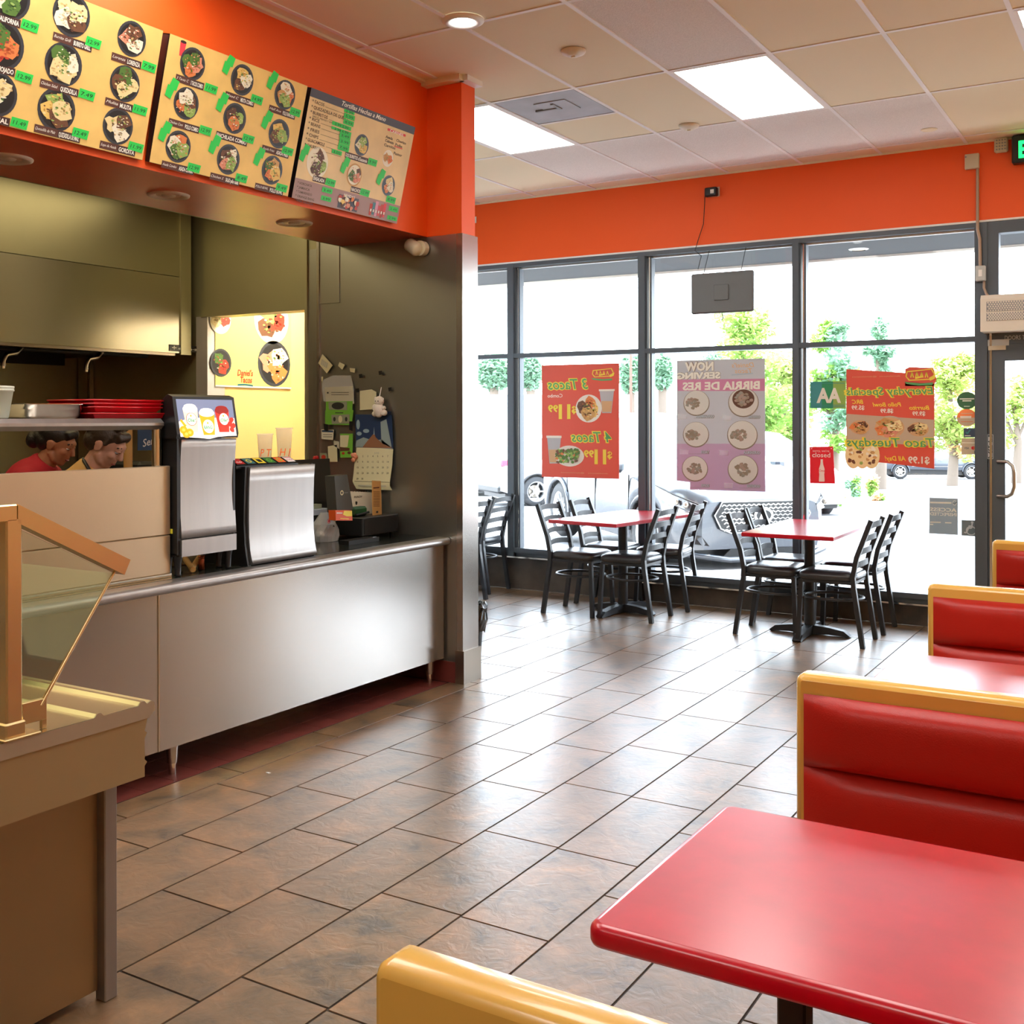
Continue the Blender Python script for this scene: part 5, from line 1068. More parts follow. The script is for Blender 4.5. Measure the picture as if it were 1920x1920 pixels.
for tx_, px, py in (('Asada', 723, 256), ('Chorizo', 743, 263), ('Cabeza', 722, 263), ('Pollo', 741, 271), ('Carnitas', 720, 271), ('Pastor', 738, 287)):
    a, b = S.uv(px, py); L.text(tx_, a, b - .006, .015, .001, 'm_ink', w=.0125 * len(tx_), bold=.02)
a0, b0, a1, b1 = P4(S, 739, 273, 754, 280); L.rect(a0, b1, a1, b0, .0012, 'm_red')
a, b = S.uv(645, 364); L.text('BEVIDAS', a, b - .01, .014, .001, 'm_white', w=.09, bold=.02); L.rect(.34, .008, .50, .078, .0009, 'm_head')
L.mb.build('printed_text', t)
L = Sheet(S.O, S.U, S.V); rn = random.Random(8)
for k in range(22): L.blob(.35 + rn.random() * .14, .015 + rn.random() * .055, .014, .012, .0013 + k * .0002, rn.choice(['f_cream', 'f_red', 'f_fries', 'f_pink', 'f_bean', 'f_rice']), rn, 8)
L.mb.build('drink_picture', t); L = Sheet(S.O, S.U, S.V)
for k, c in enumerate(('f_red', 'b_teal', 'b_pink', 'b_red', 'f_red', 'm_red')): u = .60 + .023 * k; L.poly([(u, .01 + .006 * (k % 2)), (u + .017, .01 + .006 * (k % 2)), (u + .021, .072 + .01 * (k % 3)), (u - .004, .072 + .01 * (k % 3))], .0012 + k * .0002, c); L.rect(u + .003, .03, u + .014, .045, .003, 'm_white')
L.mb.build('drink_picture', t)
item(t, S, (678, 272), .056, ['cream', 'fries', 'lett'], 3, (647, 289, 689, 303), '', 'DOS BURRITOS c/Guacamole', (690, 299, 706, 309), '9.99', inner='plate_in')
item(t, S, (595, 305), .078, ['lett', 'meat', 'cream', 'bean'], 12, (587, 331, 609, 342), '', 'ENSALADA', (610, 337, 628, 347), '12.99', rim='f_cream', inner='f_cream')
item(t, S, (664, 328), .06, ['meat', 'cream', 'green', 'pink'], 13, (658, 352, 676, 361), '', 'NACHOS', (675, 356, 692, 366), '12.99', rim='f_tan', inner='f_cream')
item(t, S, (728, 348), .056, ['tort', 'rice', 'cream'], 14, None, '', '', (724, 370, 741, 379), '8.99')
item(t, S, (727, 297), .045, ['tan', 'rice'], 15, None, '', '', None, '', rim='m_white', inner='f_cream')
for q, pr in (((645, 206, 664, 214), '2.99'), ((645, 213, 664, 225), '5.99'), ((644, 224, 662, 236), '8.99'), ((622, 231, 658, 241), '3.99 5.99'), ((621, 239, 658, 251), '3.99 6.99'), ((637, 248, 656, 262), '3.49'), ((636, 260, 655, 272), '3.99'), ((634, 270, 653, 284), '7.99'), ((622, 281, 640, 290), '3.00'), ((604, 352, 622, 362), '3.49'), ((602, 368, 620, 377), '3.99'), ((729, 387, 745, 397), '2.49'), ((726, 405, 743, 413), '2.99')):
    u0, v0, u1, v1 = P4(S, *q); L = Sheet(S.O, S.U, S.V); L.rect(u0, min(v0, v1) - .006, u1, max(v0, v1) + .006, .0022, 'tape'); L.text(pr, (u0 + u1) / 2, (v0 + v1) / 2 - .007, .013, .0026, 'ink', w=(u1 - u0) * .7, align='c', bold=0); L.mb.build('price_tape', t)
for p in ((572, 287), (648, 310), (715, 332)): gtape(t, S, *p)
# ================================================================== PAPERS AND PINNED THINGS ON THE END WALL
WE = 5.2485
for n_, c_ in dict(p_cream=(226, 220, 180), p_grey=(198, 196, 176), p_white=(232, 230, 212), p_green=(120, 190, 64), p_bill=(150, 156, 130), p_sky=(30, 54, 92), p_cloud=(150, 176, 190), p_sand=(150, 104, 76), p_tower=(150, 168, 170), p_dark=(40, 44, 40)).items(): mat(n_, c_, .6)
def paper(name, label, cat, pts, m='p_cream', th=.0012, n=.0005, group=None):
    S = Sheet((-4.6, WE, 1.0), (1, 0, 0), (0, 0, 1)); q = [S.uv(*p) for p in pts]
    S.mb.prism([S.at(a, b, n) for a, b in q], S.N * th, m); o = S.mb.build(name); tagit(o, label, cat, group); return o, S, q
def marks(o, S, fn, name='printing', n=.002):
    L = Sheet(S.O, S.U, S.V); fn(L, n); c = L.mb.build(name, None); off = WL[c.name]; c.parent = o; c.location = off - WL[o.name]; return c
_pb = MB.build
def lines(S, px0, px1, ys, w=.004, m='p_dark'):
    def fn(L, n):
        for y in ys: a = S.uv(px0, y); b = S.uv(px1, y); L.line([a, b], w, n, m)
    return fn
o, S, q = paper('paper_slip', 'tilted cream card pinned highest on the dark end wall', 'note', [(605, 664), (624, 685), (613, 700), (597, 681)])
marks(o, S, lambda L, n: [L.line([S.uv(605 + k * 3, 674 + k * 2), S.uv(603 + k * 3, 684 + k * 2)], .012, n, 'p_grey') for k in range(4)])
for pts, lb in (([(637, 679), (647, 684), (642, 693), (634, 686)], 'curled cream paper scrap right of the tilted card'), ([(656, 690), (666, 691), (665, 699), (657, 697)], 'small cream paper scrap right of the curled scrap'), ([(603, 707), (606, 706), (605, 716), (603, 714)], 'sliver of paper beside the steel trim')):
    o, S, q = paper('paper_scrap', lb, 'note', pts)
t = thing('wall_file', (-4.42, WE, 1.5), 'wall pocket of receipts, bills and green forms on the end wall', 'file holder')
def leafp(nm, pts, m, n, fn=None):
    S = Sheet((-4.6, WE, 1.0), (1, 0, 0), (0, 0, 1)); S.mb.prism([S.at(*S.uv(*p), n) for p in pts], S.N * .0012, m)
    if fn: fn(S, n + .0018)
    return S.mb.build(nm, t)
leafp('plastic_sleeve', [(607, 712), (625, 704), (658, 704), (664, 730), (663, 756), (607, 752), (603, 722)], 'clear_cup', .001)
leafp('receipt', [(609, 726), (662, 724), (665, 757), (612, 758)], 'p_grey', .003, lambda S, n: [S.line([S.uv(622, y), S.uv(655, y)], .003, n, 'p_dark') for y in (736, 740)] + [S.rect(*S.uv(614, 738), *S.uv(617, 735), n, 'p_dark')])
leafp('green_form', [(612, 753), (662, 752), (661, 778), (612, 778)], 'p_green', .004)
leafp('banknote', [(617, 754), (652, 753), (652, 769), (618, 768)], 'p_bill', .006, lambda S, n: [S.ell(*S.uv(635, 761), .05, .022, n, 'p_dark')])
leafp('green_form', [(611, 770), (664, 769), (661, 797), (611, 796)], 'p_green', .006, lambda S, n: S.line([S.uv(630, 774), S.uv(645, 774)], .005, n, 'p_dark'))
leafp('banknote', [(623, 778), (657, 777), (657, 794), (624, 795)], 'p_bill', .008, lambda S, n: [S.ell(*S.uv(640, 786), .016, .022, n, 'p_cream'), S.ell(*S.uv(629, 786), .01, .014, n, 'p_dark'), S.ell(*S.uv(651, 786), .01, .014, n, 'p_dark')])
leafp('black_clip', [(609, 794), (617, 796), (617, 808), (610, 806)], 'plastic_black', .01); leafp('black_clip', [(657, 790), (663, 790), (663, 808), (657, 806)], 'plastic_black', .01)
o, S, q = paper('business_card', 'small white card with blue print under the wall pocket', 'card', [(603, 805), (626, 806), (625, 825), (603, 823)], 'p_white'); marks(o, S, lines(S, 606, 623, (815, 819), .003)); marks(o, S, lambda L, n: L.line([S.uv(604, 808), S.uv(625, 809)], .012, n, 'b_blue'))
o, S, q = paper('green_flyer', 'green and white flyer hanging left of the calendar', 'flyer', [(638, 813), (662, 813), (661, 858), (638, 858)], 'p_green')
marks(o, S, lambda L, n: [L.poly([S.uv(638, 816), S.uv(655, 816), S.uv(652, 838), S.uv(638, 840)], n, 'p_cream'), L.poly([S.uv(638, 838), S.uv(656, 840), S.uv(656, 845), S.uv(638, 846)], n + .0004, 'f_bean'), L.ell(*S.uv(644, 850), .012, .008, n, 'f_red'), L.ell(*S.uv(655, 849), .014, .009, n, 'f_bean')])
o, S, q = paper('paper_note', 'folded cream note left of the green flyer', 'note', [(615, 837), (632, 834), (633, 866), (616, 866)], 'p_cream'); o, S, q = paper('paper_scrap', 'crumpled cream paper above the folded note', 'note', [(626, 826), (636, 828), (637, 842), (626, 836)], 'p_grey')
o, S, q = paper('paper_note', 'blank cream notepaper above the blue calendar picture', 'note', [(675, 733), (697, 730), (706, 735), (705, 767), (675, 769)], 'p_cream')
for x, y, lb in ((676, 705, 'black square of tape above the notepaper'), (713, 699, 'highest black square of tape on the end wall'), (731, 730, 'black square of tape right of the plush animal'), (670, 732, 'black square of tape left of the notepaper')):
    o, S, q = paper('tape_square', lb, 'tape', [(x - 3, y - 3), (x + 3, y - 4), (x + 4, y + 3), (x - 2, y + 4)], 'plastic_black', group='black tape squares on the end wall')
t = thing('wall_calendar', (-4.15, WE, 1.1), 'wall calendar with a city skyline picture and curling month sheet', 'calendar')
leafp('picture_sheet', [(666, 777), (735, 778), (738, 842), (668, 837)], 'p_sky', .001, lambda S, n: [S.poly([S.uv(714, 791), S.uv(725, 786), S.uv(735, 838), S.uv(716, 838)], n, 'p_tower'), S.ell(*S.uv(672, 796), .014, .03, n, 'p_cloud'), S.ell(*S.uv(687, 808), .024, .012, n, 'p_cloud'), S.ell(*S.uv(674, 813), .02, .012, n, 'p_cloud'), S.poly([S.uv(667, 838), S.uv(669, 826), S.uv(682, 820), S.uv(700, 826), S.uv(716, 824), S.uv(737, 841)], n, 'p_tower'), S.poly([S.uv(680, 839), S.uv(690, 826), S.uv(702, 812), S.uv(705, 820), S.uv(718, 832), S.uv(737, 840)], n + .0003, 'p_sand'), S.poly([S.uv(701, 815), S.uv(702, 800), S.uv(703, 815)], n + .0006, 'p_cloud')])
CM = Sheet((-4.6, WE, 1.0), (1, 0, 0), (0, 0, 1)); rowsC = [(840, 669, 738, .002), (855, 668, 737, .004), (870, 666, 737, .008), (890, 665, 735, .012), (903, 664, 734, .016), (910, 668, 735, .02), (918, 671, 738, .012)]
v = []; 
for y, xa, xb, n in rowsC: v += [CM.at(*CM.uv(xa, y - 1), n), CM.at(*CM.uv(xb, y + 1), n)]
CM.mb.add(v, [(2 * i, 2 * i + 2, 2 * i + 3, 2 * i + 1) for i in range(6)], 'p_cream', True); cs = CM.mb.build('month_sheet', t)
L = Sheet(CM.O, CM.U, CM.V); d_ = 1; L.text('JUNE', *CM.uv(703, 851), .012, .007, 'p_grey')
for r in range(5):
    for c in range(7):
        if d_ > 30: break
        L.text(str(d_), *CM.uv(672 + 9.3 * c, 857 + 10.5 * r), .012, .009 + .0025 * r, 'p_dark', bold=0); d_ += 1
L.line([CM.uv(668, 902), CM.uv(734, 904)], .002, .018, 'p_dark'); L.line([CM.uv(676, 910), CM.uv(728, 911)], .008, .022, 'p_grey'); L.mb.build('date_numbers', t)
leafp('hanger_clip', [(724, 771), (734, 772), (733, 778), (724, 777)], 'b_navy', .004)
p = ony(709, 766, WE - .03); t = thing('plush_toy', (p.x, p.y, p.z), 'small white plush animal hanging by a string above the calendar', 'plush toy')
def el(px, py, r, yy=WE - .03): q = ony(px, py, yy); return (q.x, q.y, q.z), r
mb = MB()
for px, py, r in ((710, 769, (.035, .028, .045)), (711, 752, (.032, .026, .03)), (704, 748, (.01, .008, .012)), (717, 749, (.01, .008, .012)), (702, 764, (.014, .014, .02)), (719, 765, (.016, .014, .014)), (703, 776, (.02, .016, .018)), (720, 774, (.022, .016, .018))): c, r2 = el(px, py, r); mb.ell(c, r2, 'plush', 14, 10)
bo = mb.build('body', t); c, _ = el(711, 754, 0); MB().ell((c[0] - .01, c[1] - .024, c[2] + .006), (.003, .003, .003), 'black').ell((c[0] + .01, c[1] - .024, c[2] + .006), (.003, .003, .003), 'black').build('eye', t)
c0, _ = el(711, 747, 0); c1_, _ = el(715, 726, 0, WE - .003); MB().tube([c0, c1_], .0025, 'white', 6).build('string', t)
for px, py, m, lb in ((592, 862, 'b_red', 'tiny red figurine hanging behind the soda fountain'), (664, 857, 'f_pink', 'tiny pink fabric flower between the flyer and the calendar')):
    rn = random.Random(px); mb = MB(); q = ony(px, py, WE - .025)
    for k in range(7): mb.ell((q.x + rn.uniform(-.014, .014), q.y + rn.uniform(-.006, .006), q.z + rn.uniform(-.028, .028)), (.014, .01, .014), m, 10, 6)
    tagit(mb.build('hanging_charm'), lb, 'charm')
o, S, q = paper('postcard', 'small dark red and green picture card tucked behind the monitor', 'card', [(600, 849), (613, 850), (615, 863), (600, 866)], 'p_bill'); marks(o, S, lambda L, n: L.ell(*S.uv(607, 857), .018, .014, n, 'f_red'))
# security camera high on the end wall
q = ony(778, 465, 5.2); t = thing('security_camera', (q.x, q.y, q.z), 'white bullet security camera high on the end wall under the soffit', 'camera')
MB().cyl((q.x + .02, 5.215, q.z), .045, .04, 'cam_white', 'y', 24).build('mount', t)
M_ = Matrix.Translation((q.x, 5.19, q.z)) @ Matrix.Rotation(math.radians(-58), 4, 'Y') @ Matrix.Rotation(math.radians(-12), 4, 'X')
mb = MB(); mb.T = M_; mb.lathe([(0, -.045), (.03, -.042), (.04, -.03), (.04, .045), (.036, .05), (.03, .05), (.03, .04), (0, .04)], (0, 0, 0), 'cam_white', 24); mb.T = None; mb.build('housing', t)
mb = MB(); mb.T = M_; mb.cyl((0, 0, .036), .028, .006, 'plastic_black'); mb.T = None; mb.build('lens', t)
# ================================================================== THINGS ON THE COUNTER BY THE END WALL
ZT = .8465
q = onz(655, 1003, ZT); q2 = onz(735, 996, ZT)
t = thing('cash_drawer', (-4.1, 5.08, ZT), 'black cash drawer box on short feet at the end of the counter', 'cash drawer')
xa, xb, ya, yb_ = -4.33, -3.94, 4.86, 5.2
MB().box(xa, xb, ya, yb_, ZT + .02, ZT + .125, 'plastic_black', .004).build('box', t)
for x in (xa + .03, xb - .03):
    for y in (ya + .03, yb_ - .03): MB().cyl((x, y, ZT), .012, .02, 'black').build('foot', t)
MB().box(xb - .001, xb + .003, ya + .02, yb_ - .02, ZT + .03, ZT + .115, 'black').build('drawer_front', t)
ZD = ZT + .1255
q = onx(590, 900, -4.35)
t = thing('computer_monitor', (-4.42, 4.75, ZT), 'back of a black flat monitor beside the soda fountain', 'monitor')
ye_ = onx(668, 880, -4.36).y; ye_ = min(ye_, 5.1); S = Sheet((-4.41, ye_ - .5, ZT + .13), (.1, 1, 0), (-.1, .03, 1)); S.slab(0, 0, .5, .32, -.03, .0, 'plastic_black'); S.slab(.06, .06, .44, .26, 0, .02, 'plastic_black'); S.mb.build('screen_shell', t)
MB().cyl((-4.41, 4.72, ZT), .035, .012, 'plastic_black').cyl((-4.42, 4.72, ZT + .012), .02, .16, 'plastic_black').build('stand', t)
def prop(name, label, cat, pts, X, m, th, fn=None, part='panel', hid=0):   # a leaning flat thing, its corners measured on the plane X
    t = thing(name, onx(*pts[-1], X), label, cat); q = [onx(*p, X) for p in pts]
    MB().prism(q, (-th, 0, 0), m).build(part, t)
    S = Sheet(onx(*pts[0], X + .0008), (0, 1, 0), (0, 0, 1))
    if fn: fn(S); S.mb.build('printing', t)
    return t
prop('card_reader_stand', 'tall dark grey payment terminal box with a small ring logo', 'payment terminal', [(627, 893), (651, 890), (662, 955), (632, 962)], -4.0, 'term_grey', .07, lambda S: [S.ring(*S.uv(641, 924), .014, .014, .006, .0004, 'p_cream'), S.text('clover', *S.uv(645, 925), .008, .0004, 'grey', w=.035)])
prop('desk_calendar', 'small white spiral desk pad with printed heading behind the green tray', 'notepad', [(657, 921), (715, 924), (716, 968), (663, 960)], -4.08, 'p_white', .01, lambda S: [S.text('PUNCH', *S.uv(664, 934), .012, .0006, 'p_dark', w=.07, shear=.1), S.blob(*S.uv(668, 943), .008, .012, .0006, 'p_dark', random.Random(2))] + [S.ell(*S.uv(662 + 5 * k, 921.5), .003, .004, .0008, 'p_dark') for k in range(8)])
prop('menu_card', 'tall tan paper menu card standing at the wall end of the cash drawer', 'menu card', [(698, 901), (714, 902), (716, 966), (699, 968)], -4.0, 'f_tan', .004, lambda S: [S.line([S.uv(700, y), S.uv(712, y)], .003, .0006, 'label_brown') for y in range(922, 952, 3)] + [S.line([S.uv(700, 915), S.uv(711, 914)], .007, .0006, 'label_brown'), S.rect(*S.uv(705, 962), *S.uv(709, 958), .0006, 'p_dark')])
t = thing('tape_dispenser', (-4.05, 4.97, ZD), 'dark green tape dispenser on the cash drawer', 'tape dispenser')
a, b = onx(664, 966, -4.02), onx(690, 967, -4.02)
MB().box(-4.08, -4.02, a.y, b.y, ZD, ZD + .055, 'green_dark', .012).build('body', t); MB().tube([(-4.015, a.y + .01, ZD + .01), (-4.01, a.y + .05, ZD + .014), (-4.015, b.y, ZD + .02)], .007, 'plastic_black', 8).build('pen', t)
t = prop('tea_box', 'orange and yellow box balanced on the front edge of the cash drawer', 'box', [(629, 957), (660, 957), (661, 976), (630, 976)], -3.93, 'box_orange', .05, lambda S: [S.poly([S.uv(645, 958), S.uv(660, 958), S.uv(660, 968), S.uv(650, 968), S.uv(643, 965)], .0006, 'b_yel'), S.line([S.uv(631, 962), S.uv(642, 962)], .006, .0009, 'white'), S.line([S.uv(638, 972), S.uv(654, 973)], .004, .0009, 'b_yel')])
t = thing('card_terminal', (-3.9, 4.78, ZT), 'flat black card terminal lying on the counter in front of the cash drawer', 'card terminal')
a, b = onz(645, 1018, ZT + .012), onz(702, 1010, ZT + .012); d = (b - a).normalized(); nn = Vector((-d.y, d.x, 0)) * .035
MB().prism([a - nn - Vector((0, 0, .012)), b - nn - Vector((0, 0, .012)), b + nn - Vector((0, 0, .012)), a + nn - Vector((0, 0, .012))], (0, 0, .024), 'black').build('body', t)
MB().prism([b - d * .05 - nn * .7 + Vector((0, 0, .0125)), b - d * .01 - nn * .7 + Vector((0, 0, .0125)), b - d * .01 + nn * .7 + Vector((0, 0, .0125)), b - d * .05 + nn * .7 + Vector((0, 0, .0125))], (0, 0, .002), 'chrome').build('key_plate', t)
t = thing('sauce_bag', onz(609, 1014, ZT), 'clear plastic bag of dark packets with a round pink sticker', 'bag')
rn = random.Random(6); mb = MB(); c = onz(609, 1014, ZT)
for k in range(26): mb.ell((c.x + rn.uniform(-.045, .045), c.y + rn.uniform(-.05, .05), ZT + rn.uniform(.02, .13)), (rn.uniform(.012, .03), rn.uniform(.012, .03), rn.uniform(.01, .02)), rn.choice(['p_dark', 'f_tan', 'plastic_black', 'grey', 'p_white', 'f_bean']), 8, 6)
mb.build('packets', t); mb = MB(); n = 22; v = []
for k in range(6):
    for i in range(n): r = .072 * (1, 1.05, 1, .9, .6, .3)[k] * rn.uniform(.93, 1.07); v.append((c.x + r * math.cos(6.283 * i / n), c.y + r * 1.1 * math.sin(6.283 * i / n), ZT + .001 + .032 * k))
mb.add(v, [(k * n + i, k * n + (i + 1) % n, (k + 1) * n + (i + 1) % n, (k + 1) * n + i) for k in range(5) for i in range(n)], 'clear_cup', False); mb.build('bag_film', t)
S = Sheet(onx(617, 977, -4.0), (0, 1, 0), (0, 0, 1)); S.ell(0, 0, .014, .014, 0, 'b_red'); S.ring(0, 0, .011, .011, .002, .0005, 'white'); S.mb.build('sticker', t)
t = thing('receipt_pad', (-4.15, 4.6, ZT + .14), 'stack of pale blue slips on a box behind the packet bag', 'paper stack'); a, b = onx(592, 966, -4.2), onx(622, 952, -4.2)
MB().box(-4.3, -4.205, a.y - .03, b.y, ZT, a.z - .002, 'plastic_black').build('box', t); MB().box(-4.29, -4.2, a.y - .03, b.y, a.z, a.z + .03, 'slip_blue').box(-4.3, -4.25, a.y - .03, b.y - .03, a.z + .03, a.z + .055, 'p_bill').build('slips', t)
t = thing('bundle_of_sticks', (-4.0, 3.5, ZT), 'two pale wooden pestles crossed under the juice dispenser', 'utensils')
a, b = onz(362, 1068, ZT + .016), onx(346, 1046, -3.93); e, g = onz(359, 1067, ZT + .016), onx(374, 1045, -3.95)
MB().tube([a, b], .013, 'f_tan', 10).build('pestle', t); MB().tube([e, g], .013, 'f_tan', 10).build('pestle', t)
t = thing('power_strip_box', (-4.05, 3.58, ZT), 'pale green box behind the legs of the juice dispenser', 'box')
MB().box(-4.1, -4.0, 3.46, 3.70, ZT, ZT + .07, 'p_cream', .004).build('box', t); MB().box(-3.999, -3.997, 3.56, 3.6, ZT + .03, ZT + .045, 'p_dark').build('socket', t)
t = thing('copper_canister', (-3.9, 3.42, ZT), 'small copper coloured canister under the juice dispenser', 'canister'); a = onz(378, 1068, ZT)
t.location = a; WL[t.name] = a.copy(); MB().lathe([(0, 0), (.014, 0), (.014, .05), (.012, .055), (0, .055)], a, 'copper').build('can', t); MB().lathe([(.015, 0), (.015, .008), (0, .009)], a + Vector((0, 0, .056)), 'copper').build('lid', t)
# ================================================================== FILMS AND SIGNS ON THE WINDOWS (read from outside, so mirrored here)
YP = YW + .018
def wsheet(pts, m, n=0, th=.0012, Y=None):
    S = Sheet((-3, Y or YP, 1.0), (1, 0, 0), (0, 0, 1)); S.mb.prism([S.at(*S.uv(*p), n) for p in pts], S.N * th, m); return S
def wtext(L, S, t_, x_right, y_base, px_w, px_h, n, m, outline=None, bold=.01, **k):
    a = S.uv(x_right, y_base); b = S.uv(x_right - px_w, y_base); c = S.uv(x_right, y_base - px_h); w_ = a[0] - b[0]; h = c[1] - a[1]
    if outline:
        for bo, mm, nn in ((.075, outline[0], n - .0008), (.045, outline[1], n - .0004)): L.text(t_, a[0] + .004 * (bo > .05), a[1], h, nn, mm, w=w_ * 1.03, mirror=True, bold=bo, **k)
    L.text(t_, a[0], a[1], h, n, m, w=w_, mirror=True, bold=bold, **k)
def wthing(name, lb, cat, px, py): return thing(name, ony(px, py, YP), lb, cat)
# red taco banner
t = wthing('taco_banner', 'red translucent taco combo banner hung inside the second window', 'banner', 1088, 896)
S = wsheet([(1016, 685), (1161, 681), (1161, 898), (1016, 894)], 'film_red'); S.mb.build('banner_sheet', t); L = Sheet(S.O, S.U, S.V)
wtext(L, S, '3 Tacos', 1103, 729, 75, 20, .0045, 'w_green', ('w_yel', 'w_yel'), shear=-.0 + .2, bold=.01)
wtext(L, S, '4 Tacos', 1147, 829, 75, 20, .0045, 'w_green', ('w_yel', 'w_yel'), shear=.2, bold=.01)
wtext(L, S, 'Combo', 1055, 745, 28, 7, .003, 'w_white')
for x, y in ((1081, 784), (1148, 869)):
    wtext(L, S, '$', x, y - 10, 9, 13, .004, 'w_yel', bold=.03); wtext(L, S, '11', x - 11, y, 22, 26, .004, 'w_yel', bold=.05); wtext(L, S, '99', x - 34, y - 12, 19, 13, .004, 'w_yel', bold=.04)
wtext(L, S, 'danielstacos   @danielstacos', 1140, 889, 88, 2.2, .003, 'w_tan', bold=0)
# little shop emblem: ribbon letters over a green leaf
def emblem(L, S, x, y, k, n):
    q = lambda a, b: S.uv(x + a * k, y + b * k)
    L.poly([q(-26, -8), q(22, -13), q(27, -2), q(20, 8), q(-22, 10), q(-28, 2)], n, 'w_yel'); L.poly([q(-24, -6), q(20, -11), q(25, -2), q(18, 6), q(-20, 8), q(-26, 2)], n + .0004, 'film_red')
    for a in (-18, -9, 0, 9): L.line([q(a, 4), q(a + 2, -6), q(a + 5, 4)], .008 * k, n + .0008, 'w_yel')
    L.line([q(-10, 5), q(4, 2)], .014 * k, n + .0012, 'w_yel'); L.poly([q(16, 4), q(29, -2), q(27, 6), q(18, 10)], n + .001, 'w_yel')
    L.poly([q(-30, 12), q(0, 15), q(24, 13), q(22, 18), q(-4, 19), q(-26, 16)], n + .0004, 'w_green')
emblem(L, S, 1131, 700, .74, .003); L.mb.build('lettering', t)
a, b = S.uv(1104, 766); dish(S, a, b, .128, ['fries', 'rice', 'meat', 'tan'], 31, .0035, 'w_white', 'w_white', parent=t, oval=.95)
def drink(px, py, w_, h, t, S, n=.003):
    L = Sheet(S.O, S.U, S.V); q = lambda a, b: S.uv(px + a, py + b); L.poly([q(-w_ * .32, h / 2), q(w_ * .32, h / 2), q(w_ / 2, -h / 2 + 3), q(-w_ / 2, -h / 2 + 3)], n, 'w_pgrey'); L.rect(*q(-w_ * .55, -h / 2 + 4), *q(w_ * .55, -h / 2), n + .0004, 'w_white'); L.poly([q(-w_ * .3, h / 2 - 2), q(w_ * .3, h / 2 - 2), q(w_ * .38, 0), q(-w_ * .38, 0)], n + .0004, 'w_tan'); L.mb.build('drink_picture', t)
drink(1138, 752, 27, 45, t, S); drink(1039, 843, 26, 52, t, S, .0025)
L = Sheet(S.O, S.U, S.V); rn = random.Random(3)
L.ell(*S.uv(1068, 855), .145, .092, .0035, 'w_white'); 
for k in range(5):
    for j in range(16): a, b = S.uv(1046 + 9 * k + rn.uniform(-3, 3), 855 + rn.uniform(-13, 12)); L.blob(a, b, .017, .014, .004 + j * .0001 + k * .002, 'f_' + rn.choice(['green', 'lett', 'meat', 'rice', 'green']), rn, 6)
L.mb.build('taco_picture', t)
# grey and pink birria poster
t = wthing('birria_poster', 'tall grey and pink poster of soup and taco plates on the third window', 'poster', 1350, 918)
S = wsheet([(1269, 676), (1434, 672), (1435, 832), (1269, 832)], 'w_pgrey'); S.mb.prism([S.at(*S.uv(*p), 0) for p in [(1269, 832), (1435, 832), (1435, 922), (1294, 918), (1294, 904), (1269, 901)]], S.N * .0012, 'film_mauve'); S.mb.build('poster_sheet', t)
L = Sheet(S.O, S.U, S.V); L.poly([S.uv(1270, 712), S.uv(1434, 710), S.uv(1434, 733), S.uv(1271, 733)], .002, 'film_pink')
wtext(L, S, 'NOW', 1338, 694, 52, 16, .003, 'w_white', ('w_line', 'w_white')); wtext(L, S, 'SERVING', 1351, 709, 79, 12, .003, 'w_white', ('w_line', 'w_white')); wtext(L, S, 'BIRRIA DE RES', 1425, 729, 145, 15, .0035, 'w_white', bold=.04)
wtext(L, S, "Daniel's", 1414, 688, 42, 9, .003, 'w_tan', shear=.2); wtext(L, S, 'Tacos', 1410, 699, 32, 9, .003, 'w_tan', shear=.2); L.line([S.uv(1372, 703), S.uv(1412, 700)], .01, .003, 'w_grey')
for x, y, tx_ in ((1339, 783, 'QUESABIRRIA'), (1425, 784, 'CONSOME'), (1330, 850, 'TACOS'), (1425, 851, 'QUESADILLA'), (1330, 913, 'SOPES'), (1425, 914, 'GORDITAS')):
    wtext(L, S, tx_, x, y, 3.0 * len(tx_), 5, .003, 'w_grey', ('w_line', 'w_grey')); L.line([S.uv(x - 38, y + 1), S.uv(x, y + 1)], .002, .003, 'w_line')
for x, y in ((1279, 781), (1363, 783), (1283, 847), (1357, 849), (1366, 910)): L.poly([S.uv(x - 8, y - 5), S.uv(x + 9, y - 4), S.uv(x + 8, y + 5), S.uv(x - 8, y + 5)], .004, 'w_flap')
L.mb.build('lettering', t)
for k, (x, y, pal) in enumerate(((1306, 756, ['rice', 'green']), (1394, 755, ['meat', 'bean', 'meat', 'red']), (1305, 815, ['bean', 'green']), (1392, 816, ['meat', 'tan', 'green']), (1303, 879, ['meat', 'bean', 'tan']), (1393, 881, ['tan', 'meat']))):
    L = Sheet(S.O, S.U, S.V); rn = random.Random(k + 40); a, b = S.uv(x, y); R = .115 if k % 2 == 0 else .128
    L.ell(a, b, R, R * .92, .003, 'w_line'); L.ell(a, b + .004, R * .94, R * .87, .0034, 'w_cream')
    if k == 1: L.ell(a, b + .03, R * .72, R * .6, .0037, 'f_bean')
    for j in range(34): ang = rn.uniform(0, 6.28); e = R * (.55 if k != 1 else .6) * math.sqrt(rn.random()); L.blob(a + e * math.cos(ang) * .9 - (.03 if k in (0, 2, 3) else 0), b + e * math.sin(ang) * .7 + (.03 if k == 1 else 0), .016, .012, .004 + j * .00005, rn.choice(['w_food', 'w_food2', 'w_line']), rn, 6)
    L.mb.build('dish_picture', t)
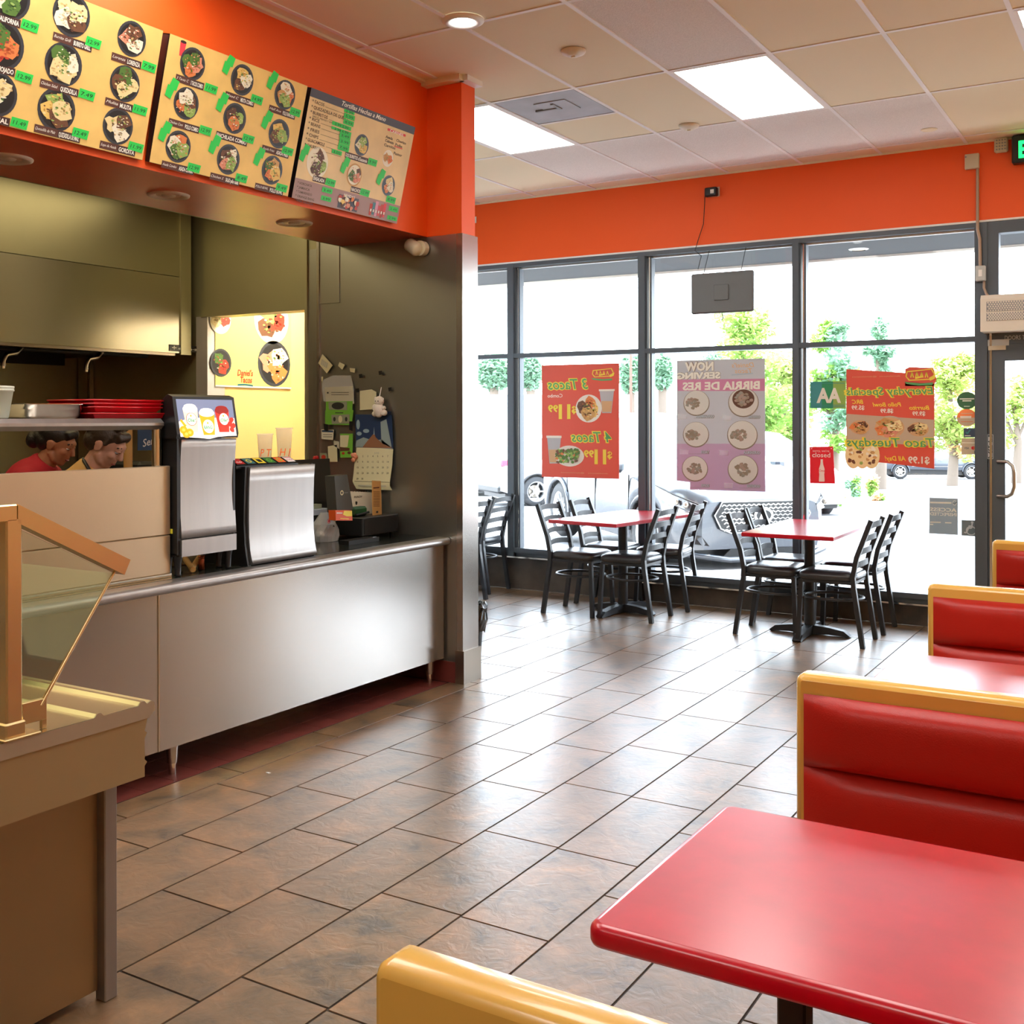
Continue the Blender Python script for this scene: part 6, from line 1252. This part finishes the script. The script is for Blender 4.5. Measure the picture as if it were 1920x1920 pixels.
# everyday specials banner
t = wthing('specials_banner', 'red everyday specials banner with its cut-out tacos on the fourth window', 'banner', 1668, 878)
S = wsheet([(1587, 692), (1697, 699), (1697, 716), (1752, 720), (1752, 879), (1660, 868), (1587, 862)], 'film_red'); S.mb.build('banner_sheet', t); L = Sheet(S.O, S.U, S.V)
wtext(L, S, 'Everyday Specials', 1750, 739, 163, 15, .0045, 'w_green', ('w_yel', 'w_yel'), shear=.15)
L.poly([S.uv(1588, 776), S.uv(1751, 787), S.uv(1751, 836), S.uv(1588, 828)], .002, 'w_beige'); wtext(L, S, 'Taco Tuesdays', 1752, 838, 164, 17, .007, 'w_green', ('w_yel', 'w_yel'), shear=.15)
for tx_, x, y, w_ in (('Burrito', 1743, 768, 38), ('Pollo Bowl', 1690, 762, 54), ('BRC', 1619, 757, 22)): wtext(L, S, tx_, x, y, w_, 8, .004, 'w_yel', shear=.25, bold=.02)
for tx_, x, y in (('$9.99', 1735, 779), ('$8.99', 1675, 774), ('$5.99', 1621, 768)): wtext(L, S, tx_, x, y, 24, 8, .004, 'w_white', bold=.03)
wtext(L, S, '$1.99', 1743, 869, 40, 13, .004, 'w_white', bold=.03); wtext(L, S, 'All Day!', 1699, 864, 40, 9, .004, 'w_yel', shear=.2, bold=.02); wtext(L, S, 'danielstacos  @danielstacos', 1688, 706, 90, 2.5, .003, 'w_tan', bold=0)
L.mb.build('lettering', t); L = Sheet(S.O, S.U, S.V); L.mb.prism([L.at(*S.uv(*p), 0) for p in [(1697, 724), (1697, 692), (1706, 688), (1750, 690), (1756, 712), (1750, 724)]], L.N * .0012, 'film_red'); emblem(L, S, 1726, 704, 1.0, .003); L.mb.build('emblem', t)
for x, y, r, pal, sd_ in ((1612, 801, .085, ['meat', 'rice', 'tan'], 51), (1668, 802, .125, ['tan', 'rice', 'pink', 'tort'], 52), (1722, 805, .085, ['meat', 'tan', 'tort'], 53)): a, b = S.uv(x, y); dish(S, a, b, r, pal, sd_, .0025, 'w_beige', 'w_tan', parent=t, oval=.72)
L = Sheet(S.O, S.U, S.V); rn = random.Random(9)
for k in range(3):
    x = 1600 + 17 * k; a, b = S.uv(x, 854); L.mb.prism([L.at(a + .062 * math.cos(6.283 * i / 20), b + .1 * math.sin(6.283 * i / 20), .002 + .0015 * k) for i in range(20)], L.N * .001, 'f_tort')
    for j in range(16): ang = rn.uniform(0, 6.28); e = rn.random() ** .5; L.blob(a + .035 * e * math.cos(ang), b + .07 * e * math.sin(ang), .014, .012, .0032 + .0015 * k + j * .00005, 'f_' + rn.choice(['meat', 'tan', 'cream', 'lett']), rn, 6)
L.mb.build('taco_picture', t)
# closed sign, grade card, decals
t = wthing('closed_sign', 'small red closed sign with a white bottle on the fourth window', 'sign', 1541, 907)
S = wsheet([(1518, 838), (1562, 837), (1566, 907), (1519, 906)], 'w_red', .0, .002); S.mb.build('sign_sheet', t); L = Sheet(S.O, S.U, S.V)
def ftext(L, S, t_, x, y, w_, h, n, m, **k): a = S.uv(x, y); b = S.uv(x + w_, y); c = S.uv(x, y - h); L.text(t_, a[0], a[1], c[1] - a[1], n, m, w=b[0] - a[0], **k)
ftext(L, S, "sorry, we're", 1524, 847, 31, 4, .003, 'w_white', bold=0); ftext(L, S, 'closed', 1523, 857, 34, 9, .003, 'w_white', bold=.01)
pr = [(0, -22), (2.2, -22), (2.2, -17), (2.8, -12), (5, -5), (5.6, 0), (4.6, 6), (5, 12), (5.4, 18), (5, 20), (0, 20)]
L.poly([S.uv(1541 + a, 883 + b) for a, b in pr] + [S.uv(1541 - a, 883 + b) for a, b in pr[::-1][1:-1]], .003, 'w_white'); ftext(L, S, 'Coca', 1535.5, 884, 11, 4, .0034, 'w_red', shear=.3)
for x in (1522, 1559): L.ell(*S.uv(x, 841), .004, .004, .003, 'w_white')
L.mb.build('lettering', t)
t = wthing('grade_card', 'teal and green health grade card with two white letters left of the red specials banner', 'notice', 1552, 766)
S = wsheet([(1519, 716), (1541, 715.5), (1541, 765.5), (1519, 765)], 'film_teal', -.002); S.mb.prism([S.at(*S.uv(*p), -.002) for p in [(1541, 715.5), (1562, 715), (1562, 766), (1541, 765.5)]], S.N * .0012, 'film_green'); S.mb.prism([S.at(*S.uv(*p), -.002) for p in [(1562, 715), (1586, 714), (1586, 766), (1562, 766)]], S.N * .0012, 'film_lime'); S.mb.build('card', t); L = Sheet(S.O, S.U, S.V)
wtext(L, S, 'A', 1577, 754, 25, 27, .001, 'w_white', bold=.04); wtext(L, S, 'A', 1556, 754, 25, 27, .0015, 'w_white', bold=.04)
for y in (719, 760, 763): L.line([S.uv(1521, y), S.uv(1584, y - .5)], .004, .001, 'film_teal')
L.mb.build('lettering', t)
for x, y, m, m2, lb, tx_ in ((1813, 751, 'w_dgreen', 'w_white', 'round dark green sticker on the window beside the door', 'Doordash'), (1813, 783, 'film_or', 'w_beige', 'round orange sticker under the green sticker beside the door', 'Grubhub')):
    t = wthing('window_sticker', lb, 'sticker', x, y + 15); S = Sheet((-3, YP, 1.0), (1, 0, 0), (0, 0, 1)); a, b = S.uv(x, y); S.ell(a, b, .068, .063, .001, m); S.mb.build('disc', t); L = Sheet(S.O, S.U, S.V)
    if m == 'film_or': L.poly([(a + .066 * math.cos(q), b + .061 * math.sin(q)) for q in [math.pi + math.pi * i / 16 for i in range(17)]], .0014, m2); L.rect(a - .045, b - .005, a + .03, b + .012, .0016, 'w_white'); L.line([(a - .04, b + .03), (a + .04, b + .03)], .004, .0014, 'w_beige'); L.line([(a - .04, b - .03), (a + .04, b - .03)], .004, .0017, 'film_or')
    else: L.line([(a - .05, b + .012), (a + .05, b + .012)], .008, .0014, m2); L.line([(a - .03, b - .002), (a + .03, b - .002)], .009, .0014, m2); L.line([(a - .02, b - .042), (a + .02, b - .042)], .004, .0014, m2)
    L.mb.build('lettering', t)
t = wthing('payment_decal', 'beige card payment decal low beside the door frame', 'sticker', 1819, 852); S = wsheet([(1803, 822), (1836, 821), (1836, 852), (1803, 852)], 'w_beige'); S.mb.build('decal', t); L = Sheet(S.O, S.U, S.V)
L.rect(*S.uv(1803, 831), *S.uv(1836, 829.6), .002, 'w_white'); ftext(L, S, 'VISA', 1808, 842, 9, 4, .002, 'w_blue', bold=.02); L.ell(*S.uv(1825, 840), .014, .012, .002, 'w_red'); L.ell(*S.uv(1829, 840), .014, .012, .0023, 'film_or'); L.rect(*S.uv(1827, 850), *S.uv(1834, 845), .002, 'w_blue'); L.mb.build('lettering', t)
t = wthing('alarm_decal', 'dark blue decal with a check mark above the payment decal', 'sticker', 1820, 820); S = wsheet([(1807, 803), (1836, 803), (1836, 820), (1807, 820)], 'w_blue'); S.mb.build('decal', t); L = Sheet(S.O, S.U, S.V); L.line([S.uv(1811, 810), S.uv(1814, 813), S.uv(1819, 806)], .008, .002, 'film_teal'); L.line([S.uv(1809, 817), S.uv(1820, 817)], .006, .002, 'w_white'); L.mb.build('check_mark', t)
t = wthing('access_decal', 'pale grey access inspected decal low on the fourth window', 'sticker', 1769, 1003); S = wsheet([(1743, 933), (1796, 935), (1796, 1003), (1742, 1000)], 'w_sign2'); S.mb.build('decal', t); L = Sheet(S.O, S.U, S.V)
wtext(L, S, 'ACCESS', 1794, 960, 50, 7, .002, 'w_white', bold=.03); wtext(L, S, 'INSPECTED', 1794, 968, 50, 6, .002, 'w_white', bold=.02); L.line([S.uv(1744, 942), S.uv(1784, 943)], .012, .002, 'w_white')
L.ring(*S.uv(1790, 943), .014, .018, .003, .002, 'w_white'); L.line([S.uv(1787, 943), S.uv(1790, 945), S.uv(1794, 941)], .008, .003, 'w_sign')
for a in ((1744, 979, 1764), (1772, 980, 1784), (1744, 983, 1750)): L.line([S.uv(a[0], a[1]), S.uv(a[2], a[1] + .4)], .009, .002, 'w_white')
L.mb.build('lettering', t)
t = wthing('wheelchair_decal', 'dark grey wheelchair symbol decal beside the door frame', 'sticker', 1819, 1006); S = wsheet([(1803, 975), (1834, 976), (1834, 1006), (1803, 1004)], 'w_sign'); S.mb.build('decal', t); L = Sheet(S.O, S.U, S.V)
L.ring(*S.uv(1821, 995), .036, .034, .008, .002, 'w_glyph'); L.ell(*S.uv(1823, 979.5), .009, .009, .003, 'w_glyph'); L.line([S.uv(1823, 981), S.uv(1822, 990), S.uv(1815, 990)], .01, .003, 'w_glyph'); L.line([S.uv(1822, 986), S.uv(1816, 986)], .007, .003, 'w_glyph'); L.line([S.uv(1816, 990), S.uv(1812, 999), S.uv(1808, 998)], .01, .003, 'w_glyph'); L.mb.build('symbol', t)
t = wthing('door_decal', 'narrow reddish decal strip on the glass door', 'sticker', 1874, 770); S = wsheet([(1869, 729), (1879, 729), (1879, 770), (1869, 770)], 'w_tan'); S.mb.build('decal', t); L = Sheet(S.O, S.U, S.V)
for k in range(4): L.rect(*S.uv(1870.5, 738 + k * 10), *S.uv(1877.5, 731 + k * 10), .002, 'film_red' if k % 2 else 'label_brown')
L.mb.build('print_blocks', t)
t = thing('push_plate', ony(1857, 860, YW - .03), 'upright PUSH sign on the door stile above the handle', 'sign'); S = Sheet((-3, YW - .0262, 1.0), (1, 0, 0), (0, 0, 1)); u0, v0, u1, v1 = P4(S, 1851.5, 860, 1862, 815); S.slab(u0, v0, u1, v1, 0, .002, 'frame_dark'); S.mb.build('plate', t); L = Sheet(S.O, S.U, S.V)
for k, c in enumerate('PUSH'): L.text(c, (u0 + u1) / 2, v1 - .045 - k * .038, .03, .0024, 'w_glyph', align='c', w=.026, bold=.02)
for a, b in (((u0, v0), (u1, v0)), ((u1, v0), (u1, v1)), ((u1, v1), (u0, v1)), ((u0, v1), (u0, v0))): L.line([a, b], .003, .0024, 'w_glyph')
L.mb.build('lettering', t)
S = Sheet((-3, YW - .0215, 1.0), (1, 0, 0), (0, 0, 1)); ftext(S, S, 'DOORS TO', 1884, 637.5, 45, 8.5, .0005, 'w_glyph', bold=0); o = S.mb.build('header_lettering'); tagit(o, 'white warning lettering on the dark header over the glass door', 'lettering')
# ================================================================== THINGS ON THE WINDOW WALL
YT = 8.3
t = thing('hanging_television', ony(1353, 586, YT), 'grey backed flat television hanging by wires in front of the third window', 'television')
a, b = ony(1295, 514, YT), ony(1412, 583, YT); MB().box(a.x, b.x, YT, YT + .045, b.z, a.z, 'tv_back', .012).build('screen', t)
MB().box(a.x + .2, b.x - .2, YT - .01, YT, b.z + .1, a.z - .1, 'tv_back', .003).build('rear_cover', t); c = ony(1352, 590, YT); MB().tube([(c.x, YT + .02, b.z), (c.x + .01, YT + .02, b.z - .04), (c.x - .005, YT + .02, b.z - .06)], .004, 'black', 6).build('cable_stub', t)
for px in (1319, 1388): e = ony(px, 515, YT + .02); MB().tube([e, (e.x + .01, YW - .025, 2.90)], .0025, 'black', 5).cyl((e.x, e.y, e.z - .01), .006, .03, 'chrome').build('hanging_wire', t)
t = thing('power_adapter', ony(1335, 360, 8.4), 'black power adapter plugged in above the hanging television', 'power adapter')
a, b = ony(1335, 352, YW - .02), ony(1350, 368, YW - .02); MB().box(a.x - .01, b.x, YW - .03, YW - .021, b.z, a.z, 'offwhite', .002).build('outlet_plate', t)
a, b = ony(1322, 353, YW - .06), ony(1345, 367, YW - .06); MB().box(a.x, b.x, YW - .08, YW - .031, b.z, a.z, 'plastic_black', .008).build('body', t); MB().box((a.x + b.x) / 2, (a.x + b.x) / 2 + .03, YW - .082, YW - .08, b.z + .02, a.z - .02, 'white').build('label', t)
P = [ony(1322, 365, YW - .06), ony(1321, 385, YW - .05), ony(1319, 420, YW - .04), ony(1309, 450, YW - .04), ony(1303, 470, YW - .06), ony(1315, 480, YW - .1), ony(1309, 505, YT + .02)]; MB().tube(P, .003, 'black', 6).build('cord', t)
t = thing('conduit_box', ony(1822, 316, YW), 'beige electrical box with conduit running down beside the door', 'electrical box')
a, b = ony(1809, 290, YW - .05), ony(1836, 315, YW - .05); MB().box(a.x, b.x, YW - .06, YW - .021, b.z, a.z, 'box_beige', .004).build('box', t); MB().cyl(((a.x + b.x) / 2 - .04, YW - .061, a.z - .02), .006, .003, 'grey', 'y').build('screw', t)
P = [ony(1833, 314, YW - .04), ony(1833, 430, YW - .04), ony(1837, 448, YW - .04), ony(1838, 500, YW - .04)]; MB().tube(P, .011, 'conduit', 8).build('conduit', t)
t = thing('switch_box', ony(1839, 526, YW), 'grey outlet box with a cable above the air curtain', 'electrical box')
a, b = ony(1829, 499, YW - .06), ony(1848, 526, YW - .06); MB().box(a.x, b.x, YW - .075, YW - .021, b.z, a.z, 'box_grey', .004).build('box', t); MB().box((a.x + b.x) / 2 - .012, (a.x + b.x) / 2 + .012, YW - .078, YW - .075, b.z + .03, a.z - .03, 'white').build('outlet_face', t)
P = [ony(1845, 527, YW - .04), ony(1845, 540, YW - .04), ony(1849, 550, YW - .04), ony(1853, 556, YW - .06)]; MB().tube(P, .009, 'conduit', 8).build('cable', t)
t = thing('alarm_box', ony(1877, 284, YW), 'beige perforated alarm box left of the exit sign', 'alarm box')
a, b = ony(1864, 259, YW - .05), ony(1890, 284, YW - .05); MB().box(a.x, b.x, YW - .06, YW - .021, b.z, a.z, 'box_beige', .01).build('box', t)
mb = MB()
for i in range(4):
    for j in range(4): mb.cyl((a.x + (b.x - a.x) * (.2 + .2 * i), YW - .0615, b.z + (a.z - b.z) * (.2 + .2 * j)), .006, .002, 'grey', 'y', 8)
mb.build('grille_holes', t)
t = thing('exit_sign', ony(1915, 308, YW), 'black exit sign with lit green letters at the right edge, below the ceiling', 'exit sign')
a, b = ony(1897, 255, YW - .1), ony(1897, 307, YW - .1); x1_ = a.x + .36; MB().box(a.x, x1_, YW - .11, YW - .03, b.z, a.z, 'plastic_black', .008).box(a.x + .16, a.x + .2, YW - .09, YW - .021, a.z - .02, a.z + .03, 'plastic_black').build('housing', t)
S = Sheet((a.x, YW - .111, b.z), (1, 0, 0), (0, 0, 1)); S.text('EXIT', .045, .035, a.z - b.z - .075, .001, 'exit_green', w=.29, bold=.03); S.mb.build('lit_letters', t)
t = thing('air_curtain', (-.6, 8.3, 2.2), 'pale metal air curtain heater with two perforated grilles above the door', 'air curtain')
ya = 8.22; a, b = ony(1838, 556, ya), ony(1838, 622, ya); xa, xb = a.x, a.x + 1.1
MB().prism([(xa, ya, b.z + .0), (xa, YW - .022, b.z + .0), (xa, YW - .022, a.z + .01), (xa, ya + .03, a.z + .01), (xa, ya, a.z - .02)], (xb - xa, 0, 0), 'curtain').build('cabinet', t)
H = a.z - b.z
for k, (f0, f1) in enumerate(((.56, .84), (.30, .52))):
    z0, z1 = b.z + H * f0, b.z + H * f1; g = MB().box(xa + .04, xb - .04, ya - .003, ya - .001, z0, z1, 'grey').build('grille', t); mb = MB(); nx = 60; nz = 5
    for i in range(nx):
        for j in range(nz):
            x = xa + .05 + (xb - xa - .1) * (i + .5 * (j % 2)) / nx; z = z0 + (z1 - z0) * (j + .5) / nz; mb.box(x - .005, x + .005, ya - .0045, ya - .003, z - .005, z + .005, 'curtain')
    mb.build('perforation', g)
MB().box(xa + .02, xa + .16, YW - .03, YW - .021, b.z - .09, b.z - .045, 'box_grey').box(xa + .025, xa + .14, YW - .04, YW - .03, b.z - .12, b.z - .09, 'box_beige').build('mounting_bracket', t)
t = thing('wall_switch', ony(893, 412, YW - .03), 'small ivory switch plate on the orange wall, just clear of the pillar', 'switch'); a, b = ony(887, 407, YW - .02), ony(894, 418, YW - .02); MB().box(a.x, b.x, YW - .03, YW - .021, b.z, a.z, 'offwhite', .002).build('plate', t)
p = onz(502, 1450, 0); MB_ = tagit(MB().prism([(p.x - .012, p.y, .0005), (p.x + .01, p.y - .006, .0005), (p.x + .014, p.y + .006, .0005), (p.x, p.y + .008, .0005)], (0, 0, .003), 'white').build('paper_crumb'), 'tiny white scrap lying on the brown floor tiles near the counter', 'scrap')
# ================================================================== TWO COOKS BEHIND THE PASS SHELF
mat('skin_tan', (176, 116, 84), .5, var=.08, vs=20); mat('skin_light', (206, 150, 124), .5, var=.08, vs=20); mat('hair_black', (30, 24, 22), .4, bump=.6, bs=90); mat('hair_brown', (62, 46, 34), .42, bump=.8, bs=70)
mat('shirt_red', (176, 26, 40), .8); mat('shirt_tan', (214, 168, 96), .8); mat('trousers', (34, 36, 44), .8); mat('lip', (150, 74, 66), .5); mat('eye_dark', (28, 20, 18), .3)
def remesh(o, vox, sm=4):
    m = o.modifiers.new('remesh', 'REMESH'); m.mode = 'VOXEL'; m.voxel_size = vox; m.use_smooth_shade = True
    s = o.modifiers.new('smooth', 'SMOOTH'); s.iterations = sm; s.factor = .5
def person(x, y, yaw, label, skin, hair, shirt, headz, tilt, bun, lean=.6, strap=False):
    t = thing('person', (0, 0, 0), label, 'person')
    hip = Vector((0, 0, .86)); dirn = Vector((math.sin(lean), 0, math.cos(lean))); sh = hip + dirn * .46; neck = sh + dirn * .07 + Vector((.0, 0, .02)); hd = neck + Vector((.07, 0, .11)); hd.z = headz
    neck2 = hd + Vector((-.045, 0, -.07))
    H = Matrix.Translation(hd) @ Matrix.Rotation(tilt, 4, 'Y')
    b = MB(); m = skin
    b.ell((hip.x, 0, .88), (.12, .165, .13), m); b.ell(hip + dirn * .2, (.115, .145, .16), m, T=Matrix.Rotation(lean, 3, 'Y')); b.ell(hip + dirn * .38, (.12, .17, .15), m, T=Matrix.Rotation(lean, 3, 'Y'))
    b.tube([sh - Vector((.03, 0, .03)), neck2 + Vector((-.0, 0, 0)), hd], [.068, .056, .054], m, 14)
    for s in (-1, 1):
        S_ = sh + Vector((.0, s * .165, -.03)); E_ = S_ + Vector((.10, s * .06, -.25)); W_ = E_ + Vector((.21, -s * .07, .04)); b.ell(S_, (.06, .06, .06), m)
        b.tube([S_, (S_ + E_) / 2, E_], [.055, .048, .038], m, 12); b.tube([E_, (E_ + W_) / 2, W_], [.04, .036, .026], m, 12)
        Pm = W_ + Vector((.05, -s * .005, -.005)); b.ell(Pm, (.05, .04, .02), m)
        for k in range(4):
            a = Pm + Vector((.035, (k - 1.5) * .019, 0)); L = (.062, .072, .068, .052)[k]; b.tube([a, a + Vector((L * .5, (k - 1.5) * .003, -.004)), a + Vector((L * .85, (k - 1.5) * .003, -.026)), a + Vector((L, 0, -.045))], [.0095, .009, .0085, .007], m, 8)
        th = Pm + Vector((-.005, -s * .034, 0)); b.tube([th, th + Vector((.03, -s * .022, -.006)), th + Vector((.055, -s * .022, -.022))], [.012, .011, .008], m, 8)
        K_ = Vector((.03, s * .1, .47)); A_ = Vector((-.02, s * .1, .08)); b.tube([(0, s * .09, .84), (.02, s * .1, .65), K_], [.085, .075, .055], m, 12); b.tube([K_, (-.01, s * .1, .32), A_], [.055, .052, .034], m, 12); b.ell((.05, s * .1, .035), (.12, .045, .035), m)
    b.T = H   # head: x forward, z up
    b.ell((-.012, 0, .028), (.094, .074, .088), m, 24, 18); b.ell((.03, 0, -.03), (.058, .058, .075), m, 20, 14); b.ell((.052, 0, -.083), (.030, .030, .022), m); b.ell((.07, 0, .035), (.022, .05, .022), m)
    for s in (-1, 1):
        b.ell((.058, s * .036, -.018), (.024, .022, .022), m); b.ell((.076, s * .03, .03), (.012, .02, .006), m); b.ell((.0745, s * .031, .015), (.013, .016, .008), m); b.tube([(.0, s * .056, -.045), (.03, s * .045, -.075), (.052, s * .015, -.088)], .018, m, 8)
        b.ell((-.008, s * .078, -.008), (.02, .008, .032), m); b.ell((-.014, s * .084, .004), (.02, .006, .018), m); b.ell((.079, s * .017, -.032), (.010, .009, .008), m)
    b.tube([(.084, 0, .022), (.097, 0, -.003), (.108, 0, -.026)], [.010, .012, .013], m, 10); b.tube([(.088, 0, -.034), (.078, 0, -.042)], [.012, .014], m, 10)
    b.ell((.082, 0, -.052), (.011, .022, .006), m); b.ell((.079, 0, -.064), (.011, .020, .007), m); b.T = None
    bo = b.build('body', t); remesh(bo, .0055, 3)
    e = MB(); e.T = H
    for s in (-1, 1): e.ell((.0725, s * .031, .008), (.011, .012, .007), 'white', 12, 8).ell((.079, s * .031, .005), (.0055, .0065, .0045), 'eye_dark', 10, 6)
    e.T = None; e.build('eyes', bo)
    e = MB(); e.T = H
    for s in (-1, 1): e.tube([(.081, s * .014, .034), (.083, s * .031, .039), (.07, s * .05, .032)], .0045, hair, 6).tube([(.086, s * .018, .0165), (.0875, s * .031, .0185), (.079, s * .045, .014)], .0032, skin, 6)
    e.T = None; e.build('eyebrows', bo)
    e = MB(); e.T = H; e.tube([(.086, -.02, -.0575), (.0925, 0, -.057), (.086, .02, -.0575)], .0045, 'lip', 6); e.T = None; e.build('lips', bo)
    h = MB(); h.T = H; h.ell((-.03, 0, .048), (.098, .086, .088), hair, 24, 16); h.ell((-.06, 0, .0), (.062, .076, .07), hair, 20, 12); h.tube([(.045, -.06, .07), (.062, 0, .095), (.045, .06, .07)], .026, hair, 10)
    if bun: h.ell((-.128, 0, -.03), (.045, .05, .052), hair, 18, 12); h.ell((-.1, 0, .0), (.05, .055, .055), hair)
    else:
        rn = random.Random(4)
        for k in range(16): a = rn.uniform(-1.2, 1.2); h.tube([(.03, a * .05, .115), (-.02, a * .07, .125), (-.085, a * .075, .085), (-.118, a * .065, .02)], [.014, .019, .018, .01], hair, 7)
        h.tube([(.04, -.055, .09), (.062, -.01, .098), (.05, .045, .094)], .016, hair, 8); 
        for s in (-1, 1): h.tube([(.012, s * .072, .06), (.014, s * .078, .01)], .009, hair, 6)
    h.T = None; ho = h.build('hair', t); remesh(ho, .006, 2)
    c = MB(); c.ell((hip.x, 0, .90), (.135, .18, .10), shirt); c.ell(hip + dirn * .2, (.13, .16, .17), shirt, T=Matrix.Rotation(lean, 3, 'Y')); c.ell(hip + dirn * .38, (.135, .185, .165), shirt, T=Matrix.Rotation(lean, 3, 'Y'))
    c.tube([sh - dirn * .05 - Vector((.02, 0, 0)), neck2 - (neck2 - sh) * .25], [.11, .072], shirt, 16)
    for s in (-1, 1):
        S_ = sh + Vector((.0, s * .165, -.03)); E_ = S_ + Vector((.10, s * .06, -.25)); c.ell(S_, (.075, .072, .07), shirt); c.tube([S_ - Vector((0, s * .1, 0)), S_, S_ + (E_ - S_) * .6], [.1, .07, .062], shirt, 14)
    co = c.build('shirt', t); remesh(co, .01, 3)
    p = MB(); p.ell((0, 0, .83), (.135, .175, .11), 'trousers')
    for s in (-1, 1): p.tube([(0, s * .09, .82), (.025, s * .1, .47), (-.01, s * .1, .1)], [.1, .072, .065], 'trousers', 14)
    po = p.build('trousers', t); remesh(po, .012, 3)
    for s in (-1, 1):
        f = MB().ell((.055, s * .1, .045), (.14, .055, .05), 'plastic_black'); f.box(-.08, .2, s * .1 - .05, s * .1 + .05, 0, .02, 'black', .01); f.build('shoe', t)
    if strap:
        k = MB(); k.tube([neck2 + Vector((-.075, .0, -.0)), neck2 + Vector((-.045, -.06, -.01)), neck2 + Vector((.0, -.085, -.065)), sh + Vector((.09, -.09, -.06)), hip + dirn * .25 + Vector((.13, -.08, 0))], .009, 'plastic_black', 8); k.box(.12, .14, -.14, .14, .5, .98, 'plastic_black', .008); k.build('apron', t)
    t.location = (x, y, 0); t.rotation_euler.z = yaw
    return t, hd
def stand(px, py, d, dz=0, **k):
    c = ond(px, py, d); yaw = YAW + k.pop('turn', 0); t, hd = person(0, 0, 0, headz=c.z, **k)
    t.rotation_euler.z = yaw; t.location = (c.x - hd.x * math.cos(yaw), c.y - hd.x * math.sin(yaw), 0)
stand(108, 833, 6.15, label='person with a low black bun and a red shirt looking down behind the pass shelf', skin='skin_tan', hair='hair_black', shirt='shirt_red', tilt=.45, bun=True, turn=.02)
stand(199, 835, 5.62, label='person with short dark hair, tan shirt and black apron strap bending beside the cook', skin='skin_light', hair='hair_brown', shirt='shirt_tan', tilt=.62, bun=False, strap=True, turn=0, lean=.75)
